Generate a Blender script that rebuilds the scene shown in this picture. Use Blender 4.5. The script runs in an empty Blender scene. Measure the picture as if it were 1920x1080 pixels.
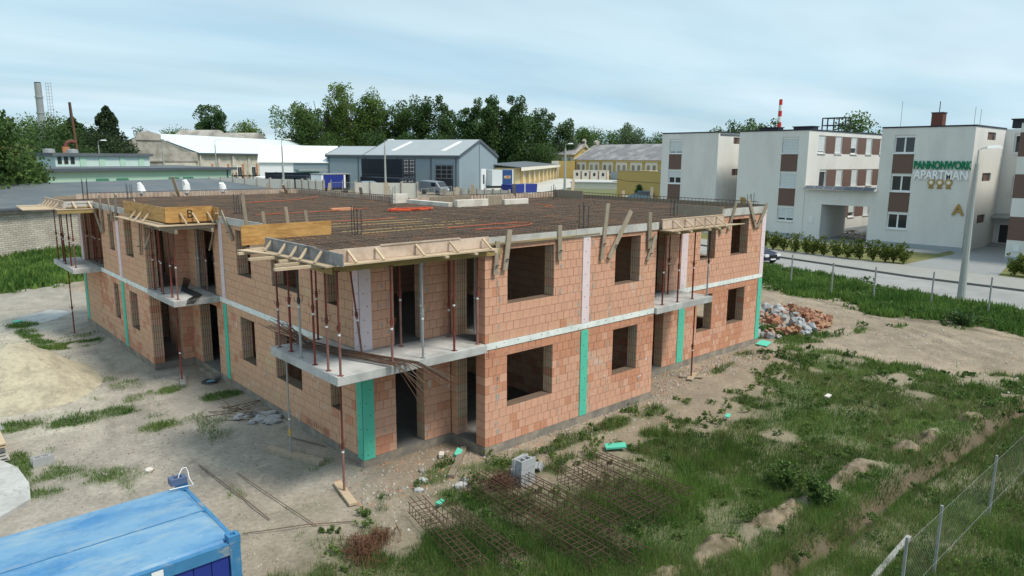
import bpy, math, random
import numpy as np
from mathutils import Vector, Matrix
R = math.radians
rng = np.random.default_rng(7)
random.seed(7)
sc = bpy.context.scene
col = sc.collection

# ------------------------------------------------------------------ camera
cam_d = bpy.data.cameras.new('camera')
cam = bpy.data.objects.new('camera', cam_d); col.objects.link(cam)
CAM = Vector((-8.987, -15.72, 7.821)); YAW, PIT, ROLL = 0.734, 0.179, 0.007
_f = Vector((math.sin(YAW)*math.cos(PIT), math.cos(YAW)*math.cos(PIT), -math.sin(PIT)))
_r = Vector((math.cos(YAW), -math.sin(YAW), 0)); _u = _r.cross(_f)
_r2 = _r*math.cos(ROLL)+_u*math.sin(ROLL); _u2 = -_r*math.sin(ROLL)+_u*math.cos(ROLL)
mt = Matrix((( _r2.x,_u2.x,-_f.x,CAM.x),(_r2.y,_u2.y,-_f.y,CAM.y),(_r2.z,_u2.z,-_f.z,CAM.z),(0,0,0,1)))
cam.matrix_world = mt
cam_d.sensor_width = 36; cam_d.lens = 36*1336.37/1920
cam_d.clip_start = .1; cam_d.clip_end = 6000
sc.camera = cam

# ------------------------------------------------------------------ world: blue sky behind high thin cloud
SUN_EL, SUN_AZ = 57, 160        # azimuth measured from +Y towards +X
w = bpy.data.worlds.new('World'); sc.world = w; w.use_nodes = True
nt = w.node_tree; nt.nodes.clear()
def N(nt, t, **k):
    n = nt.nodes.new(t)
    for a, v in k.items(): setattr(n, a, v)
    return n
out = N(nt,'ShaderNodeOutputWorld'); bg = N(nt,'ShaderNodeBackground')
sky = N(nt,'ShaderNodeTexSky', sky_type='NISHITA', sun_disc=False, sun_elevation=R(SUN_EL), sun_rotation=R(SUN_AZ), altitude=100, air_density=1.0, dust_density=1.5, ozone_density=1.2)
tc = N(nt,'ShaderNodeTexCoord'); sep = N(nt,'ShaderNodeSeparateXYZ')
nt.links.new(tc.outputs['Generated'], sep.inputs[0])
zc = N(nt,'ShaderNodeMath', operation='MAXIMUM'); zc.inputs[1].default_value = 0.0
nt.links.new(sep.outputs[2], zc.inputs[0])
za = N(nt,'ShaderNodeMath', operation='ADD'); za.inputs[1].default_value = .07
nt.links.new(zc.outputs[0], za.inputs[0])
dx = N(nt,'ShaderNodeMath', operation='DIVIDE'); dy = N(nt,'ShaderNodeMath', operation='DIVIDE')
nt.links.new(sep.outputs[0], dx.inputs[0]); nt.links.new(za.outputs[0], dx.inputs[1])
nt.links.new(sep.outputs[1], dy.inputs[0]); nt.links.new(za.outputs[0], dy.inputs[1])
cmb = N(nt,'ShaderNodeCombineXYZ'); nt.links.new(dx.outputs[0], cmb.inputs[0]); nt.links.new(dy.outputs[0], cmb.inputs[1])
mp = N(nt,'ShaderNodeMapping'); mp.inputs['Rotation'].default_value = (0,0,R(-38)); mp.inputs['Scale'].default_value = (.30,.62,1); mp.inputs['Location'].default_value = (1.3,.4,0)
nt.links.new(cmb.outputs[0], mp.inputs[0])
n1 = N(nt,'ShaderNodeTexNoise'); n1.inputs['Scale'].default_value = 1.0; n1.inputs['Detail'].default_value = 6; n1.inputs['Roughness'].default_value = .48; n1.inputs['Distortion'].default_value = .3
nt.links.new(mp.outputs[0], n1.inputs['Vector'])
cr = N(nt,'ShaderNodeValToRGB'); cr.color_ramp.elements[0].position = .36; cr.color_ramp.elements[1].position = .60
cr.color_ramp.elements[0].color = (.78,.78,.78,1); cr.color_ramp.elements[1].color = (.97,.97,.97,1)
nt.links.new(n1.outputs['Fac'], cr.inputs[0])
n2 = N(nt,'ShaderNodeTexNoise'); n2.inputs['Scale'].default_value = .55; n2.inputs['Detail'].default_value = 5
mp2 = N(nt,'ShaderNodeMapping'); mp2.inputs['Rotation'].default_value = (0,0,R(-38)); mp2.inputs['Scale'].default_value = (.35,.9,1); mp2.inputs['Location'].default_value = (4.1,2.2,0)
nt.links.new(cmb.outputs[0], mp2.inputs[0]); nt.links.new(mp2.outputs[0], n2.inputs['Vector'])
cc = N(nt,'ShaderNodeValToRGB'); cc.color_ramp.elements[0].position=.35; cc.color_ramp.elements[1].position=.62
cc.color_ramp.elements[0].color=(5.0,7.4,8.9,1); cc.color_ramp.elements[1].color=(7.4,9.3,10.3,1)
nt.links.new(n2.outputs['Fac'], cc.inputs[0])
mx = N(nt,'ShaderNodeMix', data_type='RGBA')
nt.links.new(cr.outputs[0], mx.inputs['Factor']); nt.links.new(sky.outputs[0], mx.inputs['A']); nt.links.new(cc.outputs[0], mx.inputs['B'])
nt.links.new(mx.outputs['Result'], bg.inputs[0]); bg.inputs[1].default_value = 0.061
nt.links.new(bg.outputs[0], out.inputs[0])

# ------------------------------------------------------------------ sun through thin cloud
sl = bpy.data.lights.new('sun','SUN'); sl.energy = 2.2; sl.angle = R(14); sl.color = (1,.92,.80)
so = bpy.data.objects.new('sun', sl); col.objects.link(so)
sd = Vector((math.sin(R(SUN_AZ))*math.cos(R(SUN_EL)), math.cos(R(SUN_AZ))*math.cos(R(SUN_EL)), math.sin(R(SUN_EL))))
so.rotation_euler = sd.to_track_quat('Z','Y').to_euler()
so.location = (0,-40,40)
vs = sc.view_settings; vs.view_transform = 'Standard'; vs.look = 'None'; vs.gamma = 1; vs.exposure = 0.7; vs.use_curve_mapping = False

# ------------------------------------------------------------------ materials
MATS = {}
def mat(name, c, rough=.85, var=.18, scale=2.0, bump=0., bscale=30., metal=0., c2=None, s2=.6, thr=(.45,.6), rnd=0., attr=None, objcol=False, spec=.3, stretch=(1,1,1)):
    m = bpy.data.materials.new(name); m.use_nodes = True; t = m.node_tree
    b = t.nodes['Principled BSDF']; L = t.links.new
    b.inputs['Roughness'].default_value = rough; b.inputs['Metallic'].default_value = metal
    b.inputs['Specular IOR Level'].default_value = spec
    tcn = N(t,'ShaderNodeTexCoord'); mpn = N(t,'ShaderNodeMapping'); mpn.inputs['Scale'].default_value = stretch
    L(tcn.outputs['Object'], mpn.inputs[0]); V = mpn.outputs[0]
    if attr:
        a = N(t,'ShaderNodeAttribute', attribute_name=attr); base = a.outputs['Color']
    elif objcol:
        a = N(t,'ShaderNodeObjectInfo'); base = a.outputs['Color']
    else:
        a = N(t,'ShaderNodeRGB'); a.outputs[0].default_value = (*c,1); base = a.outputs[0]
    if c2:
        n = N(t,'ShaderNodeTexNoise'); n.inputs['Scale'].default_value = s2; n.inputs['Detail'].default_value = 8; n.inputs['Roughness'].default_value=.65
        L(V, n.inputs['Vector'])
        r = N(t,'ShaderNodeMapRange'); r.inputs['From Min'].default_value=thr[0]; r.inputs['From Max'].default_value=thr[1]
        L(n.outputs['Fac'], r.inputs[0])
        x = N(t,'ShaderNodeMix', data_type='RGBA'); L(r.outputs[0], x.inputs['Factor']); L(base, x.inputs['A']); x.inputs['B'].default_value=(*c2,1)
        base = x.outputs['Result']
    n = N(t,'ShaderNodeTexNoise'); n.inputs['Scale'].default_value = scale; n.inputs['Detail'].default_value = 9; n.inputs['Roughness'].default_value = .7
    L(V, n.inputs['Vector'])
    r = N(t,'ShaderNodeMapRange'); r.inputs['From Min'].default_value=.25; r.inputs['From Max'].default_value=.75
    r.inputs['To Min'].default_value = 1-var; r.inputs['To Max'].default_value = 1+var
    L(n.outputs['Fac'], r.inputs[0]); fac = r.outputs[0]
    if rnd:
        oi = N(t,'ShaderNodeObjectInfo'); r2 = N(t,'ShaderNodeMapRange'); r2.inputs['To Min'].default_value=1-rnd; r2.inputs['To Max'].default_value=1+rnd
        L(oi.outputs['Random'], r2.inputs[0]); mm = N(t,'ShaderNodeMath', operation='MULTIPLY'); L(fac, mm.inputs[0]); L(r2.outputs[0], mm.inputs[1]); fac = mm.outputs[0]
    vm = N(t,'ShaderNodeVectorMath', operation='SCALE'); L(base, vm.inputs[0]); L(fac, vm.inputs['Scale'])
    L(vm.outputs[0], b.inputs['Base Color'])
    if bump:
        nb = N(t,'ShaderNodeTexNoise'); nb.inputs['Scale'].default_value=bscale; nb.inputs['Detail'].default_value=6; L(V, nb.inputs['Vector'])
        bn = N(t,'ShaderNodeBump'); bn.inputs['Strength'].default_value=bump; bn.inputs['Distance'].default_value=.02
        L(nb.outputs['Fac'], bn.inputs['Height']); L(bn.outputs[0], b.inputs['Normal'])
    MATS[name] = m
    return m
M_brick = mat('clay_brick', (.4,.25,.17), .9, .10, 5, .25, 60, attr='col', c2=(.56,.47,.40), s2=1.6, thr=(.60,.74))
M_brickend = mat('unfired_block_end', (.60,.40,.275), .95, .18, 4, .2, 50)
M_brick1 = mat('clay_brick_single', (.4,.25,.17), .9, .10, 5, .25, 60, objcol=True, c2=(.56,.47,.40), s2=1.6, thr=(.60,.74))
M_mortar = mat('mortar', (.15,.105,.075), .95, .2, 6)
M_conc = mat('concrete', (.34,.34,.32), .85, .16, 2.2, .15, 40, c2=(.24,.24,.22), s2=1.1)
M_slab = mat('pale_concrete', (.47,.47,.46), .85, .14, 1.8, .1, 40, c2=(.36,.36,.35), s2=1.5)
M_smear = mat('grey_mortar_smear', (.36,.335,.30), .95, .2, 6)
M_rib = mat('broken_block_ribs', (.33,.15,.095), .9, .2, 6)
M_lime = mat('lime_splash', (.62,.57,.52), .95, .15, 6)
M_plinth = mat('plinth_concrete', (.21,.19,.165), .95, .3, 2.5, .6, 14, c2=(.31,.265,.21), s2=1.6)
M_band = mat('white_insulation', (.78,.80,.77), .8, .08, 3, .1, 30, c2=(.64,.69,.66), s2=1.6)
M_green = mat('green_insulation', (.10,.50,.36), .7, .08, 3)
M_pink = mat('pink_insulation', (.72,.60,.62), .75, .06, 3)
M_dot = mat('dowel_hole', (.05,.05,.05), .9, .1)
M_ply = mat('formwork_board', (.50,.29,.10), .65, .22, 3, .1, 30, c2=(.36,.19,.06), s2=2.2, stretch=(1,1,5), rnd=.08)
M_wood = mat('weathered_timber', (.30,.25,.19), .85, .25, 4, .2, 30, rnd=.22, stretch=(3,3,1))
M_woodp = mat('pale_timber', (.48,.375,.26), .8, .18, 4, .15, 30, rnd=.15)
M_pinkw = mat('pale_formwork', (.54,.43,.35), .8, .15, 3, .1, 30, c2=(.42,.32,.25), s2=2, rnd=.08)
M_greyw = mat('grey_formwork_board', (.27,.265,.26), .8, .25, 3, .15, 25, c2=(.16,.16,.16), s2=2.5, rnd=.1)
M_edge = mat('edge_board', (.50,.49,.46), .85, .14, 2, .1, 30, c2=(.38,.37,.34), s2=1.4)
M_beam = mat('yellow_beam', (.31,.225,.09), .6, .2, 3)
M_red = mat('rusty_red_steel', (.19,.038,.028), .6, .25, 5, c2=(.12,.045,.03), s2=3, rnd=.2)
M_redlow = mat('faded_red_steel', (.27,.15,.13), .65, .2, 5, c2=(.20,.07,.055), s2=1.5, thr=(.4,.6), rnd=.2)
M_galv = mat('galvanised_steel', (.36,.37,.37), .5, .2, 5, metal=.4)
M_dsteel = mat('dark_steel', (.05,.055,.06), .55, .2, 5, metal=.3)
M_rust = mat('rusty_rebar', (.10,.076,.060), .8, .3, 6, c2=(.16,.09,.055), s2=1.2, thr=(.48,.66))
M_rustb = mat('brown_rust', (.15,.07,.042), .85, .4, 8)
M_deck = mat('roof_formwork_deck', (.22,.165,.11), .9, .3, 1.2, c2=(.34,.25,.11), s2=.35)
M_orange = mat('orange_conduit', (.60,.085,.03), .5, .1)
M_orange2 = mat('dusty_orange_conduit', (.42,.10,.045), .6, .2)
M_yelrod = mat('yellow_conduit', (.44,.34,.14), .6, .2, 1)
M_eps = mat('white_foam', (.66,.62,.56), .85, .16, 4, c2=(.48,.44,.38), s2=2)
M_black = mat('black_paint', (.015,.015,.015), .7, .1)
M_blue = mat('sun_bleached_blue_paint', (.055,.205,.43), .6, .24, 5, .10, 9, c2=(.20,.35,.48), s2=2.4, thr=(.42,.72), stretch=(.7,1.5,1))
M_blue2 = mat('blue_frame_paint', (.05,.19,.37), .5, .2, 6, c2=(.22,.25,.27), s2=3, thr=(.56,.66))
M_socket = mat('socket_plastic', (.085,.12,.21), .5, .1)
M_cage = mat('dull_rust', (.085,.052,.036), .85, .35, 6)
M_floor = mat('shade_darkened_floor', (.20,.195,.185), .9, .15, 2)  # floor concrete coloured darker to deepen the shade inside the rooms
M_blue3 = mat('deep_blue_panel', (.022,.04,.23), .4, .1, 3)
M_white = mat('white_plastic', (.75,.76,.76), .5, .05)
M_block = mat('grey_block', (.36,.37,.38), .9, .10, 8, .2, 50)
M_sand = mat('sand', (.43,.385,.285), .95, .28, 7, .9, 12, c2=(.33,.295,.225), s2=1.6)
M_dsoil = mat('soil_clods', (.235,.185,.13), .95, .35, 3, 1, 12, c2=(.13,.105,.065), s2=2.5)
M_road = mat('asphalt_road', (.30,.30,.295), .9, .10, 1.5, .05, 60, c2=(.25,.25,.245), s2=.25)
M_pave = mat('pavement', (.29,.285,.27), .9, .10, 2, .05, 60)
M_paver = mat('grey_pavers', (.25,.26,.265), .9, .12, 3)
M_kerb = mat('kerb_stone', (.13,.13,.125), .9, .1, 3)
M_lawn = mat('lawn', (.12,.14,.045), .95, .3, 3, .5, 20, c2=(.19,.17,.07), s2=.8)
M_render = mat('grey_white_render', (.70,.69,.655), .9, .05, .5, c2=(.64,.63,.60), s2=.35, stretch=(1,1,.35))
M_brown = mat('brown_panel', (.15,.095,.078), .8, .06, 2)
M_soc = mat('grey_plinth_render', (.33,.36,.38), .9, .08)
M_glass = mat('window_glass', (.03,.035,.04), .08, .05, spec=.6)
M_shut = mat('roller_shutter', (.62,.66,.67), .5, .03)
M_darkcap = mat('dark_flashing', (.025,.025,.035), .5, .1)
M_hall = mat('blue_grey_panel', (.25,.315,.365), .5, .05, .5)
M_hroof = mat('grey_metal_roof', (.33,.36,.375), .45, .06, .5)
M_trim = mat('dark_grey_trim', (.085,.10,.125), .5, .1)
M_wroof = mat('pale_metal_roof', (.62,.70,.73), .5, .06, .2)
M_tent = mat('white_tarpaulin', (.86,.88,.90), .6, .03, .5)
M_plast = mat('stained_plaster', (.40,.37,.33), .9, .16, .6, c2=(.26,.24,.21), s2=.5)
M_cream = mat('cream_plaster', (.56,.52,.45), .9, .12, .6, c2=(.44,.40,.34), s2=.5)
M_mint = mat('mint_render', (.40,.58,.47), .9, .06, .4)
M_mint2 = mat('pale_mint_render', (.52,.64,.61), .9, .06, .4)
M_groof = mat('grey_roofing_felt', (.105,.125,.14), .8, .12, .5, c2=(.13,.145,.155), s2=.3)
M_wallw = mat('whitewashed_brick', (.50,.475,.40), .9, .15, 1.5, rnd=.12)
M_cont = mat('dark_container', (.025,.032,.045), .5, .15, 2)
M_cgreen = mat('green_container', (.03,.17,.09), .5, .15, 2)
M_ochre = mat('ochre_plaster', (.52,.36,.13), .9, .1, .3)
M_ochre2 = mat('mustard_render', (.47,.34,.12), .9, .06, .3)
M_ycream = mat('pale_yellow_plaster', (.62,.50,.29), .9, .1, .3)
M_slate = mat('old_grey_roof', (.20,.195,.205), .85, .3, .6, c2=(.30,.29,.29), s2=.35)
M_tile = mat('red_roof', (.15,.055,.042), .8, .2, 1)
M_brickch = mat('orange_brick', (.42,.18,.09), .9, .15, 2)
M_bstack = mat('brick_stack_red', (.27,.085,.045), .9, .2, 2)
M_pale = mat('pale_yard', (.48,.47,.43), .9, .12, .1)
M_lampc = mat('concrete_pole', (.36,.38,.36), .85, .08, 2)
M_bark = mat('bark', (.075,.06,.045), .95, .3, 4)
M_rwred = mat('red_stripe', (.55,.04,.04), .6, .05)
M_carb = mat('dark_blue_car_paint', (.012,.014,.045), .25, .05, spec=.6)
M_carl = mat('light_blue_car_paint', (.16,.33,.42), .3, .05, spec=.6)
M_van = mat('grey_van_paint', (.20,.235,.27), .35, .05, spec=.5)
M_tyre = mat('tyre', (.015,.015,.015), .9, .1)
M_gold = mat('gold_letter', (.38,.24,.07), .5, .05)
M_sgreen = mat('sign_green', (.0,.20,.09), .5, .05)
M_swhite = mat('sign_white', (.88,.88,.88), .5, .03)
M_cabin = mat('cabin_white', (.70,.65,.57), .7, .06)
M_gravel = mat('gravel', (.30,.275,.24), .95, .3, 6)
def bleached_roof():
    m=mat('bleached_roof_paint',(.06,.20,.40),.55,.22,6,.12,7); t=m.node_tree; b=t.nodes['Principled BSDF']; L=t.links.new
    old=b.inputs['Base Color'].links[0].from_socket; tcn=N(t,'ShaderNodeTexCoord')
    def layer(prev,colr,scale,stretch,lo,hi,amt,rot=0.,det=12,ro=.72):
        mp_=N(t,'ShaderNodeMapping'); mp_.inputs['Scale'].default_value=stretch; mp_.inputs['Rotation'].default_value=(0,0,rot); L(tcn.outputs['Object'],mp_.inputs[0])
        n=N(t,'ShaderNodeTexNoise'); n.inputs['Scale'].default_value=scale; n.inputs['Detail'].default_value=det; n.inputs['Roughness'].default_value=ro; L(mp_.outputs[0],n.inputs['Vector'])
        r=N(t,'ShaderNodeMapRange'); r.inputs['From Min'].default_value=lo; r.inputs['From Max'].default_value=hi; r.inputs['To Max'].default_value=amt; L(n.outputs['Fac'],r.inputs[0])
        x=N(t,'ShaderNodeMix',data_type='RGBA'); L(r.outputs[0],x.inputs['Factor']); L(prev,x.inputs['A']); x.inputs['B'].default_value=(*colr,1); return x.outputs['Result']
    c=layer(old,(.17,.32,.47),.9,(.6,1.2,1),.38,.58,.9)
    c=layer(c,(.29,.39,.44),1.6,(.5,1.6,1),.50,.68,.85)
    c=layer(c,(.02,.12,.36),3.2,(.7,1.2,1),.60,.68,.8)
    c=layer(c,(.55,.62,.66),5,(.5,3.2,1),.64,.70,.8,.25)
    c=layer(c,(.30,.30,.27),2.2,(.9,.9,1),.62,.78,.6)
    L(c,b.inputs['Base Color']); return m
M_blue = bleached_roof()
def leafmat(name, c, c2):
    m = bpy.data.materials.new(name); m.use_nodes=True; t=m.node_tree; b=t.nodes['Principled BSDF']; L=t.links.new
    a=N(t,'ShaderNodeAttribute', attribute_name='v'); x=N(t,'ShaderNodeMix', data_type='RGBA'); L(a.outputs['Fac'], x.inputs['Factor'])
    x.inputs['A'].default_value=(*c,1); x.inputs['B'].default_value=(*c2,1)
    L(x.outputs['Result'], b.inputs['Base Color']); b.inputs['Roughness'].default_value=.7; b.inputs['Specular IOR Level'].default_value=.25
    tl=N(t,'ShaderNodeBsdfTranslucent'); L(x.outputs['Result'], tl.inputs['Color']); ms=N(t,'ShaderNodeMixShader'); ms.inputs[0].default_value=.35
    L(b.outputs[0],ms.inputs[1]); L(tl.outputs[0],ms.inputs[2]); L(ms.outputs[0],t.nodes['Material Output'].inputs['Surface'])
    return m
ML = {k: leafmat('leaves_'+k, *v) for k, v in dict(
    mid=((.040,.088,.022),(.15,.23,.06)), dark=((.030,.070,.022),(.11,.185,.055)), light=((.07,.13,.028),(.19,.27,.065)),
    silver=((.06,.10,.05),(.20,.27,.15)), hedge=((.05,.085,.012),(.20,.24,.045)), con=((.022,.044,.020),(.07,.11,.045))).items()}
M_grass = leafmat('grass_blades', (.055,.135,.024), (.19,.275,.07))
M_tall = leafmat('tall_grass_blades', (.05,.12,.022), (.17,.27,.06))
M_dry = leafmat('dry_grass_blades', (.085,.085,.030), (.24,.205,.105))

# ------------------------------------------------------------------ mesh builder
def link(o, parent=None):
    col.objects.link(o)
    if parent is not None: o.parent = parent
    return o
class MB:
    def __init__(s): s.v=[]; s.f=[]
    def add(s, vs, fs):
        n=len(s.v); s.v += [tuple(x) for x in vs]; s.f += [tuple(i+n for i in f) for f in fs]; return s
    def box(s, x0,y0,z0,x1,y1,z1):
        return s.add([(x0,y0,z0),(x1,y0,z0),(x1,y1,z0),(x0,y1,z0),(x0,y0,z1),(x1,y0,z1),(x1,y1,z1),(x0,y1,z1)],
                     [(0,3,2,1),(4,5,6,7),(0,1,5,4),(1,2,6,5),(2,3,7,6),(3,0,4,7)])
    def bar(s, p, q, w, h, up=(0,0,1)):     # oriented box from p to q, w across, h along 'up'
        p=Vector(p); q=Vector(q); d=(q-p).normalized(); u=Vector(up)
        a=d.cross(u)
        if a.length<1e-4: a=d.cross(Vector((1,0,0)))
        a.normalize(); b=a.cross(d).normalized(); a=a*w/2; b=b*h/2
        return s.add([p-a-b,p+a-b,p+a+b,p-a+b,q-a-b,q+a-b,q+a+b,q-a+b],[(0,1,2,3),(7,6,5,4),(0,4,5,1),(1,5,6,2),(2,6,7,3),(3,7,4,0)])
    def tube(s, pts, r, n=6, cap=True):
        pts=[Vector(p) for p in pts]; rs=r if isinstance(r,(list,tuple)) else [r]*len(pts)
        base=len(s.v); k=len(pts); pa=None
        for i,p in enumerate(pts):
            d=(pts[min(i+1,k-1)]-pts[max(i-1,0)])
            if d.length<1e-9: d=Vector((0,0,1))
            d.normalize()
            a=d.cross(Vector((0,0,1)) if abs(d.z)<.9 else Vector((1,0,0))).normalized()
            if pa is not None:
                a2=(pa-d*pa.dot(d))
                if a2.length>1e-4: a=a2.normalized()
            pa=a; b=d.cross(a)
            for j in range(n):
                t=2*math.pi*j/n; s.v.append(tuple(p+(a*math.cos(t)+b*math.sin(t))*rs[i]))
        for i in range(k-1):
            for j in range(n):
                j2=(j+1)%n; s.f.append((base+i*n+j,base+i*n+j2,base+(i+1)*n+j2,base+(i+1)*n+j))
        if cap:
            s.f.append(tuple(base+j for j in reversed(range(n)))); s.f.append(tuple(base+(k-1)*n+j for j in range(n)))
        return s
    def prism(s, poly, ext):                # planar polygon (3D points) extruded by vector ext
        n=len(poly); e=Vector(ext); A=[Vector(p) for p in poly]; B=[p+e for p in A]
        return s.add(A+B, [tuple(reversed(range(n))), tuple(range(n,2*n))]+[(i,(i+1)%n,n+(i+1)%n,n+i) for i in range(n)])
    def quad(s,a,b,c,d): return s.add([a,b,c,d],[(0,1,2,3)])
    def build(s, name, m, parent=None, smooth=False, **props):
        me=bpy.data.meshes.new(name); me.from_pydata(s.v,[],s.f)
        if m is not None: me.materials.append(m)
        me.update()
        if smooth: me.polygons.foreach_set('use_smooth',[True]*len(me.polygons))
        o=bpy.data.objects.new(name, me); link(o,parent)
        for k,v in props.items(): o[k]=v
        return o
def npmesh(name, V, F, m, parent=None, v=None, colr=None, smooth=False):   # V (n,3), F (k,3|4) numpy
    me=bpy.data.meshes.new(name); k=F.shape[1]
    me.vertices.add(len(V)); me.vertices.foreach_set('co', np.ascontiguousarray(V,dtype=np.float32).ravel())
    me.loops.add(F.size); me.loops.foreach_set('vertex_index', np.ascontiguousarray(F,dtype=np.int32).ravel())
    me.polygons.add(len(F)); me.polygons.foreach_set('loop_start', np.arange(0,F.size,k,dtype=np.int32)); me.polygons.foreach_set('loop_total', np.full(len(F),k,dtype=np.int32))
    if smooth: me.polygons.foreach_set('use_smooth', np.ones(len(F),dtype=bool))
    if v is not None:
        a=me.attributes.new('v','FLOAT','FACE'); a.data.foreach_set('value', np.ascontiguousarray(v,dtype=np.float32))
    if colr is not None:
        a=me.attributes.new('col','FLOAT_COLOR','POINT'); a.data.foreach_set('color', np.ascontiguousarray(colr,dtype=np.float32).ravel())
    if m is not None: me.materials.append(m)
    me.update(calc_edges=True); me.validate()
    o=bpy.data.objects.new(name, me); return link(o,parent)
def empty(name, loc=(0,0,0), label=None, cat=None, group=None, rz=0):
    o=bpy.data.objects.new(name,None); o.empty_display_size=.3; o.location=loc; o.rotation_euler.z=rz; col.objects.link(o)
    return tag(o,label,cat,group)
def tag(o, label=None, cat=None, group=None, kind=None):
    if label: o['label']=label
    if cat: o['category']=cat
    if group: o['group']=group
    if kind: o['kind']=kind
    return o
def copy_tree(o, parent=None):
    c=o.copy(); col.objects.link(c)
    if parent is not None: c.parent=parent
    for ch in o.children: copy_tree(ch,c)
    return c
ORD=['first','second','third','fourth','fifth','sixth','seventh','eighth','ninth','tenth','eleventh','twelfth','thirteenth','fourteenth','fifteenth','sixteenth','seventeenth','eighteenth','nineteenth','twentieth','twenty-first','twenty-second','twenty-third','twenty-fourth','twenty-fifth','twenty-sixth']

# ------------------------------------------------------------------ numpy noise and ground shape
def vnoise(x,y,seed=0):
    xi=np.floor(x).astype(np.int64); yi=np.floor(y).astype(np.int64); fx=x-xi; fy=y-yi
    fx=fx*fx*(3-2*fx); fy=fy*fy*(3-2*fy)
    def h(a,b):
        n=(a*374761393+b*668265263+seed*1442695041)&0x7fffffff
        n=((n^(n>>13))*1274126177)&0x7fffffff
        return ((n^(n>>16))&0xffff)/65535.
    return (h(xi,yi)*(1-fx)+h(xi+1,yi)*fx)*(1-fy)+(h(xi,yi+1)*(1-fx)+h(xi+1,yi+1)*fx)*fy
def fbm(x,y,s,seed=0,o=4):
    t=0;a=.5;tot=0
    for i in range(o): t=t+a*vnoise(x/s*2**i,y/s*2**i,seed+i*17); tot+=a; a*=.5
    return t/tot
def sstep(a,b,x):
    t=np.clip((x-a)/(b-a),0,1); return t*t*(3-2*t)
def pdist(x,y,poly):       # signed distance, positive inside
    d=np.full(x.shape,1e9); ins=np.zeros(x.shape,bool); n=len(poly)
    for i in range(n):
        ax,ay=poly[i]; bx,by=poly[(i+1)%n]; ex,ey=bx-ax,by-ay
        t=np.clip(((x-ax)*ex+(y-ay)*ey)/(ex*ex+ey*ey+1e-12),0,1)
        d=np.minimum(d,np.hypot(x-ax-t*ex,y-ay-t*ey))
        c=((ay>y)!=(by>y)); 
        with np.errstate(divide='ignore',invalid='ignore'): ins ^= c & (x<ax+(y-ay)*ex/(ey if ey!=0 else 1e-12))
    return np.where(ins,d,-d)
G_MAIN=[(-3.9,-1.7),(-2.9,-1.1),(-1.7,-1.2),(-.7,-1.1),(.6,-1.7),(1.8,-2.3),(3,-2.9),(4.7,-3.1),(6.8,-2.9),(9.2,-3.2),(10.9,-3.3),(14.7,-2.0),(19.6,-.8),(21,-1.4),(22.8,-2.6),(21.6,-4.7),(21.8,-7),(24,-9.4),(40,-14),(40,-45),(-12,-45),(-5.2,-7)]
G_ROAD=[(43.3,60),(42.6,12),(39.4,2.8),(37.3,-5.4),(35,-14),(30,-14),(30.5,-7.8),(31.3,-5.0),(31.2,-1.5),(33.1,3.5),(33.6,7.2),(33,20),(33,60)]
G_LEFT=[(-16,58),(8,58),(3.5,38),(-3,35.2),(-16,33)]
def lines(x,y,seg):
    d=np.full(x.shape,1e9)
    for (ax,ay),(bx,by) in zip(seg[:-1],seg[1:]):
        ex,ey=bx-ax,by-ay; t=np.clip(((x-ax)*ex+(y-ay)*ey)/(ex*ex+ey*ey),0,1); d=np.minimum(d,np.hypot(x-ax-t*ex,y-ay-t*ey))
    return d
TRENCH=[(2.5,-9.9),(4.2,-9.7),(5.9,-9.85),(9.4,-9.8),(12,-10),(15.7,-10.1),(19.2,-10.3),(24,-10.6)]
BERM=[(1.6,-8.5),(3.4,-8.4),(5.4,-8.6),(6.2,-8.6),(8.8,-8.75),(10,-8.7),(12.7,-8.95),(13.8,-9.1),(17,-9.4),(20,-9.6)]
PATCH=[(-4.0,25.2,.8,.7),(-4.0,22,.5,2.0),(-3.2,19.6,1.2,.5),(-6.4,9.5,.9,.5),(-5,9.0,1.0,.6),(-3.9,9.2,.9,.5),(-6.75,5.9,.25,1.4),(-6.1,4.6,1.1,1.0),(-5.2,4.0,.9,.5),(-3.2,6.9,.7,.4),(-1.6,10.2,.5,.3),(-.6,8.4,.7,.4),
 (3.6,-2.15,.7,.35),(5.2,-2.4,1.0,.4),(7.2,-2.2,1.2,.35),(9.6,-2.3,1.2,.4),(21.7,.7,.9,.5),(24,.2,2.2,.6),(22.5,-.9,1.8,.7),(26.3,-1.9,1.2,.4),(28.5,-3,.8,.3),(1.5,-1.3,.5,.25),(2.6,-2.0,.4,.3),(20.3,3,1,.7),(15.4,-1.2,1,.3),(31.4,-4.7,.8,.6)]
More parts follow.
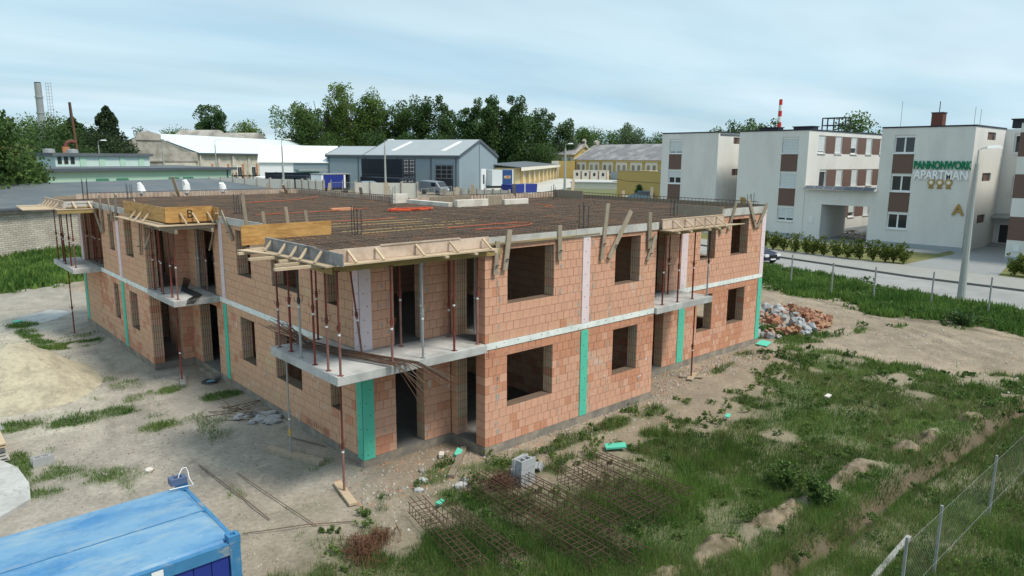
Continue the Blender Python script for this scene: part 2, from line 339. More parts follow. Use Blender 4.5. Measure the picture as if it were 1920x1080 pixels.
def green(x,y):
    n=fbm(x,y,2.2,3)-.5; n2=fbm(x,y,.55,9,3)-.5
    g=np.maximum(np.maximum(pdist(x,y,G_MAIN),pdist(x,y,G_ROAD)),pdist(x,y,G_LEFT))
    g=sstep(-.45,.75,g+n*4.2+n2*2.0)
    for cx,cy,rx,ry in PATCH:
        q=np.hypot((x-cx)/rx,(y-cy)/ry); g=np.maximum(g,.85*sstep(1.25,.45,q+n*1.5+n2*1.4))
    yard=sstep(.2,-.8,x)*sstep(-7,-5.5,x+.0*y)*sstep(26,22,y)*sstep(-2,0,y); g=np.maximum(g,.45*yard*sstep(.60,.72,fbm(x,y,1.0,171,4)+.06*n2)*sstep(.35,.6,fbm(x,y,3.4,175,2)))
    inm=pdist(x,y,G_MAIN)
    bare=sstep(.66,.74,fbm(x,y,1.5,31)+.08*n2)*sstep(7,1,inm)     # bare patches inside the field near its edge
    edge=np.clip(inm,0,9); g=g*(1-.85*sstep(.44,.56,fbm(x,y,.85,191,4)+.05*n2)*sstep(3.0,.5,edge)*(inm>-.5))
    g=g*(1-.3*sstep(.60,.70,fbm(x,y,1.3,195,4)))
    bl=lines(x,y,BERM); lump=fbm(x,y,1.1,77,3)
    g=g*(1-.9*bare)*(1-.8*sstep(.36,.15,bl+n2*.6)*sstep(.55,.62,lump))
    g=g*(1-.75*sstep(.22,.06,lines(x,y,TRENCH)+n2*.7))
    return np.clip(g,0,1)
def ground_z(x,y):
    s=(x+8.99)*math.sin(YAW)+(y+15.72)*math.cos(YAW)
    z=-.3+3.1*sstep(74,90,s)*sstep(15,24,y-.35*x)
    near=sstep(70,50,s)
    z=z+near*(fbm(x,y,3.5,5)-.5)*.16*sstep(0,6,np.abs(s))+near*(fbm(x,y,.5,8,3)-.5)*.05
    bl=lines(x,y,BERM); z=z+.12*sstep(.75,.0,bl)*sstep(.40,.62,fbm(x,y,1.1,77,3))
    td=lines(x,y,TRENCH); z=z-.34*sstep(.30,.08,td)+.10*sstep(.8,.4,td)*sstep(.25,.4,td)
    # wheel ruts on the dirt track
    for sh in (0,1.7,3.1):
        tr=[(33,10+sh*.2),(28.6+sh*.5,4.5),(27.3+sh,0),(26.2+sh,-3.4),(23.6+sh,-6.8),(22+sh,-12)]
        d=lines(x+(.25*np.sin(y*.9+sh)),y,tr); z=z-.10*sstep(.3,.05,d)*(.6+.8*vnoise(x*3,y*3,4))+.07*sstep(.55,.35,d)*sstep(.2,.35,d)
    z=z-.0*x
    # flat beneath the building and along its walls
    fl=np.maximum(pdist(x,y,[(-1.6,0),(2.8,-1.6),(10.4,-1.6),(20.2,-.1),(20.2,12.3),(9.9,24.1),(-1.6,24.1)]),-9)
    k=sstep(-1.0,.1,fl); z=z*(1-k)+(-.25+.07*(fbm(x,y,.6,88,3)-.5))*k
    kr=sstep(-.1,.9,x-np.interp(y,[-70,-12,-5.5,2.85,11.5,20,45,90],[36.6,37.6,38.3,40.3,43,45.5,50,58]))*sstep(62,55,y)*sstep(98,92,x); return z*(1-kr)+np.minimum(z,-.42)*kr
# ------------------------------------------------------------------ ground (structure)
def make_ground():
    xs=np.concatenate([np.arange(-3000,-400,300),np.arange(-400,-60,40),np.arange(-60,-14,4),np.arange(-14,34,.22),np.arange(34,50,.8),np.arange(50,110,5),np.arange(110,420,20),np.arange(420,4000,300)])
    ys=np.concatenate([np.arange(-3000,-400,300),np.arange(-400,-60,40),np.arange(-60,-22,4),np.arange(-22,30,.22),np.arange(30,62,.8),np.arange(62,110,5),np.arange(110,420,20),np.arange(420,4000,300)])
    X,Y=np.meshgrid(xs,ys); x=X.ravel(); y=Y.ravel(); z=ground_z(x,y)
    nx,ny=len(xs),len(ys); i=np.arange((ny-1)*nx).reshape(ny-1,nx)[:,:-1].ravel()
    F=np.stack([i,i+1,i+nx+1,i+nx],1)
    g=green(x,y); far=np.hypot(x,y)>95
    dirt=np.array([.265,.215,.16]); pale=np.array([.40,.37,.31]); grey=np.array([.305,.285,.25]); gr=np.array([.075,.105,.036]); yel=np.array([.29,.235,.16]); farc=np.array([.12,.14,.06])
    c=np.tile(dirt,(len(x),1))
    def lay(c,t,a): return c*(1-a[:,None])+t*a[:,None]
    n=fbm(x,y,3,41); n3=fbm(x,y,.7,47)
    lm=sstep(1.5,-.8,x+(n-.5)*4)*sstep(-6,4,y)                         # left yard paler and greyer
    c=lay(c,grey,lm*.8)
    pl=sstep(.1,-1.6,pdist(x,y,[(-2.2,30),(-2.4,24),(-2.6,15),(-2.6,11),(-3.6,9),(-3.8,7.5),(-16,6.5),(-16,30)])*-1+(n-.5)*1.6)*.9
    c=lay(c,pale,np.clip(pl,0,1)*sstep(.35,.55,.5*n+.5*n3+.12))
    c=lay(c,np.array([.36,.33,.28]),.6*sstep(1.4,.2,np.hypot(x+.6,y-.2)+(n3-.5)*1.4))
    tr=sstep(3,-2,np.abs(x-27+.45*(y-2))+(n-.5)*3); c=lay(c,yel*.98,np.clip(tr,0,1)*.5)
    c=lay(c,np.array([.12,.095,.065]),.75*sstep(.55,.1,np.abs(pdist(x,y,G_ROAD)+.35)+(n3-.5)*.9)*sstep(30,33,x+y*.2+3)*sstep(40,38,x))
    ru=lines(x+.3*np.sin(y*.4),y,[(-3.2,-6),(-2.9,2),(-3.3,10),(-3.6,20),(-4,30)]); ru=np.minimum(ru,lines(x+.3*np.sin(y*.4),y,[(-4.9,-2),(-4.6,4),(-4.0,10),(-2.4,16),(-2.6,22)])); c=lay(c,c*.72,sstep(.22,.05,ru)*sstep(.35,.6,n3))
    c=c*((.72+.56*fbm(x,y,.40,53,4))*(.82+.36*fbm(x,y,1.7,59,3)))[:,None]
    c=lay(c,gr,g*.92)
    c=lay(c,np.array([.095,.072,.046]),sstep(.60,.2,lines(x,y,TRENCH)+(n3-.5)*.4)*.85)
    c=lay(c,farc,far.astype(float)*.9)
    m=mat('ground_soil',(.2,.2,.2),.95,.34,9,.8,14,attr='col',c2=None)
    o=npmesh('ground',np.stack([x,y,z],1),F,m,colr=np.concatenate([c,np.ones((len(c),1))],1),smooth=True); o['kind']='structure'
make_ground()

# ================================================================== THE UNFINISHED BUILDING
bld = empty('unfinished_building', (4,4,-.3), 'two storey shell of bare clay blocks with open windows and rusty reinforcement on its roof', 'building')
for_building = []
def part(mb, name, m, parent=bld, **k):
    o = mb.build(name, m, parent, **k); o.matrix_parent_inverse = Matrix.Translation(parent.location).inverted() if parent is not None else o.matrix_parent_inverse
    return o
T=.38; H=.25
BR=[]          # (axis, plane, dir, a0, a1, z0, z1, g0, g1, colour)
CORE=MB()
def tone(axis,a,pl,z,r):
    n=float(fbm(np.array([a*1.0+pl*3.1+ (50 if axis=='y' else 0)]),np.array([z*1.6]),1.6,11)[0])
    salmon=(.57,.315,.215); red=(.50,.235,.145); tan=(.55,.33,.21); yel=(.55,.37,.22)
    up=z>2.9
    if axis=='x':
        ws=(.72,.10,.14,.04) if up else (.50,.30,.16,.04)
        if not up and z>2.1: ws=(.15,.8,.05,0)
    else:
        ws=(.25,.0,.62,.13) if up else (.14,.10,.60,.16)
        if not up and 11<a<20.5 and n>.56: ws=(.1,.8,.1,0)
    t=min(.999,max(0,(n-.28)*1.9*.62+r*.38)); acc=0
    for c,w_ in zip((salmon,red,tan,yel),ws):
        acc+=w_
        if t<=acc: break
    k=1.03+.09*random.random()
    return tuple(min(1,q*k) for q in c)
def wall(axis, plane, d, a0, a1, z0, z1, ops, L, t=T, ge=(0,0)):
    """axis 'x': wall runs along X in plane Y=plane; d = +1/-1 direction of the thickness."""
    z=z0; k=0
    while z<z1-.02:
        zt=min(z+H,z1); zm=(z+zt)/2; iv=[(a0,a1)]
        for o0,o1,b0,b1 in ops:
            if b0-.02<zm<b1+.02:
                ni=[]
                for p,q in iv:
                    if o1<=p or o0>=q: ni.append((p,q)); continue
                    if o0-p>.03: ni.append((p,o0))
                    if q-o1>.03: ni.append((o1,q))
                iv=ni
        for p,q in iv:
            off=(L/2 if k%2 else 0)+.03*((k*7)%5)/5
            cuts=[p]; a=math.floor((p-off)/L)*L+off
            while a<q:
                aj=a+random.uniform(-.014,.014)
                if aj-cuts[-1]>.07 and q-aj>.07: cuts.append(aj)
                a+=L
            cuts.append(q)
            for i in range(len(cuts)-1):
                g0 = i==0 and (p>a0+.01 or ge[0]); g1 = i==len(cuts)-2 and (q<a1-.01 or ge[1])
                BR.append((axis,plane,d,cuts[i],cuts[i+1],z,zt,g0,g1,L,t))
            m=.012; lo,hi=sorted((plane+d*m,plane+d*(t-m)))
            if axis=='x': CORE.box(p+m,lo,z,q-m,hi,zt)
            else: CORE.box(lo,p+m,z,hi,q-m,zt)
        z=zt; k+=1
def brick_geo(b, origin=(0,0,0)):
    axis,plane,d,a0,a1,z0,z1,g0,g1,L,t=b
    j=.0055; a0+=j; a1-=j; z0+=j; z1-=j
    pr=random.uniform(-.003,.004)          # some stand a little proud
    y0=plane-d*pr; y1=plane+d*t
    P=[]
    def groove(a,s):     # toothed end, s = inward sign
        pts=[]; n=5; w_=t/n
        for i in range(n):
            c0=y0+(y1-y0)*(i/n); c1=y0+(y1-y0)*((i+1)/n); g=.13*(c1-c0)
            pts += [(a+s*.045*(i>0),c0+ (g if i>0 else 0)) if i>0 else (a,c0), (a,c0+g) , (a,c1-g), (a+s*.045,c1-g)] if i<n-1 else [(a+s*.045,c0+g),(a,c0+g),(a,c1)]
        return pts
    if g0: P+= list(reversed(groove(a0,1)))
    else: P+=[(a0,y1),(a0,y0)]
    if g1: P+= groove(a1,-1)
    else: P+=[(a1,y0),(a1,y1)]
    # remove duplicates
    Q=[]
    for p in P:
        if not Q or (abs(Q[-1][0]-p[0])+abs(Q[-1][1]-p[1]))>1e-5: Q.append(p)
    if axis=='y': Q=[(y,a) for a,y in Q]
    ar=sum(Q[i][0]*Q[(i+1)%len(Q)][1]-Q[(i+1)%len(Q)][0]*Q[i][1] for i in range(len(Q)))
    if ar<0: Q.reverse()
    return [(x-origin[0],y-origin[1],z0-origin[2]) for x,y in Q], z1-z0
Z1,Z2,Z3=2.75,2.94,5.59
XE=20.05; YE=12.25; XW=9.8; YF=23.87; YPR=-1.51; XPL=-1.51
hs,hh=1.0,2.53      # sill / head of the ground floor; upper floor = +2.94
def both(f, *a, **k): f(0,*a,**k); f(1,*a,**k)
for up in (0,1):
    zb = Z2 if up else 0.; zt = Z3 if up else Z1
    def O(a,b,s=hs,h=hh): return (a,b,zb+s,zb+h)
    # right facade, proud middle
    wall('x',YPR,1,2.87,10.27,zb,zt,[O(3.67,5.45),O(8.17,9.4)],.25)
    # right facade, recessed ends
    wall('x',0,1,0,2.85,zb,zt,[O(1.01,1.93,0,2.5)],.25)
    wall('x',0,1,10.65,XE,zb,zt,[O(11.2,12.93,0,2.5),O(15.15,16.2),O(17.38,18.68)],.25)
    # flanks of the proud middle (doors to the loggias)
    wall('y',2.87,1,YPR+T,.0,zb,zt,[O(-1.13,-.26,0,2.5)],.25)
    wall('y',10.27,-1,YPR+T,12,zb,zt,[O(3,4,0,2.1)],.375)
    # left facade, near part
    wall('y',0,1,T,12.94,zb,zt,[O(1.14,1.74,1.0,2.05),O(3.5,5.28),O(6.85,8.02),O(10.2,12.05,0,2.5)],.375)
    # left facade, far proud part
    wall('x',12.94,1,XPL+T,-.0,zb,zt,[O(-1.13,-.42,0,2.5)],.25)
    far=[O(14.55,15.66),O(17.35,18.12)]
    if up: far.append(O(19.5,23.2,0,2.62))
    wall('y',XPL,1,12.94,YF,zb,zt,far,.375,T,(1,0))
    # backs and flanks turned away from the road
    wall('y',XE,-1,T,YE-T,zb,zt,[O(2.2,3.6,.4,2.53)],.375)
    wall('x',YE,-1,XW+T,XE,zb,zt,[O(12,13.2)],.25)
    wall('y',XW,-1,YE-T,YF-T,zb,zt,[O(20,21.2)],.375)
    wall('x',YF,-1,XPL+T,XW,zb,zt,[O(6,7.4)],.25)
    # inner walls
    wall('y',0,1,13.4,YF-T,zb,zt,[O(16,17,0,2.1),O(20.4,21.4,0,2.1)],.375,.25)
    wall('x',6.2,1,.5,9.8,zb,zt,[O(3,4,0,2.1),O(7,8,0,2.1)],.375,.25)
    wall('x',6.2,1,10.4,19.6,zb,zt,[O(13,14,0,2.1)],.375,.25)
    wall('y',14.2,1,.4,6.1,zb,zt,[O(3.6,4.6,0,2.1)],.375,.25)
    wall('y',7.0,1,YPR+T+.02,6.1,zb,zt,[O(3,4,0,2.1)],.375,.25)
    wall('x',8.6,1,.5,9.8,zb,zt,[O(5,6,0,2.1)],.375,.25)
# keep only what can be seen well as single bricks: the 300 that show largest
def dist(b):
    axis,plane,d,a0,a1,z0,z1,*_=b
    p=Vector(((a0+a1)/2,plane,(z0+z1)/2)) if axis=='x' else Vector((plane,(a0+a1)/2,(z0+z1)/2))
    return (p-CAM).length, p
OUTER=lambda b: (b[0]=='x' and b[1] in (YPR,0)) or (b[0]=='y' and b[1] in (0,XPL) and b[10]==T)
def shows(b):
    dd,p=dist(b)
    ln=(b[4]-b[3]); n=Vector((0,-1,0)) if b[0]=='x' else Vector((-1,0,0))
    return -ln*(b[6]-b[5])*abs((p-CAM).normalized().dot(n))/dd**2
def hidden(b):      # behind the insulation strips
    a0,a1=b[3],b[4]
    if b[0]=='x' and b[1]==0: return a1<.34 or (13.85<a0 and a1<14.3)
    if b[0]=='y' and b[1]==0: return a1<.30
    return False
cand=[b for b in BR if OUTER(b) and not hidden(b) and not (b[0]=='x' and b[1]==0 and 4<b[3]<10)]
cand.sort(key=shows); top=set(id(b) for b in cand[:300])
V=[];F=[];C=[]; SHARED={}
class _S: pass
mbS=MB(); colS=[]
def endface(Q,b):          # the prism's side faces that are cut block ends
    out=[]
    for i in range(len(Q)):
        p,q=Q[i],Q[(i+1)%len(Q)]; k=0 if b[0]=='x' else 1
        out.append((b[7] and max(p[k],q[k])<b[3]+.06) or (b[8] and min(p[k],q[k])>b[4]-.06))
    return out
for b in BR:
    r=random.random(); c=tone(b[0],(b[3]+b[4])/2,b[1],(b[5]+b[6])/2,r)
    if id(b) in top:
        dd,p=dist(b)
        ctr=(p.x,p.y,p.z)
        key=(b[0],b[2],round(b[4]-b[3],2),round(b[6]-b[5],3),b[7],b[8],b[10])
        if key not in SHARED:
            Q,h=brick_geo(b,ctr); mb=MB(); mb.prism(Q,(0,0,h)); me=bpy.data.meshes.new('brick'); me.from_pydata(mb.v,[],mb.f); me.materials.append(M_brick1); me.materials.append(M_brickend); SHARED[key]=me
            for i_,e_ in enumerate(endface([(x_+ctr[0],y_+ctr[1]) for x_,y_,_ in Q],b)):
                if e_: me.polygons[2+i_].material_index=1
        o=bpy.data.objects.new('brick',SHARED[key]); col.objects.link(o); o.parent=bld; o.location=Vector(ctr)-bld.location; o.color=(*c,1)
    else:
        Q,h=brick_geo(b); n0=len(mbS.v); mbS.prism(Q,(0,0,h)); y_=(.58*random.uniform(.9,1.1),.40*random.uniform(.92,1.08),.28,1) if random.random()>.15 else (*c,1)
        colS += [(*c,1)]*2+[(y_ if e_ else (*c,1)) for e_ in endface([(p_[0],p_[1]) for p_ in Q],b)]
o=part(mbS,'brickwork',M_brick); o['kind']='stuff'
a=o.data.attributes.new('col','FLOAT_COLOR','FACE'); a.data.foreach_set('color',np.array(colS,dtype=np.float32).ravel())
part(CORE,'mortar_joints',M_mortar)
# lintels over the openings
for up in (0,1):
    zz=(Z2 if up else 0)+hh+.005
    for x0,x1,y_ in ((3.67,5.45,YPR),(8.17,9.4,YPR),(15.15,16.2,0),(17.38,18.68,0)):
        mb=MB(); mb.box(x0-.12,y_-.003,zz,x1+.12,y_+.10,zz+.06); part(mb,'lintel',M_brick1).color=(.44,.23,.15,1)
# mortar smears, lime splashes and broken ribs on the faces: thin crusts, one object each
def crust(name,m,items):
    mb=MB()
    HOLES={('x',YPR):((3.6,5.52),(8.1,9.47)),('y',0):((1.07,1.81),(3.43,5.35),(6.78,8.09))}
    for kind,p,a,z,w_,h_ in items:
        zz=z-(Z2 if z>Z2 else 0)
        if .85<zz<2.62 and any(l<a+w_/2 and a-w_/2<h for l,h in HOLES.get((kind,p),())): continue
        n=9; pts=[]
        for i in range(n):
            t_=2*math.pi*i/n; r_=random.uniform(.55,1.1); u_=a+w_*.5*r_*math.cos(t_); v_=z+h_*.5*r_*math.sin(t_)
            pts.append((u_,p-.004,v_) if kind=='x' else (p-.004,u_,v_))
        if kind=='y': pts.reverse()
        mb.prism(pts,(0,-.004,0) if kind=='x' else (-.004,0,0))
    o=part(mb,name,m); o['kind']='stuff'
it=[]
for p,cols in ((YPR,(3.28,3.36,6.52,7.12,5.75,7.95,9.6)),(0,(.62,.85,2.05,14.5,13.6,16.4))):
    for c_ in cols:
        for up in (0,1):
            for k in range(10):
                if random.random()<.55: it.append(('x',p,c_+random.uniform(-.04,.04),(Z2 if up else 0)+.13+.25*k+random.uniform(-.04,.04),random.uniform(.03,.09),random.uniform(.10,.26)))
crust('mortar_smear',M_smear,[q for q in it if q[3]<5.4])
it=[('y',0,random.uniform(1.9,8.5),random.uniform(.1,2.2),random.uniform(.03,.10),random.uniform(.08,.30)) for k in range(34)]+[('x',YPR,random.uniform(7.2,10.1),random.uniform(.2,2.3),random.uniform(.04,.14),random.uniform(.04,.14)) for k in range(16)]+[('x',0,random.uniform(1.95,2.8),random.uniform(1.4,2.4),random.uniform(.03,.06),random.uniform(.1,.25)) for k in range(9)]
crust('lime_splash',M_lime,it)
it=[('y',0,2.0+.115*k,.14+random.uniform(-.01,.01),.05,.22) for k in range(12)]+[('x',YPR,2.93+.045*k,2.60,.02,.20) for k in range(7)]+[('x',YPR,9.95+.05*k,2.60,.022,.2) for k in range(6)]
crust('broken_rib',M_rib,it)
# plinth and floor slabs
def slabpoly(poly,z0,z1,mb): mb.prism([(x,y,z0) for x,y in poly],(0,0,z1-z0))
foot=[(0.0,0.0),(2.87,0.0),(2.87,YPR),(10.27,YPR),(10.27,0),(XE,0),(XE,YE),(XW,YE),(XW,YF),(XPL,YF),(XPL,12.94),(0,12.94)]
def grow(poly,e):
    n=len(poly); out=[]
    for i in range(n):
        p0,p1,p2=Vector(poly[i-1]),Vector(poly[i]),Vector(poly[(i+1)%n]); d1=(p1-p0).normalized(); d2=(p2-p1).normalized()
        out.append((p1.x+e*(d1.y+d2.y),p1.y-e*(d1.x+d2.x)))
    return out
mb=MB(); slabpoly(grow(foot,.012),-.75,-.004,mb)
mb.box(-.20,10.25,-.6,-.02,12.0,-.12)
part(mb,'plinth',M_plinth)
mb=MB(); slabpoly(grow(foot,-.02),-.02,.006,mb); part(mb,'ground_floor',M_floor)
inner=grow(foot,-.01)
mb=MB(); slabpoly(inner,Z1+.002,Z2-.002,mb); part(mb,'upper_floor_slab',M_floor)
def balcony(poly):
    mb=MB(); slabpoly(poly,Z1-.03,Z2,mb); o=part(mb,'balcony_slab',M_slab)
    mod=o.modifiers.new('b','BEVEL'); mod.width=.012; mod.segments=2; mod.limit_method='ANGLE'
balcony([(-1.55,-1.62),(2.865,-1.62),(2.865,-.01),(-.01,-.01),(-.01,1.97),(-1.55,1.97)])
balcony([(10.275,-1.62),(13.62,-1.62),(13.62,-.01),(10.275,-.01)])
balcony([(-1.56,9.8),(-.01,9.8),(-.01,12.935),(-1.56,12.935)])
balcony([(-2.62,20.0),(-1.515,20.0),(-1.515,24.3),(-2.62,24.3)])
# white insulation band round the slab edge
e=.022
def bandx(y,x0,x1): mb=MB(); mb.box(x0,y-e,Z1+.01,x1,y-.002,Z2-.004); part(mb,'slab_edge_insulation',M_band)
def bandy(x,y0,y1): mb=MB(); mb.box(x-e,y0,Z1+.01,x-.002,y1,Z2-.004); part(mb,'slab_edge_insulation',M_band)
bandx(YPR,2.90,10.25); bandx(0,13.65,XE+.02); bandy(0,2.0,9.78); bandy(XPL,12.94-.02,19.98)
# dowel dots on the band and on the strips
dots=MB()
def dotx(x,y,z,s=.013): dots.box(x-s,y-.004,z-s,x+s,y,z+s)
def doty(x,y,z,s=.013): dots.box(x-.004,y-s,z-s,x,y+s,z+s)
for x in np.arange(3.2,10.2,.42): dotx(x+random.uniform(-.1,.1),YPR-e,Z1+random.choice((.05,.13)))
for x in np.arange(13.9,20,.45): dotx(x+random.uniform(-.1,.1),-e,Z1+random.choice((.05,.13)))
for y in np.arange(2.3,9.7,.45): doty(-e,y+random.uniform(-.1,.1),Z1+random.choice((.05,.13)))
for y in np.arange(13.2,19.9,.5): doty(XPL-e,y,Z1+random.choice((.05,.13)))
# green and pink thermal strips
def strip(mb,name,m,z0,z1,kind,p,a0,a1):
    if kind=='x': mb.box(a0,p-.026,z0,a1,p-.002,z1)
    else: mb.box(p-.026,a0,z0,p-.002,a1,z1)
    for k in range(8):
        z=z0+.12+(z1-z0-.24)*k/7; a=a0+(a1-a0)*(.35+.3*((k*3)%2))
        (dotx(a,p-.026,z) if kind=='x' else doty(p-.026,a,z))
for z0,z1,nm,m in ((.0,Z1-.035,'green_insulation_strip',M_green),(Z2+.003,Z3,'pink_insulation_strip',M_pink)):
    mb=MB(); strip(mb,nm,m,z0-(.03 if z0<1 else 0),z1,'x',0,-.026,.32); strip(mb,nm,m,z0-(.03 if z0<1 else 0),z1,'y',0,-.024,.28); part(mb,nm,m)
    for kind,p,a0,a1 in (('x',YPR,6.65,6.97),('x',0,13.86,14.27),('x',0,19.76,XE+.02),('y',0,9.2,9.5),('y',XPL,16.42,16.8),('y',XPL,23.2,23.6)):
        mb=MB(); strip(mb,nm,m,z0,z1,kind,p,a0,a1); part(mb,nm,m)
part(dots,'dowel_holes',M_dot)['kind']='stuff'
# roof formwork: deck, edge boards
deck=[(-1.55,-1.6),(2.87,-1.6),(10.27,-1.53),(13.9,-1.6),(13.9,0),(XE,0),(XE,YE),(XW,YE),(XW,YF),(-2.6,24.2),(-2.6,20.2),(XPL,20.2),(XPL,12.94),(-1.5,9.85),(0,9.85),(0,2.0),(-1.55,2.0)]
mb=MB(); slabpoly(deck,Z3+.005,Z3+.055,mb); part(mb,'roof_deck',M_deck)
def eb(p,q,z0,z1,m,t=.035,name='edge_board',parent=bld): 
    mb=MB(); mb.bar((p[0],p[1],(z0+z1)/2),(q[0],q[1],(z0+z1)/2),t,z1-z0); return part(mb,name,m,parent)
e=.03
eb((2.88,YPR-e),(6.3,YPR-e),5.575,5.80,M_edge); eb((6.31,YPR-e),(10.28,YPR-e),5.575,5.81,M_edge)
eb((13.95,-e),(16.6,-e),5.60,5.88,M_edge); eb((16.61,-e),(XE+.05,-e),5.60,5.90,M_edge)
eb((-e,2.1),(-e,9.8),5.585,5.82,M_edge); eb((XPL-e,12.95),(XPL-e,20.2),5.585,5.82,M_edge)
eb((XE+e,0),(XE+e,YE+.05),5.6,5.95,M_wood); eb((XE,YE+e),(XW,YE+e),5.6,6.0,M_pinkw); eb((XW+e,YE),(XW+e,YF),5.6,6.0,M_pinkw); eb((XW,YF+e),(-1.5,YF+e),5.6,6.02,M_pinkw)
# ------------------------------------------------------------------ reinforcement lying on the roof
ROOF=[((-1.5,-1.55),(2.9,YE-.1)),((2.9,-1.45),(10.2,YE-.1)),((10.2,.05),(XE-.05,YE-.1)),((0,YE-.1),(XW-.1,YF-.1)),((XPL+.05,13),(0,YF-.1))]
def inroof(x,y):
    return pdist(np.array([x]),np.array([y]),deck)[0]>.02
def grid_mesh(z,step,r,seed,jit=.02):
    rg=np.random.default_rng(seed); V=[];F=[]
    def seg(axis,c,a0,a1,zz):
        n=len(V)
        if axis=='x': P=[(a0,c-r,zz-r),(a0,c+r,zz-r),(a0,c,zz+r),(a1,c-r,zz-r),(a1,c+r,zz-r),(a1,c,zz+r)]
        else: P=[(c-r,a0,zz-r),(c+r,a0,zz-r),(c,a0,zz+r),(c-r,a1,zz-r),(c+r,a1,zz-r),(c,a1,zz+r)]
        V.extend(P); F.extend([(n,n+1,n+4,n+3),(n+1,n+2,n+5,n+4),(n+2,n,n+3,n+5)])
    D=[Vector((*p,0)) for p in deck]
    def spans(axis,c):
        xs=[]
        for i in range(len(deck)):
            (ax,ay),(bx,by)=deck[i],deck[(i+1)%len(deck)]
            if axis=='x':
                if (ay>c)!=(by>c): xs.append(ax+(c-ay)*(bx-ax)/(by-ay))
            else:
                if (ax>c)!=(bx>c): xs.append(ay+(c-ax)*(by-ay)/(bx-ax))
        xs.sort(); return [(xs[i]+.05,xs[i+1]-.05) for i in range(0,len(xs)-1,2)]
    for axis,lo,hi in (('x',-1.55,24.1),('y',-2.55,20.0)):
        c=lo+.04
        while c<hi:
            cc=c+rg.uniform(-jit,jit)
            for a0,a1 in spans(axis,cc):
                a=a0
                while a<a1:                       # sheets about 5 m long, each a little higher or lower
                    b=min(a1,a+5+rg.uniform(-.3,.6)); seg(axis,cc,a,b,z+rg.uniform(-.012,.012)); a=b-.3 if b<a1 else a1
            c+=step
    return np.array(V),np.array(F)
for k,(z,st,seed) in enumerate(((Z3+.085,.20,3),(Z3+.175,.15,5))):
    V,F=grid_mesh(z,st,.0085,seed)
    o=npmesh('rebar_mesh',V,F,M_rust)
    tag(o,('bottom' if k==0 else 'top')+' layer of the rusty steel mesh covering the flat roof of the unfinished building','rebar mesh',None,'stuff')
# stirrup cage standing along the far roof edge
mb=MB()
def rim(p,q,step=.2,h=.30,wd=.22):
    p=Vector(p);q=Vector(q);n=int((q-p).length/step);d=(q-p).normalized();s=Vector((-d.y,d.x,0))*wd/2
    for i in range(n+1):
        c=p+d*step*i; z0=Vector((0,0,0));zz=Vector((0,0,h))
        for a,b in ((c-s,c-s+zz),(c+s,c+s+zz),(c-s+zz,c+s+zz)): mb.bar(a,b,.010,.010)
    for s_ in (-s,s): mb.bar(p+s_+Vector((0,0,h)),q+s_+Vector((0,0,h)),.014,.014)
rim((XW-.3,YF-.3,5.78),(-1.2,YF-.3,5.78)); rim((XE-.3,.3,5.78),(XE-.3,YE-.3,5.78)); rim((XW+1.5,YE-.3,5.78),(XE-.3,YE-.3,5.78)); rim((XW-.3,YE+.5,5.78),(XW-.3,YF-.3,5.78))
tag(mb.build('ring_beam_cage',M_rust),'rusty stirrup cage running along the far edges of the roof','rebar cage',None,'stuff')
# conduits
def loop(name,pts,r,m,label):
    mb=MB(); mb.tube(pts,r,5); tag(mb.build(name,m),label,'conduit'); 
zr=Z3+.22
def coil(cx,cy,rx,ry,n,r0=.05):
    return [(cx+(rx+random.uniform(-r0,r0)*3)*math.cos(t*2*math.pi/22),cy+(ry+random.uniform(-r0,r0)*2)*math.sin(t*2*math.pi/22),zr+.03*random.random()+t*.0006) for t in range(22*n+1)]
loop('conduit_coil',coil(6.9,7.9,.95,.50,4,.025),.02,M_orange,'bright orange coil of cable conduit lying in the middle of the roof mesh')
loop('conduit',[(4.0,.3,zr),(5.2,.2,zr),(6.2,.35,zr),(6.7,.75,zr),(6.5,1.2,zr),(5.6,1.3,zr),(4.4,1.25,zr),(3.6,1.1,zr)],.014,M_orange2,'orange conduit bent in a hairpin near the front edge of the roof')
loop('conduit',[(3.5,16.2,zr),(5,16.5,zr),(6.6,17.2,zr),(8.3,18.6,zr),(9.3,20.4,zr)],.016,M_orange2,'orange conduit laid across the far left part of the roof')
loop('conduit',[(1.2,9.2,zr),(3,9.3,zr),(5,9.6,zr),(6.2,9.9,zr)],.014,M_orange2,'thin orange conduit left of the coil on the roof')
loop('conduit',[(2.0,5.2,zr),(3.4,5.0,zr),(4.6,5.3,zr)],.012,M_orange2,'short orange conduit left of the front column bars on the roof')
loop('conduit',[(12.6,6.2,zr),(13.4,6.5,zr),(14,7.2,zr),(13.6,7.8,zr)],.014,M_orange2,'curl of orange conduit on the right wing of the roof')
for i,(y,x0,x1) in enumerate(((1.75,.8,5.2),(2.45,.9,6.2),(3.2,.6,6.6),(3.9,.4,6.0),(4.7,.2,5.6),(5.5,.4,4.6))):
    loop('spacer_rod',[(x0,y,zr-.05),((x0+x1)/2,y+.03,zr-.04),(x1,y,zr-.05)],.009,M_yelrod,ORD[i]+' yellow spacer rod counting back from the front corner of the roof')
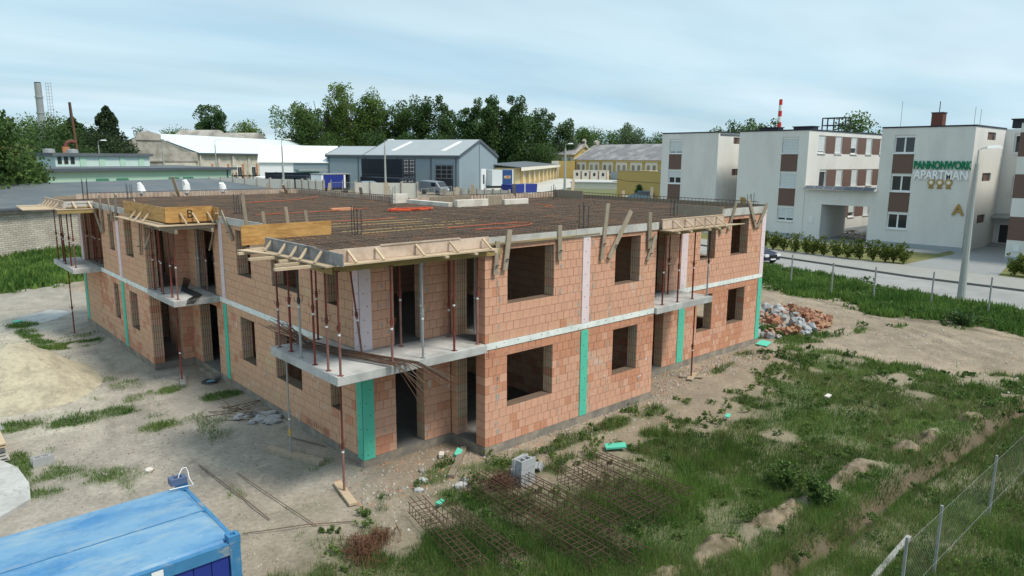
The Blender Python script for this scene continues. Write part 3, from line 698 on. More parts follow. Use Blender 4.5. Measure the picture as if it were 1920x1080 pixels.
# column starter bars
def starter(x,y,h,n,label):
    t=empty('starter_bars',(x,y,Z3+.06),label,'rebar','bundles of column bars standing on the roof')
    offs=[(-.09,-.09),(.09,-.09),(.09,.09),(-.09,.09)][:n]
    for dx_,dy_ in offs:
        mb=MB(); mb.tube([(dx_,dy_,0),(dx_+random.uniform(-.03,.03),dy_+random.uniform(-.03,.03),h*random.uniform(.82,1.02))],.012,5); mb.build('bar',M_dsteel,t)
    for z in (.15,.4): mb=MB(); mb.bar((-.1,-.1,z),(.1,-.1,z),.008,.008); mb.bar((.1,-.1,z),(.1,.1,z),.008,.008); mb.bar((.1,.1,z),(-.1,.1,z),.008,.008); mb.bar((-.1,.1,z),(-.1,-.1,z),.008,.008); mb.build('tie',M_rust,t)
starter(.75,1.35,.95,4,'four dark column bars standing on the roof just behind the front corner')
starter(-1.35,22.6,1.15,4,'dark column bars standing over the far left balcony')
starter(.6,22.9,.95,4,'dark column bars on the roof right of the far left balcony')
starter(1.1,10.5,.9,4,'dark column bars on the roof behind the letter B formwork')
starter(8.1,11.1,1.0,4,'dark column bars on the roof beside the white foam kerbs')
starter(7.0,-1.2,.95,4,'thin column bars behind the light grey edge board at the middle of the right facade')
starter(13.4,.1,.85,4,'column bars on the roof left of the right balcony formwork')
starter(19.6,.5,.85,4,'column bars at the right end corner of the roof')
starter(17.6,10.6,.9,4,'column bars near the far edge of the right wing roof')
starter(8.9,23.2,.9,3,'column bars at the far corner of the left wing roof')
# white foam kerbs and panels round the stair opening
def kerb(x0,y0,x1,y1,z0,z1,m,name,label,cat): 
    mb=MB(); mb.box(x0,y0,z0,x1,y1,z1); o=tag(mb.build(name,m),label,cat); mod=o.modifiers.new('b','BEVEL'); mod.width=.015; return o
zk=Z3+.06
kerb(9.0,12.4,9.8,12.6,zk,zk+.55,M_eps,'foam_block','white foam block standing left of the stair opening on the roof','foam block')
kerb(9.85,8.7,11.6,8.95,zk+.1,zk+.42,M_eps,'foam_kerb','long white foam kerb in front of the stair opening','foam kerb')
kerb(9.6,9.0,9.85,12.2,zk+.05,zk+.30,M_eps,'foam_kerb','white foam kerb along the left side of the stair opening','foam kerb')
kerb(12.6,8.75,14.1,8.95,zk+.1,zk+.36,M_eps,'foam_kerb','short white foam kerb right of the yellow panel on the roof','foam kerb')
kerb(11.62,8.9,12.58,8.94,zk+.05,zk+.55,M_wood,'formwork_panel','brown yellow formwork panel standing between two white foam kerbs on the roof','formwork panel')
kerb(10.2,11.2,12.6,11.25,zk+.05,zk+.45,M_wood,'formwork_panel','brown formwork panel at the back of the stair opening','formwork panel')
kerb(19.1,9.9,19.14,12.1,zk+.05,zk+.55,M_wood,'formwork_panel','brown formwork panel at the far right corner of the roof','formwork panel')
kerb(4.4,9.55,5.3,9.75,zk+.12,zk+.24,M_brick1,'clay_lintel','orange clay block lying flat on the roof mesh','clay block').color=(.55,.26,.15,1)

# ------------------------------------------------------------------ balcony formwork
def formwork(label):
    return empty('balcony_formwork',(0,0,0),label,'formwork','balcony formwork round the roof edge')
def brace(t,a,b,m=M_woodp,w_=.06): mb=MB(); mb.bar(a,b,w_,.035); mb.build('brace',m,t)
def board(t,a,b,h,m,name='side_board',th=.03):
    mb=MB(); mb.bar(a,b,th,h); mb.build(name,m,t)
def plankb(t,a,b,w_,m,name='plank',h=.03):
    mb=MB(); mb.bar(a,b,w_,h); mb.build(name,m,t)
ZD=Z3-.03
# near corner
t=formwork('wrap-round timber balcony formwork at the near corner with a tall yellow end board')
mb=MB(); slabpoly([(-1.95,-2.05),(-1.60,-2.05),(-1.60,2.15),(-1.95,2.15)],ZD-.03,ZD,mb); mb.build('deck',M_woodp,t)
mb=MB(); slabpoly([(-1.59,-2.05),(2.9,-2.05),(2.9,-1.6),(-1.59,-1.6)],ZD-.03,ZD,mb); mb.build('deck',M_woodp,t)
mb=MB(); slabpoly([(-1.59,-1.59),(2.86,-1.59),(2.86,-.03),(-.03,-.03),(-.03,2.1),(-1.59,2.1)],ZD-.03,ZD,mb); mb.build('soffit',M_ply,t)
board(t,(-1.70,-2.35,ZD+.14),(-1.70,1.55,ZD+.14),.27,M_greyw,'side_board',.03)
board(t,(-1.68,-1.72,ZD+.15),(.55,-1.70,ZD+.15),.29,M_pinkw); board(t,(.56,-1.70,ZD+.15),(2.85,-1.68,ZD+.15),.28,M_pinkw)
plankb(t,(-1.70,-1.1,ZD+.29),(-1.70,1.5,ZD+.29),.06,M_greyw,'batten'); plankb(t,(-.4,-1.72,ZD+.31),(1.9,-1.70,ZD+.31),.05,M_pinkw,'batten')
for y in (1.15,.35,-.25,-.75,-1.45): brace(t,(-1.72,y,ZD+.25),(-1.93,y-.05,ZD+.02))
for x in (-1.25,-.55,.55,1.55,2.6): brace(t,(x,-1.74,ZD+.26),(x+.05,-2.02,ZD+.02))
board(t,(-2.12,2.02,ZD+.33),(.35,2.02,ZD+.33),.50,M_ply,'end_board',.03)
for x0,z1 in ((-1.96,1.33),(-1.47,.90),(-.85,.99),(-.31,.88)):
    mb=MB(); mb.bar((x0+.04,2.07,ZD+.15),(x0-.05,2.07,ZD+z1),.085,.03,(0,1,0)); mb.build('upright',M_wood,t)
for y,x0,x1,m in ((1.7,-2.35,-.4,M_woodp),(.55,-2.55,-1.1,M_woodp),(-.2,-2.15,-.9,M_woodp),(-.75,-2.5,-.8,M_woodp),(-1.3,-2.75,-1.2,M_woodp)): plankb(t,(x0,y,ZD-.075),(x1,y-.1,ZD-.075),.11,m,'joist',.06)
plankb(t,(-2.15,1.95,ZD-.02),(-1.75,.2,ZD-.015),.28,M_woodp,'plank',.025)
for x in (1.2,2.1,2.75): plankb(t,(x,-2.12,ZD-.06),(x,-1.2,ZD-.06),.10,M_woodp,'joist',.05)
for p,q in (((-1.45,-1.5,ZD-.15),(3.4,-1.55,ZD-.15)),((-1.45,-1.45,ZD-.21),(-1.45,1.9,ZD-.21)),((-.9,-.25,ZD-.15),(2.7,-.25,ZD-.15))): plankb(t,p,q,.08,M_beam,'beam',.18)
# middle left
t=formwork('yellow timber balcony formwork with a black letter B sprayed on its board')
mb=MB(); slabpoly([(-2.0,9.45),(.0,9.45),(.0,12.9),(-2.0,14.9)],ZD-.03,ZD,mb); mb.build('deck',M_woodp,t)
board(t,(-1.62,9.82,ZD+.33),(-.06,9.82,ZD+.33),.52,M_ply); board(t,(-1.62,9.84,ZD+.33),(-1.62,14.9,ZD+.33),.50,M_ply); board(t,(-.05,9.3,ZD+.33),(-.05,9.8,ZD+.33),.45,M_ply)
for x in (-1.15,-.75,-.25): brace(t,(x,9.79,ZD+.38),(x+.12,9.55,ZD+.02))
for y in (11.5,12.4,13.1): brace(t,(-1.65,y,ZD+.3),(-1.93,y-.1,ZD+.02))
brace(t,(-.1,9.3,ZD+.36),(.0,9.75,ZD+.0),M_wood,.1)
def letters(txt,size,m,parent,loc,rot,ext=.01,name='lettering',off=0.,align='CENTER',sx=1.0):
    cu=bpy.data.curves.new(name,'FONT'); cu.body=txt; cu.size=size; cu.extrude=ext; cu.offset=off; cu.align_x=align; cu.align_y='CENTER'; cu.resolution_u=3
    tmp=bpy.data.objects.new(name,cu); col.objects.link(tmp); bpy.context.view_layer.update()
    me=bpy.data.meshes.new_from_object(tmp.evaluated_get(bpy.context.evaluated_depsgraph_get())); bpy.data.objects.remove(tmp); me.materials.clear(); me.materials.append(m)
    o=bpy.data.objects.new(name,me); link(o,parent); o.location=Vector(loc)-(parent.location if parent else Vector()); o.rotation_euler=rot; o.scale=(sx,1,1); return o
letters('B',.42,M_black,t,(-.82,9.80,ZD+.33),(R(90),0,0),.004,'letter',-.004)
for y in (9.6,10.6): plankb(t,(-1.9,y,ZD-.10),(-.1,y,ZD-.10),.09,M_wood,'joist',.10)
for x in (-1.4,-.2): plankb(t,(x,9.5,ZD-.22),(x,12.9,ZD-.22),.09,M_wood,'beam',.14)
for p,q in (((-1.1,12.7,ZD-.02),(-1.62,12.6,ZD-1.1)),((.05,9.9,ZD-.05),(-.15,10.1,ZD-1.0))): brace(t,p,q,M_wood,.1)
# far left
t=formwork('pale timber balcony formwork at the far left corner')
mb=MB(); slabpoly([(-3.0,19.9),(-1.45,19.9),(-1.45,24.6),(-3.0,24.6)],ZD-.03,ZD,mb); mb.build('deck',M_woodp,t)
for k in range(5): plankb(t,(-4.1+.05*k,21.0+k*.75,ZD-.02),(-2.9,20.9+k*.75,ZD-.02),.5,M_woodp,'plank',.03)
board(t,(-2.68,20.25,ZD+.17),(-1.55,20.25,ZD+.17),.30,M_edge); board(t,(-2.70,20.25,ZD+.17),(-2.70,24.4,ZD+.17),.28,M_pinkw); plankb(t,(-2.7,20.2,ZD+.33),(-2.7,24.4,ZD+.33),.06,M_woodp,'batten')
for x in (-2.35,-1.75): brace(t,(x,20.22,ZD+.3),(x+.08,19.95,ZD+.02))
for y in (20.9,21.6,22.3,23.0,23.7): brace(t,(-2.72,y,ZD+.28),(-2.97,y-.05,ZD+.02))
board(t,(-3.0,19.95,ZD-.11),(-1.5,19.95,ZD-.11),.15,M_beam,'beam',.06)
board(t,(-2.45,20.3,ZD-.13),(-2.45,24.2,ZD-.13),.18,M_beam,'beam',.08)
board(t,(-2.35,24.2,ZD+.25),(-1.3,24.2,ZD+.25),.25,M_wood)
# right balcony
t=formwork('narrow pale timber balcony formwork over the right balcony with a brown end panel')
mb=MB(); slabpoly([(10.3,-2.05),(14.9,-2.0),(13.95,-1.5),(13.95,-.05),(10.3,-.05)],ZD-.03,ZD,mb); mb.build('deck',M_woodp,t)
board(t,(10.35,-1.64,ZD+.17),(14.0,-1.64,ZD+.17),.30,M_pinkw); plankb(t,(10.3,-1.64,ZD+.335),(14.0,-1.64,ZD+.335),.05,M_woodp,'batten')
for x in (10.9,11.6,12.2,12.8,13.5): brace(t,(x,-1.66,ZD+.29),(x+.1,-2.0,ZD+.02))
board(t,(14.0,-1.6,ZD+.36),(14.0,.55,ZD+.36),.50,M_wood,'end_panel')
board(t,(10.9,-1.5,ZD-.13),(14.3,-1.5,ZD-.13),.18,M_beam,'beam',.08)
for x in (10.6,11.3,12.4,13.0,13.6): plankb(t,(x,-2.15,ZD-.07),(x+.05,-.3,ZD-.07),.10,M_woodp,'joist',.06)
# ------------------------------------------------------------------ timber stakes nailed to the walls
def stake(p,q,w_,label,up,m=M_wood):
    t=empty('wooden_stake',p,label,'wooden stake','timber stakes nailed below the roof edge')
    mb=MB(); p=Vector(p);q=Vector(q); mb.bar((0,0,0),q-p,w_,.04,up); mb.build('board',m,t)
    mb=MB(); c=(q-p)*.72; n=Vector(up); mb.tube([c,c+n*.10],.012,5); mb.bar(c+n*.05+Vector((-.06,0,-.02)),c+n*.06+Vector((.07,0,.01)),.015,.015); mb.build('tie_wire',M_dsteel,t)
UPX=(0,-1,0); UPY=(-1,0,0)
yp=YPR-.075
for (x0,z0,x1,z1),wd,l in zip([(3.67,5.97,3.5,4.88),(3.25,5.69,3.16,4.8),(5.58,5.98,5.6,4.98),(7.64,6.53,7.44,4.84),(8.77,6.25,7.77,4.84),(9.73,6.16,9.78,4.98),(10.09,5.41,9.72,4.6)],[.16,.14,.15,.15,.16,.17,.14],
   ['grey pointed stake nailed left of the large upper window','brown stake nailed at the left end of the proud wall','short grey stake nailed right of the large upper window','tall pointed stake standing upright right of the pink strip','long stake leaning across the corner of the small upper window','upright stake right of the small upper window','slanted stake at the right end of the proud wall']):
    stake((x0,yp,z0),(x1,yp,z1),wd,l,UPX)
for (x0,z0,x1,z1),wd,l in zip([(17.47,6.17,16.99,5.02),(18.46,6.2,19.18,5.0),(19.99,5.99,19.31,5.01),(16.16,5.86,16.49,4.94)],[.15,.17,.18,.15],
   ['stake leaning left of the last upper window','stake leaning right of the last upper window','slanted stake at the right end corner of the roof','dark stake under the end of the right formwork']):
    stake((x0,-.075,z0),(x1,-.075,z1),wd,l,UPX)
stake((-.075,8.94,5.99),(-.075,8.09,5.1),.15,'dark stake leaning right of the letter B formwork',UPY)
for (y0,z0,y1,z1),wd,l in zip([(18.83,6.18,18.84,4.6),(17.43,6.11,17.08,5.19),(16.1,6.34,16.5,5.29),(13.5,6.22,13.89,5.6),(13.12,5.4,13.28,4.19),(19.98,5.46,19.0,4.55)],[.2,.16,.22,.18,.12,.14],
   ['tall stake beside the far left formwork','stake over the narrow far left window','broad stake between the two far left windows','short stake at the left end of the letter B formwork','thin stake hanging down left of the middle loggia','slanted stake under the far left formwork']):
    stake((XPL-.075,y0,z0),(XPL-.075,y1,z1),wd,l,UPY)
# boards sticking up behind the far roof edge
for i,(x,y,h,lean,l) in enumerate(((3.2,23.8,1.15,-.45,'slanted plank behind the far left roof edge'),(8.0,23.9,.7,.1,'short plank behind the roof edge near the far corner'),(9.2,23.9,.65,-.5,'slanted plank at the far corner of the left wing'),(9.95,20.5,.8,.35,'leaning plank at the right edge of the left wing'),(9.95,14.5,1.0,.05,'upright plank left of the stair opening'),(9.95,16.8,.7,-.2,'thin plank at the right edge of the left wing'),(13.6,12.3,.9,.0,'upright plank on the far edge behind the white kerb'),(16.5,12.35,.9,-.35,'leaning plank on the far edge before the blue skip'),(20.1,11.6,1.1,.4,'dark leaning plank at the far right roof corner'),(20.1,6.2,.85,.12,'plank sticking up at the right roof edge before the apartment wall'),(20.1,8.0,.6,.15,'small plank sticking up at the right roof edge before the light blue car'),(11.8,12.3,.75,.05,'stub of plank behind the stair opening'),(12.6,12.3,.8,.1,'grey plank behind the stair opening'))):
    t=empty('plank',(x,y,Z3+.06),l,'plank','planks sticking up round the far roof edges'); mb=MB(); mb.bar((0,0,0),(lean*.8,lean*.6,h),.16,.035,(-.7,-.7,0)); mb.build('board',M_wood if i%2 else M_woodp,t)
for i,(x,h,l) in enumerate(((1.4,.5,'leftmost white plastic bag on the far roof edge before the grey shed roof'),(3.6,.62,'middle white plastic bag hanging over the far roof edge'),(5.5,.45,'rightmost white plastic bag on the far roof edge'))):
    rg_=np.random.default_rng(i); mb=MB(); mb.tube([(x,YF+.1,Z3+.35),(x+.03,YF+.1,Z3+.5),(x+.02,YF+.12,Z3+.35+h*.7),(x-.05,YF+.1,Z3+.4+h)],[.16,.20,.17,.10],9)
    mb.v=[(a+rg_.uniform(-.03,.03),b+rg_.uniform(-.03,.03),c+rg_.uniform(-.03,.03)) for a,b,c in mb.v]; tag(mb.build('plastic_bag',M_white),l,'plastic bag')
# ------------------------------------------------------------------ steel props
def make_prop(h,m1,m2,lean=(0,0),hf=.55,handle=True):
    t=empty('steel_prop'); lx,ly=lean
    P=lambda z: (lx*z/h,ly*z/h,z)
    mb=MB(); mb.tube([P(.01),P(h*hf)],.030,8); mb.build('lower_tube',m2,t)
    mb=MB(); mb.tube([P(h*hf),P(h)],.024,8); mb.build('upper_tube',m1,t)
    mb=MB(); mb.tube([P(h*hf-.12),P(h*hf+.02)],.040,8)
    if handle:
        c=Vector(P(h*hf)); mb.tube([c+Vector((-.10,0,.05)),c+Vector((-.10,.02,-.06)),c+Vector((.09,.02,-.06)),c+Vector((.10,0,.06)),c+Vector((0,-.04,.08))],.008,4)
    mb.build('collar',m1,t)
    mb=MB(); mb.box(-.06,-.06,0,.06,.06,.012); mb.build('base_plate',m2,t)
    mb=MB(); c=P(h-.012); mb.box(c[0]-.06,c[1]-.06,h-.012,c[0]+.06,c[1]+.06,h); mb.build('head_plate',m1,t)
    mb=MB(); z=h*hf-.20; c=P(z); mb.tube([(c[0],c[1],z-.02),(c[0],c[1],z+.025)],.033,8); mb.build('pin_sleeve',M_white,t)
    return t
PROPS={}
def prop(x,y,z,h,kind,label,group,lean=(0,0),hf=.55):
    key=(round(h,2),kind,lean,hf)
    m1,m2={'red':(M_red,M_red),'redgrey':(M_red,M_redlow),'grey':(M_galv,M_galv),'dark':(M_dsteel,M_galv)}[kind]
    if key in PROPS: t=copy_tree(PROPS[key])
    else: t=make_prop(h,m1,m2,lean,hf); PROPS[key]=t
    t.location=(x,y,z); t.rotation_euler.z=random.uniform(-1,1) if lean==(0,0) else 0
    tag(t,label,'steel prop',group)
HP=Z3-.24-Z2; gN='props holding up the near corner formwork'
for x,y,k,l,ln,hf in [(-1.39,1.75,'redgrey','red prop at the far end of the near corner balcony',(0,0),.5),(-1.35,1.15,'red','second prop from the far end of the near balcony edge',(0,0),.58),(-1.43,.43,'dark','black and grey prop along the left edge of the near balcony',(0,0),.62),(-1.45,-.35,'red','dark red prop in the middle of the near balcony left edge',(0,0),.6),(-1.45,-1.01,'redgrey','thick red prop second from the outer corner of the near balcony',(0,0),.52),(-1.43,-1.55,'redgrey','red prop at the very outer corner of the near balcony',(0,0),.48),(-.25,1.85,'red','dark red prop close to the left wall behind the near balcony edge',(0,0),.55),(-.12,-.25,'redgrey','red prop leaning across the pink corner strip',(-.22,.12),.45),(-.05,-1.55,'redgrey','red prop right of the pink corner strip at the near balcony front edge',(0,0),.45),(.84,-1.55,'grey','grey galvanised prop in front of the upper corner doorway',(0,0),.5),(1.85,-1.5,'red','thin dark red prop in front of the loggia wall',(0,0),.58),(1.05,-.25,'redgrey','prop standing in the upper corner doorway',(0,0),.6),(1.72,-.2,'grey','grey prop at the right jamb of the upper corner doorway',(0,0),.5),(2.62,-.25,'redgrey','red prop against the back wall of the near loggia',(0,0),.4),(2.72,-1.38,'redgrey','red prop beside the left end of the proud wall',(0,0),.6),(3.5,-.3,'grey','grey prop inside the upper loggia side door',(0,0),.5)]:
    prop(x,y,Z2,HP,k,l,gN,ln,hf)
gM='props holding up the letter B formwork'
for i,(x,y,k) in enumerate([(-1.37,12.58,'red'),(-1.3,12.0,'red'),(-1.4,11.5,'redgrey'),(-1.36,10.6,'red'),(-1.35,10.03,'redgrey'),(.04,12.7,'red'),(.06,12.0,'grey'),(.05,11.14,'redgrey'),(.02,10.15,'red'),(.9,11.8,'red'),(1.4,11.0,'red')]):
    prop(x,y,Z2,HP,k,ORD[i]+' prop under the letter B formwork counting along the outer edge and then the wall',gM)
gF='props holding up the far left formwork'
for i,(x,y,k) in enumerate([(-2.47,23.9,'red'),(-2.4,23.1,'red'),(-2.49,22.2,'red'),(-2.45,21.2,'red'),(-2.44,20.35,'redgrey'),(-1.35,23.1,'red'),(-1.21,22.6,'red'),(-1.3,21.8,'red'),(-1.23,21.2,'red'),(-1.2,20.5,'red'),(-.6,21.6,'red'),(-.5,22.6,'red')]):
    prop(x,y,Z2,HP,k,ORD[i]+' red prop under the far left formwork counting along the outer edge and then inside',gF)
gR='props holding up the right balcony formwork'
for x,y,k,l in [(10.86,-1.4,'red','leftmost red prop on the right balcony'),(11.67,-1.45,'red','second red prop from the left on the right balcony'),(12.57,-1.45,'red','third red prop from the left on the right balcony'),(13.5,-1.45,'dark','dark grey prop at the right end of the right balcony'),(11.2,-.3,'red','red prop in the left of the doorway on the right balcony'),(11.8,-.35,'red','red prop in the middle of the doorway on the right balcony'),(12.7,-.3,'red','red prop close to the pink strip on the right balcony')]: prop(x,y,Z2,HP,k,l,gR)
gG='tall props under the balconies standing on planks'
def gz(x,y): return float(ground_z(np.array([x]),np.array([y]))[0])
for x,y,k,l in [(-.77-.35,2.0,'grey','grey prop with a yellow band standing on a timber under the near balcony'),(-1.1,-.9,'redgrey','red prop standing on a plank in front of the green corner strip'),(-1.2,10.8,'red','red prop standing on the ground under the middle left balcony'),(-2.5,21.8,'red','red prop standing on the ground under the far left balcony'),(13.3,-1.1,'red','red prop standing on crossed boards under the right balcony')]:
    z=gz(x,y)+.06; prop(x,y,z,Z1-.03-z,k,l,gG,(0,0),.42)
    if 'yellow' in l:
        mb=MB(); mb.tube([(x,y,z+.55),(x,y,z+.75)],.05,8); tag(mb.build('tape_band',M_ochre),'yellow tape wound round the grey prop under the near balcony','tape')
for x,y,k in [(4.0,-.6,0),(4.9,.4,0),(8.6,-.4,1),(15.7,.9,0),(8.9,.2,1)]: prop(x,y,Z2,HP,'grey' if k==0 else 'red',('grey prop seen inside the large upper window' if x==4.0 else 'thin grey prop deep inside the large upper window' if x==4.9 else 'red prop seen inside the small upper window' if x==8.6 else 'dark prop seen through the upper window under the right formwork' if x==15.7 else 'second red prop inside the small upper window'),'props inside the upper floor rooms')
# foot timbers
def timber(p,q,w_,h,label,m=M_wood):
    t=empty('timber',p,label,'timber'); mb=MB(); mb.bar((0,0,0),Vector(q)-Vector(p),w_,h); mb.build('beam',m,t)
def gp(x,y,dz=.06): return (x,y,gz(x,y)+dz)
timber(gp(-1.45,2.75),gp(-.75,.95),.22,.12,'grey timber under the foot of the grey prop before the left facade',M_wood)
timber(gp(-1.0,-.35),gp(-1.25,-1.6),.20,.06,'pale plank under the foot of the red prop at the near corner',M_woodp)
timber(gp(-1.0,11.4),gp(-1.35,10.2),.20,.10,'grey timber under the prop of the middle left balcony',M_greyw)
timber(gp(12.9,-1.3),gp(13.8,-.9),.22,.05,'yellow board under the prop of the right balcony',M_woodp)
timber(gp(13.0,-.8,.06),gp(13.6,-1.4,.06),.14,.04,'second board lying across under the prop of the right balcony',M_wood)
timber(gp(1.4,-1.9),gp(2.75,-.75),.18,.10,'weathered round timber leaning into the corner loggia doorway',M_wood)
# loose reinforcing bars on the near balcony
t=empty('rebar_bundle',(0,0,0),'loose bent rusty bars lying across the near corner balcony and hanging over its edge','rebar')
for i in range(34):
    y0=random.uniform(1.6,3.0); x0=-1.0+random.uniform(-.35,.35); o_=random.uniform(-.22,.22); k=random.random()
    p=[(x0,y0+.8*k,Z2+.25+.15*random.random()),(-.95+o_,1.0,Z2+.07+.12*random.random()),(-.55+o_,-.2,Z2+.06+.10*random.random()),(-.15+o_,-1.25,Z2+.05+.09*random.random()),(.15+o_*1.5,-1.75-.25*k,Z2+.03+.05*random.random()),(.55+o_*2+.35*k,-2.0-.4*k,Z2-.35-.55*random.random())]
    if k<.35: p=p[:-1]
    mb=MB(); mb.tube(p,.009,4); mb.build('bar',M_rust if i%3 else M_rustb,t)
t=empty('rebar_bundle',(0,0,0),'black bent bars lying across the middle left balcony','rebar')
for i in range(7):
    o_=i*.035; mb=MB(); mb.tube([(-.3+o_,12.6,Z2+.35-.02*i),(-.75+o_,11.6,Z2+.03+.01*i),(-.75+o_,10.2-o_,Z2+.03+.01*i),(-1.1+o_,9.75-o_,Z2+.03),(-1.2+o_,9.6,Z2-.12)],.015,4); mb.build('bar',M_black,t)
# ================================================================== THINGS ON THE SITE
# blue container, its roof seen from above
def container_blue():
    x1,y1,y0=-5.46,-3.42,-5.86; zt=2.28; x0=-11.5; zb=-.28
    t=empty('site_container',((x0+x1)/2,(y0+y1)/2,zb),'sun bleached blue site container with a two sheet roof in the near left corner','container')
    def P(mb,n,m): o=mb.build(n,m,t); o.matrix_parent_inverse=Matrix.Translation(t.location).inverted(); return o
    ym=(y0+y1)/2
    for a,b in ((y0+.09,ym-.012),(ym+.012,y1-.03)):           # two roof sheets, hipped at the end
        mb=MB(); za=zt-.02; zi=zt+.05
        pts=[(x0,a,za-.03),(x1-.20,a,za-.03),(x1-.06,a+.30 if a<ym-.5 else a,za-.03),(x1-.06,b,za-.03),(x0,b,za-.03)]
        if a>ym-.5: pts=[(x0,a,za-.03),(x1-.06,a,za-.03),(x1-.06,b-.22,za-.03),(x1-.16,b,za-.03),(x0,b,za-.03)]
        n=len(pts); hi=[]
        cy=(a+b)/2
        for p in pts:
            q=Vector(p); ins=.10
            q.x=min(q.x,x1-.06-ins) if q.x>x0+1 else q.x; q.y=q.y+(.05 if q.y<cy else -.05); q.z=zi-.02-(.035 if abs(q.y-ym)>.4 else 0); hi.append(q)
        mb.add([Vector(p) for p in pts]+hi,[tuple(range(n,2*n))]+[(i,(i+1)%n,n+(i+1)%n,n+i) for i in range(n)])
        P(mb,'roof_sheet',M_blue)
    mb=MB(); mb.box(x0,ym-.011,zt-.05,x1-.07,ym+.011,zt+.012); P(mb,'roof_seam',M_blue2)
    mb=MB(); mb.box(x0,y0,zt-.20,x1-.16,y0+.085,zt-.025); P(mb,'roof_rail',M_blue2)
    mb=MB(); mb.box(x0,y1-.03,zt-.20,x1-.16,y1,zt-.06); P(mb,'roof_rail',M_blue2)
    mb=MB(); mb.box(x1-.06,y0+.16,zt-.20,x1,y1-.16,zt-.04); P(mb,'roof_rail',M_blue2)
    mb=MB(); mb.box(x0,y0+.02,zt-.06,x1-.07,y0+.12,zt-.045); P(mb,'gutter_shadow_gap',M_dsteel)  # dark strip standing in for the shade in the gutter gap
    for y in (y0,y1-.16):
        mb=MB(); mb.box(x1-.155,y,zb,x1-.0,y+.155,zt-.05); P(mb,'corner_post',M_blue2)
        mb=MB(); f=M_blue2                                  # corner casting with its slot
        X0,X1,Y0,Y1,A,B=x1-.165,x1+.006,y-.006,y+.166,zt-.045,zt+.075
        mb.box(X0,Y0,A,X1,Y1,B-.03); mb.box(X0,Y0,B-.03,X0+.05,Y1,B); mb.box(X1-.05,Y0,B-.03,X1,Y1,B); mb.box(X0+.05,Y0,B-.03,X1-.05,Y0+.045,B); mb.box(X0+.05,Y1-.045,B-.03,X1-.05,Y1,B)
        P(mb,'corner_casting',M_blue2)
    k=0; x=x1-.17
    while x>x0:
        mb=MB(); mb.box(x-.245,y0+.03,zb+.1,x-.008,y0+.05,zt-.205); P(mb,'wall_panel',M_blue3); x-=.25
    mb=MB(); mb.box(x0,y0+.052,zb,x1-.16,y1-.04,zt-.21); P(mb,'inner_wall',M_blue3)
    y=y0+.17
    while y<y1-.2:
        mb=MB(); mb.box(x1-.035,y,zb+.1,x1-.012,min(y+.24,y1-.165),zt-.205); P(mb,'wall_panel',M_blue3); y+=.25
    mb=MB(); mb.box(x1-1.22,y0-.006,zt-.15,x1-1.07,y0-.001,zt-.055); P(mb,'label_plate',M_white)
    return (x1,y1,zt)
cx1,cy1,czt=container_blue()
t=empty('distribution_socket',(cx1-.12,cy1-.1,czt+.08),'grey blue socket block with a white looped cable on the container corner','socket')
mb=MB(); mb.box(-.15,-.09,0,.11,.10,.03); mb.box(-.15,-.09,.03,-.08,.10,.11); mb.box(.05,-.09,.03,.11,.10,.11); mb.box(-.08,-.09,.03,.05,-.04,.11); mb.box(-.08,.05,.03,.05,.10,.11); mb.build('block',M_socket,t)
mb=MB(); mb.box(-.08,-.04,.03,.05,.05,.04); mb.build('slot',M_black,t)
mb=MB(); mb.tube([(-.02,.0,.06),(.02,.02,.15),(.08,.05,.22),(.15,.07,.21),(.17,.05,.13),(.16,-.02,.04),(.17,-.2,-.02),(.05,-.14,-.03),(-.2,-.13,-.02)],.008,6); mb.build('cable',M_white,t)

# hollow shuttering blocks
def hollow_block(name='concrete_block'):
    mb=MB(); L_,W_,Hh=.50,.30,.23; w_=.04
    mb.box(0,0,0,L_,w_,Hh); mb.box(0,W_-w_,0,L_,W_,Hh)
    for x in (.05,.23,.41): mb.box(x,w_,0.0,x+.04,W_-w_,Hh-.03)
    me=bpy.data.meshes.new(name); me.from_pydata(mb.v,[],mb.f); me.materials.append(M_block); return me
BLK=hollow_block(); BX,BY=2.35,-3.55; bz=gz(BX,BY)-.01
for x,y,z,rx,ry,rz,l in [(0,0,0,0,0,0,'hollow grey block at the bottom left of the small stack beside the grass'),(0,0,.235,0,0,.02,'hollow grey block second in the left stack, with a crack line below it'),(.01,.0,.47,0,0,-.01,'open topped hollow grey block on top of the left stack'),(.33,.36,0,0,0,.25,'grey block standing on the ground behind the left stack'),(.36,.38,.235,0,0,.12,'grey block lifted on the back of the stack'),(.95,.28,.16,0,.95,.35,'pale block tilted on its end leaning over the others')]:
    a=Vector((x,y,0)); a.rotate(Matrix.Rotation(.05,3,'Z'))
    o=bpy.data.objects.new('concrete_block',BLK); col.objects.link(o); o.location=(BX+a.x,BY+a.y,bz+z); o.rotation_euler=(rx,ry,rz+.05)
    tag(o,l,'concrete block','hollow concrete blocks')
o=bpy.data.objects.new('concrete_block',BLK); col.objects.link(o); o.location=(-6.52,5.85,gz(-6.3,5.9)-.01); o.rotation_euler=(0,0,R(6)); o.scale=(1,.8,1.1); tag(o,'single grey block lying on its side in the yard near the board stack','concrete block','hollow concrete blocks')

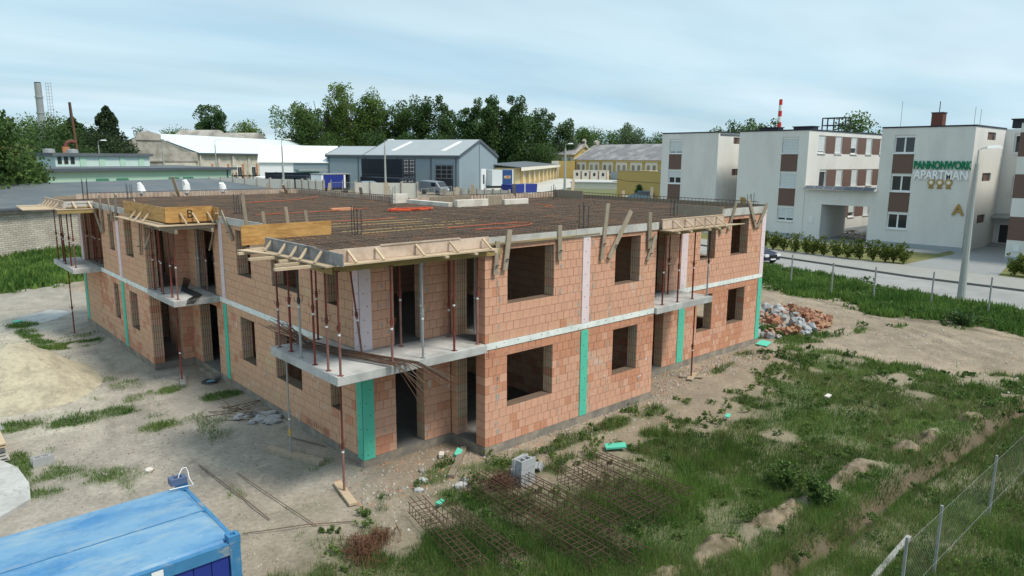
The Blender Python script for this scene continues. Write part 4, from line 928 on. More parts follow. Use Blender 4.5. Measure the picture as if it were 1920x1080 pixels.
# reinforcement cages in the grass
def cage(p,q,wd,h,n,label,dz=.12):
    p=Vector((*p,0)); q=Vector((*q,0)); L_=(q-p).length; d=(q-p).normalized(); s=Vector((-d.y,d.x,0))
    p.z=gz(p.x,p.y)+dz; q.z=gz(q.x,q.y)+dz
    t=empty('rebar_cage',p,label,'rebar cage','long reinforcement cages lying in the grass')
    ex=(q-p)
    for a in (-1,-.33,.33,1):
        for b in (0,1):
            if abs(a)<1 and b==0 and n<20: continue
            mb=MB(); o_=s*wd/2*a+Vector((0,0,h*b)); j=random.uniform(-.25,.1)
            mb.tube([o_+d*j,ex*.5+o_+Vector((0,0,random.uniform(-.03,.02))),ex+o_+d*random.uniform(-.2,.3)],.010,5); mb.build('bar',M_cage,t)
    mb=MB(); a=-s*wd/2; b=s*wd/2; zz=Vector((0,0,h))
    for u,v in ((a,b),(b,b+zz),(b+zz,a+zz),(a+zz,a)): mb.bar(u,v,.010,.010,d)
    me=bpy.data.meshes.new('stirrup'); me.from_pydata(mb.v,[],mb.f); me.materials.append(M_cage)
    for i in range(n):
        o=bpy.data.objects.new('stirrup',me); link(o,t); o.location=ex*((i+.5)/n); o.rotation_euler=(random.uniform(-.08,.08),random.uniform(-.08,.08),random.uniform(-.05,.05))
cage((1.35,-2.75),(1.05,-7.3),.50,.28,26,'longest rusty cage left of the concrete blocks running towards the viewer')
cage((1.85,-2.95),(1.75,-7.6),.40,.30,24,'rusty cage lying close along the right side of the longest cage')
cage((2.45,-3.4),(2.45,-6.6),.36,.22,12,'thin cage half sunk in the grass between the two big pairs of cages')
cage((3.45,-3.95),(3.1,-6.9),.55,.26,19,'wide rusty cage right of the blocks in the deep grass')
cage((4.1,-3.9),(3.85,-6.9),.50,.28,19,'second cage right of the blocks, side by side with the wide one')
cage((4.85,-3.9),(4.85,-6.7),.42,.22,14,'rightmost rusty cage almost lost in the grass')
cage((-.35,-2.9),(-.95,-5.9),.42,.24,17,'leftmost rusty cage behind the pile of loose stirrups')
cage((.15,-3.4),(-.15,-6.2),.36,.20,13,'thin second cage right of the leftmost one')
# piles of loose stirrups
def stirrup_pile(x,y,n,rx,ry,h,label):
    z=gz(x,y); t=empty('stirrup_pile',(x,y,z),label,'rebar pile')
    meshes=[]
    for k in range(3):
        a,b=.28+.08*k,.16+.03*k; mb=MB(); mb.tube([(-a/2,-b/2,0),(a/2,-b/2,0),(a/2,b/2,0),(-a/2,b/2,0),(-a/2,-b/2,.005),(-a/2+.07,-b/2+.07,.01)],.005,4); me=bpy.data.meshes.new('stirrup'); me.from_pydata(mb.v,[],mb.f); me.materials.append(M_rustb); meshes.append(me)
    for i in range(n):
        o=bpy.data.objects.new('stirrup',meshes[i%3]); link(o,t); u=random.gauss(0,.5); v=random.gauss(0,.5)
        hh_=h*max(.05,1-.8*(u*u+v*v)); o.location=(u*rx,v*ry,random.uniform(.03,hh_)); o.rotation_euler=(random.gauss(0,.5),random.gauss(1.1,.5),random.uniform(0,6))
stirrup_pile(-2.15,-3.6,110,.34,.55,.30,'reddish brown pile of loose stirrups in front of the leftmost cage')
stirrup_pile(-1.65,-3.35,60,.35,.22,.18,'flatter pile of straight rusty stirrups right of the reddish pile')
stirrup_pile(2.0,-3.2,90,.36,.30,.26,'rusty tangle of stirrups at the foot of the concrete blocks')
# green foam scraps
def scrap(x,y,a,b,th,rz,label,m=M_green,name='insulation_board',dz=.03,tilt=.06,cat='insulation board'):
    mb=MB(); mb.prism([(-a/2,-b/2,0),(a/2*.9,-b/2,0),(a/2,b/2*.8,0),(-a/2*.95,b/2,0)],(0,0,th)); o=mb.build(name,m); o.location=(x,y,gz(x,y)+dz); o.rotation_euler=(tilt,-tilt,rz); tag(o,label,cat)
scrap(6.05,-3.5,.62,.30,.05,-.65,'bright green insulation board lying in the weeds before the proud wall',dz=.10)
scrap(20.0,.0 -.35,.75,.5,.03,.2,'pale green insulation board at the foot of the far right corner',dz=.06)
scrap(2.35,-.95,.28,.18,.12,.6,'broken piece of green insulation in the corner loggia',tilt=.4)
scrap(.25,-3.0,.22,.12,.04,.3,'small green scrap in the grass between the stirrup pile and the blocks',dz=.12)
scrap(10.6,-4.3,.30,.14,.03,.3,'small pale blue green scrap in the grass right of the green board',dz=.14)
scrap(1.95,-.75,.24,.14,.10,.9,'white lump beside the broken green piece in the corner loggia',M_eps,'foam_scrap',cat='foam scrap')
scrap(14.8,-5.6,.3,.16,.04,.1,'white scrap lying in the middle of the grass field',M_eps,'foam_scrap',dz=.2,cat='foam scrap')
scrap(-4.1,26.2,.4,.3,.03,.1,'small green scrap in front of the white sheet',dz=.05)
# white sheet of spilled lime by the far left
mb=MB(); P=[(-4.4,25.6),(-3.7,24.9),(-2.5,25.9),(-1.5,27.2),(-2.3,28.6),(-3.9,27.4)]
mb.prism([(x,y,gz(x,y)-.035) for x,y in P],(0,0,.05)); tag(mb.build('plastic_sheet',M_slab),'crumpled white sheet on the ground beyond the far left balcony prop','sheet')
# concrete pad and board stack at the left edge
mb=MB(); P=[(-9.5,8.2),(-7.3,7.3),(-6.85,5.9),(-6.78,4.6),(-6.9,3.6),(-7.7,2.9),(-9.5,2.3)]; mb.prism([(x,y,-.45) for x,y in P],(0,0,.26)); o=mb.build('concrete_pad',M_slab); o['kind']='structure'
t=empty('board_stack',(-7.15,7.6,gz(-7.2,7.5)),'stack of timber boards cut off by the left edge of the picture','board stack')
for k in range(7):
    for j in range(4):
        mb=MB(); x=-.95+j*.30+random.uniform(-.05,.05); mb.box(x,-.9+random.uniform(-.1,.1),.08*k+.04,x+.25,1.0+random.uniform(-.12,.15),.08*k+.08); mb.build('board',M_woodp if k>4 else M_edge,t)
# stones and clods
def rockmesh(seed,m,n='stone'):
    me=bpy.data.meshes.new(n); rg=np.random.default_rng(seed)
    import bmesh
    bm=bmesh.new(); bmesh.ops.create_icosphere(bm,subdivisions=2 if n!='stone' else 1,radius=1)
    for v in bm.verts: v.co*=1+rg.uniform(-.25,.2)
    bm.to_mesh(me); bm.free(); me.materials.append(m); return me
STONES=[rockmesh(i,m) for i,m in enumerate((M_eps,M_block,M_gravel,M_slab))]
def stone(x,y,s,k,label):
    o=bpy.data.objects.new('stone',STONES[k]); col.objects.link(o); o.location=(x,y,gz(x,y)+s*.25); o.scale=(s*1.3,s,s*.7); o.rotation_euler.z=x*7; tag(o,label,'stone')
stone(-4.3,3.55,.12,0,'white stone lying alone on the bare yard')
stone(1.05,-1.15,.12,2,'grey stone at the foot of the green corner strip')
stone(.75,-1.6,.13,3,'pale stone in front of the green corner strip')
stone(1.3,-2.45,.16,3,'pale boulder at the edge of the grass before the corner')
stone(1.6,-2.25,.12,1,'grey boulder beside the pale one at the edge of the grass')
stone(.35,-2.0,.12,3,'pale stone half in the grass near the red prop')
# heaps
def heap(name,cx,cy,rx,ry,h,m,label,cat,seed,n=46,rough=.25):
    u=np.linspace(-1.15,1.15,n); U,W=np.meshgrid(u,u); x=cx+U*rx; y=cy+W*ry
    r=np.hypot(U,W); z=h*(1+(.9*(fbm(x,y,.22,seed+3,3)-.5)*2 if name=='soil_mound' else 0))*(np.cos(np.clip(r+.12*(fbm(x,y,1.2,seed+9)-.5),0,1.1)*math.pi/1.1)*.5+.5-.04)*(1-rough*.5+rough*fbm(x,y,.8,seed))+.05*(fbm(x,y,.25,seed+1)-.5)*sstep(1.1,.7,r)+.12*rough*(fbm(x,y,.5,seed+5)-.5)
    z=ground_z(x.ravel(),y.ravel()).reshape(x.shape)+z-.03
    i=np.arange((n-1)*n).reshape(n-1,n)[:,:-1].ravel(); F=np.stack([i,i+1,i+n+1,i+n],1)
    o=npmesh(name,np.stack([x.ravel(),y.ravel(),z.ravel()],1),F,m,smooth=True); return tag(o,label,cat)
heap('sand_heap',-5.8,14.6,2.9,4.2,1.5,M_sand,'broad yellowish heap of sand at the left edge of the yard','sand heap',91)
heap('sand_heap',-7.1,9.75,.55,.5,.35,M_block,'small grey heap of mortar at the left edge below the sand','mortar heap',93)
# rubble
t=empty('rubble_heap',(24.6,1.0,gz(24.6,1)),'heap of broken orange bricks and grey mortar beyond the far right corner of the shell','rubble heap')
hp=heap('mound',24.2,1.35,3.6,2.1,.75,M_gravel,None,None,97,30,.5); hp.parent=t; hp.matrix_parent_inverse=Matrix.Translation(t.location).inverted()
BB=[]
for k in range(5):
    mb=MB(); a,b,c=[(.25,.25,.24),(.30,.14,.12),(.2,.12,.22),(.38,.12,.24),(.16,.16,.1)][k]
    mb.prism([(-a/2,-b/2,-c/2),(a/2,-b/2*.8,-c/2),(a/2*.9,b/2,-c/2),(0,b/2*.7,-c/2),(-a/2,b/2,-c/2)],(0,0,c)); me=bpy.data.meshes.new('broken_brick'); me.from_pydata(mb.v,[],mb.f); me.materials.append(M_brick1); BB.append(me)
CH=[rockmesh(60+i,M_block,'mortar_lump') for i in range(3)]
for i in range(430):
    u=random.uniform(-1,1); v=random.uniform(-1,1); r=math.hypot(u,v)
    if r>1.05: continue
    x=24.3+u*3.5; y=1.2+v*1.9; z=.8*max(0,1-r**1.4)+random.uniform(0,.15)
    grey=(-.35<u<.05 and v<.8) or (.2<u<.55 and v>.0) or (-.9<u<-.7)
    if grey and random.random()<.72:
        o=bpy.data.objects.new('mortar_lump',random.choice(CH)); s=random.uniform(.09,.24); o.scale=(s*1.3,s,s*.7)
    else:
        o=bpy.data.objects.new('broken_brick',random.choice(BB)); k=random.uniform(.7,1.15); c=random.choice(((.42,.22,.13),(.35,.17,.11),(.44,.27,.17),(.30,.15,.10))); o.color=(c[0]*k,c[1]*k,c[2]*k,1); s=random.uniform(.65,1.25); o.scale=(s,s,s)
    link(o,t); o.location=(x-t.location.x,y-t.location.y,z+gz(x,y)-t.location.z+.05); o.rotation_euler=(random.uniform(0,6),random.uniform(0,6),random.uniform(0,6))
# loose bars and wires on the yard
def wire(pts,r,label,m=M_rust,name='loose_bar',cat='steel bar'):
    mb=MB(); mb.tube([(x,y,gz(x,y)+.02+dz) for x,y,dz in pts],r,4); tag(mb.build(name,m),label,cat)
wire([(-3.2,3.1,.02),(-3.15,1.6,.05),(-3.05,.4,.02),(-3.0,-.9,.02)],.014,'long bar lying across the yard beside the blue container')
wire([(-2.65,1.9,.02),(-2.5,-.0,.04),(-2.35,-1.9,.02)],.012,'long thin bar lying right of the first one')
wire([(-3.7,-1.1,.02),(-2.5,-1.75,.05),(-1.6,-2.3,.02)],.012,'bar lying from the container corner towards the grass')
wire([(-.62,3.3,.03),(-.35,2.5,.03),(-.15,1.9,.02)],.016,'dark bar lying before the left facade near the grey prop')
wire([(.2,4.6,.02),(-.8,6.0,.08),(-1.6,6.9,.02)],.012,'bar sticking out of the scrap heap before the left facade')
wire([(-5.0,8.7,.02),(-4.95,7.9,.75)],.012,'thin rusty rod standing upright in the yard')
# scrap heap by the left facade
t=empty('scrap_heap',(-.75,6.0,gz(-.75,6.0)),'heap of wires, laths and grey mortar lumps before the middle of the left facade','scrap heap')
for i in range(26):
    mb=MB(); a=random.uniform(0,3.1); L_=random.uniform(.3,.8); c=Vector((random.gauss(-.15,.28),random.gauss(.3,.45),random.uniform(.03,.2))); d=Vector((math.cos(a)*L_,math.sin(a)*L_,random.uniform(-.1,.1))); mb.tube([c-d,c,c+d],.010 if i%3 else .02,4); mb.build('lath',M_rust if i%2 else M_wood,t)
for i in range(16):
    o=bpy.data.objects.new('mortar_lump',random.choice(CH)); s=random.uniform(.08,.2); link(o,t); o.location=(random.gauss(.2,.2),random.gauss(-.8,.35),.06); o.scale=(s*1.6,s,s*.6)
t=empty('scrap_heap',(-.45,10.05,gz(-.45,10.05)),'ring of wire and blue rag under the middle left balcony','scrap heap')
for i in range(8):
    r_=random.uniform(.2,.35); mb=MB(); mb.tube([(r_*math.cos(k/12*6.283),.8*r_*math.sin(k/12*6.283),.03+.05*random.random()) for k in range(13)],.009,4,False); mb.build('wire_ring',M_dsteel,t)
mb=MB(); mb.prism([(-.15,-.1,.03),(.12,-.12,.03),(.15,.05,.03),(0,.12,.03),(-.12,.06,.03)],(0,0,.05)); mb.build('rag',M_carl,t)
# small rubble scattered everywhere on the bare soil: one object
Vs=[];Fs=[];Cs=[]
def scatter(n,fx,fy,smin,smax,bias):
    for i in range(n):
        x=fx(); y=fy()
        if -1.5<x<20 and 0<y<24 : continue
        s=random.uniform(smin,smax)**1.0; z=gz_fast(x,y); k=len(Vs)
        a=random.uniform(0,6.28); ca,sa=math.cos(a)*s,math.sin(a)*s
        P=[(ca,sa,0),(-sa*.8,ca*.8,0),(-ca,-sa,0),(sa*.7,-ca*.7,0)]
        for p in P: Vs.append((x+p[0],y+p[1],z-.01))
        for p in P: Vs.append((x+p[0]*.6,y+p[1]*.6,z+s*random.uniform(.5,.9)))
        for f in ((4,5,6,7),(0,1,5,4),(1,2,6,5),(2,3,7,6),(3,0,4,7)): Fs.append(tuple(q+k for q in f))
        c=random.choice(bias); q=random.uniform(.8,1.2); Cs.extend([(c[0]*q,c[1]*q,c[2]*q,1)]*8)
GX=np.arange(-14,40,.25); GY=np.arange(-20,36,.25); gX,gY=np.meshgrid(GX,GY); GZ=ground_z(gX.ravel(),gY.ravel()).reshape(gX.shape); GG=green(gX.ravel(),gY.ravel()).reshape(gX.shape)
def gz_fast(x,y):
    i=int(min(max((x+14)/.25,0),len(GX)-1)); j=int(min(max((y+20)/.25,0),len(GY)-1)); return float(GZ[j,i])
greys=((.36,.35,.32),(.30,.27,.23),(.40,.38,.35),(.24,.21,.17),(.20,.17,.14))
scatter(4200,lambda:random.uniform(-6.5,0),lambda:random.uniform(-3,24),.008,.035,greys)
scatter(2300,lambda:random.uniform(-1.2,11),lambda:random.gauss(-1.3,.75),.01,.05,greys+((.42,.2,.12),))
scatter(900,lambda:random.uniform(10,20),lambda:random.gauss(-.7,.6),.015,.06,greys+((.42,.2,.12),))
scatter(900,lambda:random.uniform(19,34),lambda:random.uniform(-10,6),.02,.06,greys[:3])
scatter(500,lambda:random.gauss(-.35,.25),lambda:random.uniform(0,13),.01,.06,greys)
F4=np.array([f for f in Fs]); o=npmesh('loose_stones',np.array(Vs),F4,mat('rubble_mix',(.3,.3,.3),.95,.1,8,attr='col'),colr=np.array(Cs)); tag(o,'small stones, mortar crumbs and brick chips scattered over the bare soil','stones',None,'stuff')
# soil clods along the trench: separate mounds
for i,((x,y),s) in enumerate(zip([(1.9,-8.2),(3.6,-8.35),(5.5,-8.45),(6.2,-8.6),(8.7,-8.75),(9.7,-8.7),(12.4,-8.95),(13.6,-9.1),(16.6,-9.4)],[.55,.62,.55,.45,.5,.45,.55,.5,.5])):
    heap('soil_mound',x,y,s*1.35,s*.8,.19,M_dsoil,ORD[i]+' mound of pale soil along the trench counting from the bottom edge','soil mound',120+i,44,.9)

# near wire fence
t=empty('wire_fence',(5.0,-11.7,-.3),'galvanised post and chain link fence in the bottom right corner','fence')
def LP(mb,n,m,tt): o=mb.build(n,m,tt); o.matrix_parent_inverse=Matrix.Translation(tt.location).inverted(); return o
fx=[4.15,5.95,9.58,13.2,16.8]
for x in fx:
    mb=MB(); z=gz(x,-11.75); mb.bar((x,-11.75,z-.3),(x,-11.75,1.22),.045,.045); LP(mb,'post',M_galv,t)
mb=MB()
for k in (0,4): mb.tube([(fx[0],-11.78,.05+.27*k),(fx[-1],-11.78,.05+.27*k)],.0018,3)
LP(mb,'tension_wire',M_galv,t)
Vv=[];Ff=[]
def ribbon(p,q,r=.0013):
    n=len(Vv); p=Vector(p);q=Vector(q); s=Vector((0,r,0)); s2=Vector((r,0,r))
    Vv.extend([p-s2,p+s2,q+s2,q-s2]); Ff.append((n,n+1,n+2,n+3))
hfx=1.15
for k in range(int((fx[-1]-fx[0]+hfx)/.085)):
    a=fx[0]-hfx+k*.085
    for sg in (1,-1):
        x0,x1=(a,a+hfx); z0,z1=(.0,hfx) if sg==1 else (hfx,.0)
        if x0<fx[0]: f_=(fx[0]-x0)/hfx; z0=z0+(z1-z0)*f_; x0=fx[0]
        if x1>fx[-1]: f_=(fx[-1]-x0)/(x1-x0); z1=z0+(z1-z0)*f_; x1=fx[-1]
        if x1>x0: ribbon((x0,-11.78,z0-.05),(x1,-11.78,z1-.05))
mb=MB(); mb.v=[tuple(v) for v in Vv]; mb.f=Ff; o=LP(mb,'chain_link',M_galv,t); o['kind']='stuff'
mb=MB(); mb.bar((3.4,-11.1,-.24),(7.0,-10.92,-.20),.10,.09); o=mb.build('concrete_post',M_conc); tag(o,'grey concrete post lying in the grass at the foot of the near fence','concrete post')
# fence along the road
t=empty('wire_fence',(35,0,-.3),'row of thin grey fence posts in the tall grass along the road','fence')
for x,y in ((36.6,10.2),(35.95,6.5),(34.3,3.07),(34.5,.66),(35.2,-2.2),(35.47,-4.94),(35.6,-7.8)):
    mb=MB(); z=gz(x,y); mb.bar((x,y,z-.2),(x,y,1.75),.07,.07); LP(mb,'post',M_galv,t)
# ================================================================== ROAD AND APARTMENT HOUSES
def sheet(name,poly,z,m): 
    mb=MB(); mb.add([(x,y,z) for x,y in poly],[tuple(range(len(poly)))]); o=mb.build(name,m); o['kind']='structure'; return o
# road bends slightly; western edge and kerb line
W_=[(36.6,-70),(37.6,-12),(38.3,-5.5),(40.3,2.85),(43.0,11.5),(45.5,20),(50,45),(58,90)]
K_=[(45.5,-70),(45.2,-12),(45.2,-4.3),(45.6,2.5),(48.3,14.6),(50.6,24),(55,48),(63,90)]
for a,b in zip(range(len(W_)-1),range(1,len(W_))): pass
mb=MB()
for i in range(len(W_)-1): mb.quad((*W_[i],-.285),(*K_[i],-.285),(*K_[i+1],-.285),(*W_[i+1],-.285))
o=mb.build('road',M_road); o['kind']='structure'
P_=[(x+5.2-(.6 if i>3 else 0)*0,y) for i,(x,y) in enumerate(K_)]
P_=[(50.6,-70),(50.6,-12),(50.5,-3.2),(51.1,4.7),(52.3,15),(54.5,24),(59,48),(67,90)]
mb=MB()
for i in range(len(K_)-1):
    mb.quad((K_[i][0]+.15,K_[i][1],-.16),(*P_[i],-.16),(*P_[i+1],-.16),(K_[i+1][0]+.15,K_[i+1][1],-.16))
o=mb.build('pavement',M_pave); o['kind']='structure'
mb=MB()
for i in range(len(K_)-1): mb.bar((K_[i][0]+.07,K_[i][1],-.22),(K_[i+1][0]+.07,K_[i+1][1],-.22),.15,.14)
o=mb.build('kerb',M_kerb); o['kind']='structure'
mb=MB()
for i in range(len(P_)-1): mb.quad((*P_[i],-.17),(64.2,P_[i][1],-.17),(64.2,P_[i+1][1],-.17),(*P_[i+1],-.17))
o=mb.build('lawn',M_lawn); o['kind']='structure'
sheet('path',[(51.0,5.0),(50.6,-1.6),(60,-.2),(62,.4),(73.5,.4),(73.5,5.2),(63.4,5.2),(62,4.5)],-.155,M_paver)
sheet('path',[(60.5,60),(60.5,5.5),(64.2,5.5),(64.2,60)],-.150,M_paver)
sheet('yard_paving',[(64.2,12.5),(84,12.5),(84,19.5),(64.2,19.5)],-.13,M_paver)
sheet('lawn',[(72,12.6),(84,12.6),(84,16.2),(72,16.2)],-.12,M_lawn)
apt=empty('apartment_house',(66,12,-.3),'three storey grey white apartment house with brown window panels on three wings','apartment house')
def A(mb,n,m,parent=None): 
    o=mb.build(n,m,parent or apt); o.matrix_parent_inverse=Matrix.Translation((parent or apt).location if parent is None else apt.location).inverted(); return o
def wallrect(n,kind,pl,a0,a1,z0,z1,ops,m,th=.35,face=-1):
    """wall with real openings; kind 'y' = lies in plane X=pl along Y, outside towards face"""
    xs=sorted(set([a0,a1]+[o for q in ops for o in q[:2]])); mb=MB()
    for i in range(len(xs)-1):
        c=(xs[i]+xs[i+1])/2; seg=[(z0,z1)]
        for o0,o1,b0,b1 in ops:
            if o0<c<o1:
                ns=[]
                for p,q in seg:
                    if b1<=p or b0>=q: ns.append((p,q)); continue
                    if b0>p: ns.append((p,b0))
                    if b1<q: ns.append((b1,q))
                seg=ns
        for p,q in seg:
            if kind=='y': mb.box(min(pl,pl-face*th),xs[i],p,max(pl,pl-face*th),xs[i+1],q)
            else: mb.box(xs[i],min(pl,pl-face*th),p,xs[i+1],max(pl,pl-face*th),q)
    return A(mb,n,m)
def window(kind,pl,a0,a1,z0,z1,shut=0.,face=-1,mull=True,depth=.16):
    """frame, two panes, sill and (if lowered) roller shutter, set back in its opening"""
    def bx(mb,u0,u1,d0,d1,p,q):
        x0,x1=sorted((pl-face*d0,pl-face*d1))
        if kind=='y': mb.box(x0,u0,p,x1,u1,q)
        else: mb.box(u0,x0,p,u1,x1,q)
    f=MB(); e=.11
    bx(f,a0,a0+e,depth,depth+.08,z0,z1); bx(f,a1-e,a1,depth,depth+.08,z0,z1); bx(f,a0+e,a1-e,depth,depth+.08,z0,z0+e); bx(f,a0+e,a1-e,depth,depth+.08,z1-e,z1)
    if mull: c=(a0+a1)/2; bx(f,c-.07,c+.07,depth,depth+.08,z0+e,z1-e)
    fr=A(f,'window_frame',M_white)
    g=MB(); bx(g,a0+.05,a1-.05,depth+.03,depth+.05,z0+.05,z1-.05); g=A(g,'pane',M_glass); g.parent=fr; g.matrix_parent_inverse=Matrix.Identity(4)
    s=MB(); bx(s,a0-.06,a1+.06,-.10,.12,z0-.09,z0-.002); s=A(s,'sill',M_white); s.parent=fr; s.matrix_parent_inverse=Matrix.Identity(4)
    b=MB(); bx(b,a0,a1,depth-.07,depth-.01,z1-.24,z1-.004); b=A(b,'shutter_box',M_white); b.parent=fr; b.matrix_parent_inverse=Matrix.Identity(4)
    if shut>0:
        s=MB(); zb=z1-.25-(z1-z0-.30)*shut; n=max(2,int((z1-.25-zb)/.14))
        for k in range(n): bx(s,a0+.06,a1-.06,depth-.055+.006*(k%2),depth-.02,zb+k*(z1-.25-zb)/n,zb+(k+1)*(z1-.25-zb)/n-.012)
        s=A(s,'roller_shutter',M_shut); s.parent=fr; s.matrix_parent_inverse=Matrix.Identity(4)
FZ=[(1.5,3.1),(5.05,6.72),(8.62,10.3)]; XA=64.; ZT=10.95
for f0,f1,w0,w1,sh in ((4.62,12.45,9.42,11.25,(0,0,0)),(19.62,27.55,20.66,22.5,(.80,1,1)),(30.22,38,35.1,36.9,(1,.5,.88))):
    wallrect('wall','y',XA,f0,f1,-.3,ZT,[(w0,w1,0.2 if False else a,b) for a,b in FZ],M_render)
    for k,(a,b) in enumerate(FZ): window('y',XA,w0,w1,a,b,sh[k])
    for p,q in ((FZ[0][1]+.02,FZ[1][0]-.10),(FZ[1][1]+.02,FZ[2][0]-.10),(.3,FZ[0][0]-.1))[:3 if f0>30 else 2]:
        mb=MB(); mb.box(XA-.012,w0,p,XA-.001,w1,q); A(mb,'brown_panel',M_brown)
    mb=MB(); mb.box(XA-.035,f0-.02,-.3,XA-.002,f1,.22); A(mb,'plinth',M_soc)
    mb=MB(); mb.box(XA-.06,f0-.06,ZT,XA+.35,f1+.02,ZT+.13); A(mb,'roof_flashing',M_darkcap)
# side walls facing the near side
wallrect('side_wall','x',4.62,XA+.35,73.2,-.3,ZT,[(67.6,70.1,9.85,10.55),(67.4,70.0,6.1,6.85),(67.4,69.8,2.2,3.0)],M_render)
wallrect('side_wall','x',30.22,XA+.35,73.2,-.3,ZT,[(67.2,70.2,9.75,10.5),(67.2,70.2,6.1,6.85)],M_render)
for y,zs in ((4.62,(9.85,6.1,2.2)),(30.22,(9.75,6.1))):
    for z in zs:
        mb=MB(); mb.box(67.4,y+.10,z,70.2,y+.16,z+.72); A(mb,'brown_panel',M_brown); 
        for x0 in (67.75,69.5): mb=MB(); mb.box(x0,y+.07,z+.05,x0+.28,y+.098,z+.68); A(mb,'pane',M_glass)
row=[(66.2,67.9),(70.2,71.9),(74.2,75.9),(78.3,80.0),(82.3,84.0),(86.3,88)]
ops=[]; 
for zz in ((8.65,10.5),(5.05,6.95),(1.5,3.3)): ops+= [(a+(.8 if zz[0]<8 else 0),b+(.8 if zz[0]<8 else 0),*zz) for a,b in row]
wallrect('side_wall','x',19.62,XA+.35,90,-.3,ZT,ops,M_render)
for zi,zz in enumerate(((8.65,10.5),(5.05,6.95),(1.5,3.3))):
    for k,(a,b) in enumerate(row):
        o_=.8 if zi else 0
        window('x',19.62,a+o_,b+o_,zz[0],zz[1],[[.9,1,.62,1,1,.8],[0,1,1,1,.8,1],[.72,.9,.7,1,1,1]][zi][k],mull=(zi+k)%3==0)
        if k<5: mb=MB(); mb.box(b+o_+.02,19.602,zz[0]-.02,row[k+1][0]+o_-.02,19.612,zz[1]+.0); A(mb,'brown_panel',M_brown)
mb=MB(); mb.box(XA+.35,19.57,-.3,90,19.61,.22); A(mb,'plinth',M_soc)
for q_ in ((XA+.35,4.56,ZT,73.2,4.9,ZT+.13),(XA+.35,19.56,ZT,90,19.9,ZT+.13),(XA+.35,30.16,ZT,73.2,30.5,ZT+.13)): mb=MB(); mb.box(*q_); A(mb,'roof_flashing',M_darkcap)
# recessed faces
ops=[(3.0,.9,0,0)]
wallrect('recess_wall','y',73.2,.0,4.62,-.3,ZT,[(1.5,3.85,8.7,10.55),(1.5,3.6,4.85,6.55),(4.0-.05,5.0,-.3,2.0)] if False else [(1.4,3.85,8.7,10.55),(1.3,3.6,4.85,6.55),(3.15,4.3,-.05,1.95)],M_render)
window('y',73.2,1.4,3.85,8.7,10.55); window('y',73.2,1.3,3.6,4.85,6.55)
d=MB(); d.box(73.3,3.15,-.05,73.38,3.27,1.95); d.box(73.3,4.18,-.05,73.38,4.3,1.95); d.box(73.3,3.27,1.83,73.38,4.18,1.95); d.box(73.3,3.27,-.05,73.38,4.18,.08); dr=A(d,'door',M_white)
g=MB(); g.box(73.33,3.25,.05,73.36,4.2,1.85); g=A(g,'pane',M_glass); g.parent=dr; g.matrix_parent_inverse=Matrix.Identity(4)
mb=MB(); mb.prism([(71.6,2.3,2.55),(73.19,2.3,2.85),(73.19,4.55,2.85),(71.6,4.55,2.55)],(0,0,.08)); A(mb,'canopy',M_galv)
mb=MB()
for k in range(3): mb.box(71.2+.35*k,.9,-.16+.0,73.19,4.6,-.13+.055*(k+1))
A(mb,'steps',M_pave)
wallrect('recess_wall','y',73.2,27.55,30.22,-.3,ZT,[(27.9,29.2,8.3,10.3),(27.9,29.2,4.6,6.6)],M_render); window('y',73.2,27.9,29.2,8.3,10.3); window('y',73.2,27.9,29.2,4.6,6.6)
# right wing
wallrect('wall','x',.35,60.36,73.2,-.3,ZT,[],M_render,face=1); wallrect('wall','y',60,-11,.35,-.3,ZT,[],M_render)
for z0,z1 in ((8.3,10.2),(5.0,6.9),(1.6,3.5)): mb=MB(); mb.box(59.985,-11,z0,59.999,.36,z1); A(mb,'brown_panel',M_brown)
mb=MB(); mb.box(59.96,-11,-.3,59.998,.37,.25); A(mb,'plinth',M_soc); mb=MB(); mb.box(59.95,-11,ZT,60.4,.5,ZT+.13); mb.box(60,.2,ZT,73.4,.5,ZT+.13); A(mb,'roof_flashing',M_darkcap)
mb=MB(); mb.box(59.93,-.6,.7,59.98,-.15,1.15); A(mb,'meter_box',M_white)
# roofs and closing walls
for x0,y0,x1,y1 in ((XA+.34,4.96,90,12.1),(XA+.34,19.96,90,27.3),(XA+.34,30.2,90,37.9),(60.34,-11,90,.3),(73.5,.2,90,4.95)): mb=MB(); mb.box(x0,y0,ZT-.35,x1,y1,ZT-.1); A(mb,'roof',M_groof)
mb=MB(); mb.box(XA+.35,12.1,-.3,90,12.45,ZT); A(mb,'side_wall',M_render); mb=MB(); mb.box(XA+.35,27.3,-.3,73.2,27.55,ZT); A(mb,'side_wall',M_render); mb=MB(); mb.box(XA+.35,37.65,-.3,90,38,ZT); mb.box(89.7,-11,-.3,90,38,ZT-.4); A(mb,'back_wall',M_render)
# gate wing between two blocks
wallrect('gate_wall','y',64.03,12.46,19.6,-.3,4.95,[(13.0,17.75,-.2,3.45)],M_render,.4)
mb=MB(); mb.box(64.45,12.46,4.2,70.5,19.6,4.5); A(mb,'gate_roof',M_groof)
wallrect('gate_wall','x',17.75,64.4,70,-.3,4.2,[],M_render,.2)
t_=MB()
for k in range(8): y=12.55+k*.98; t_.prism([(63.43,y,5.03),(64.0,y,5.345),(64.0,y+.05,5.345),(63.43,y+.05,5.03)],(0,0,.03))
A(t_,'canopy_frame',M_galv)
mb=MB(); mb.prism([(63.45,12.5,4.99),(64.02,12.5,5.30),(64.02,19.55,5.30),(63.45,19.55,4.99)],(0,0,.03)); A(mb,'glass_canopy',M_trim)
mb=MB(); mb.box(63.97,18.5,1.5,64.02,18.95,2.2); A(mb,'letter_box',M_white)
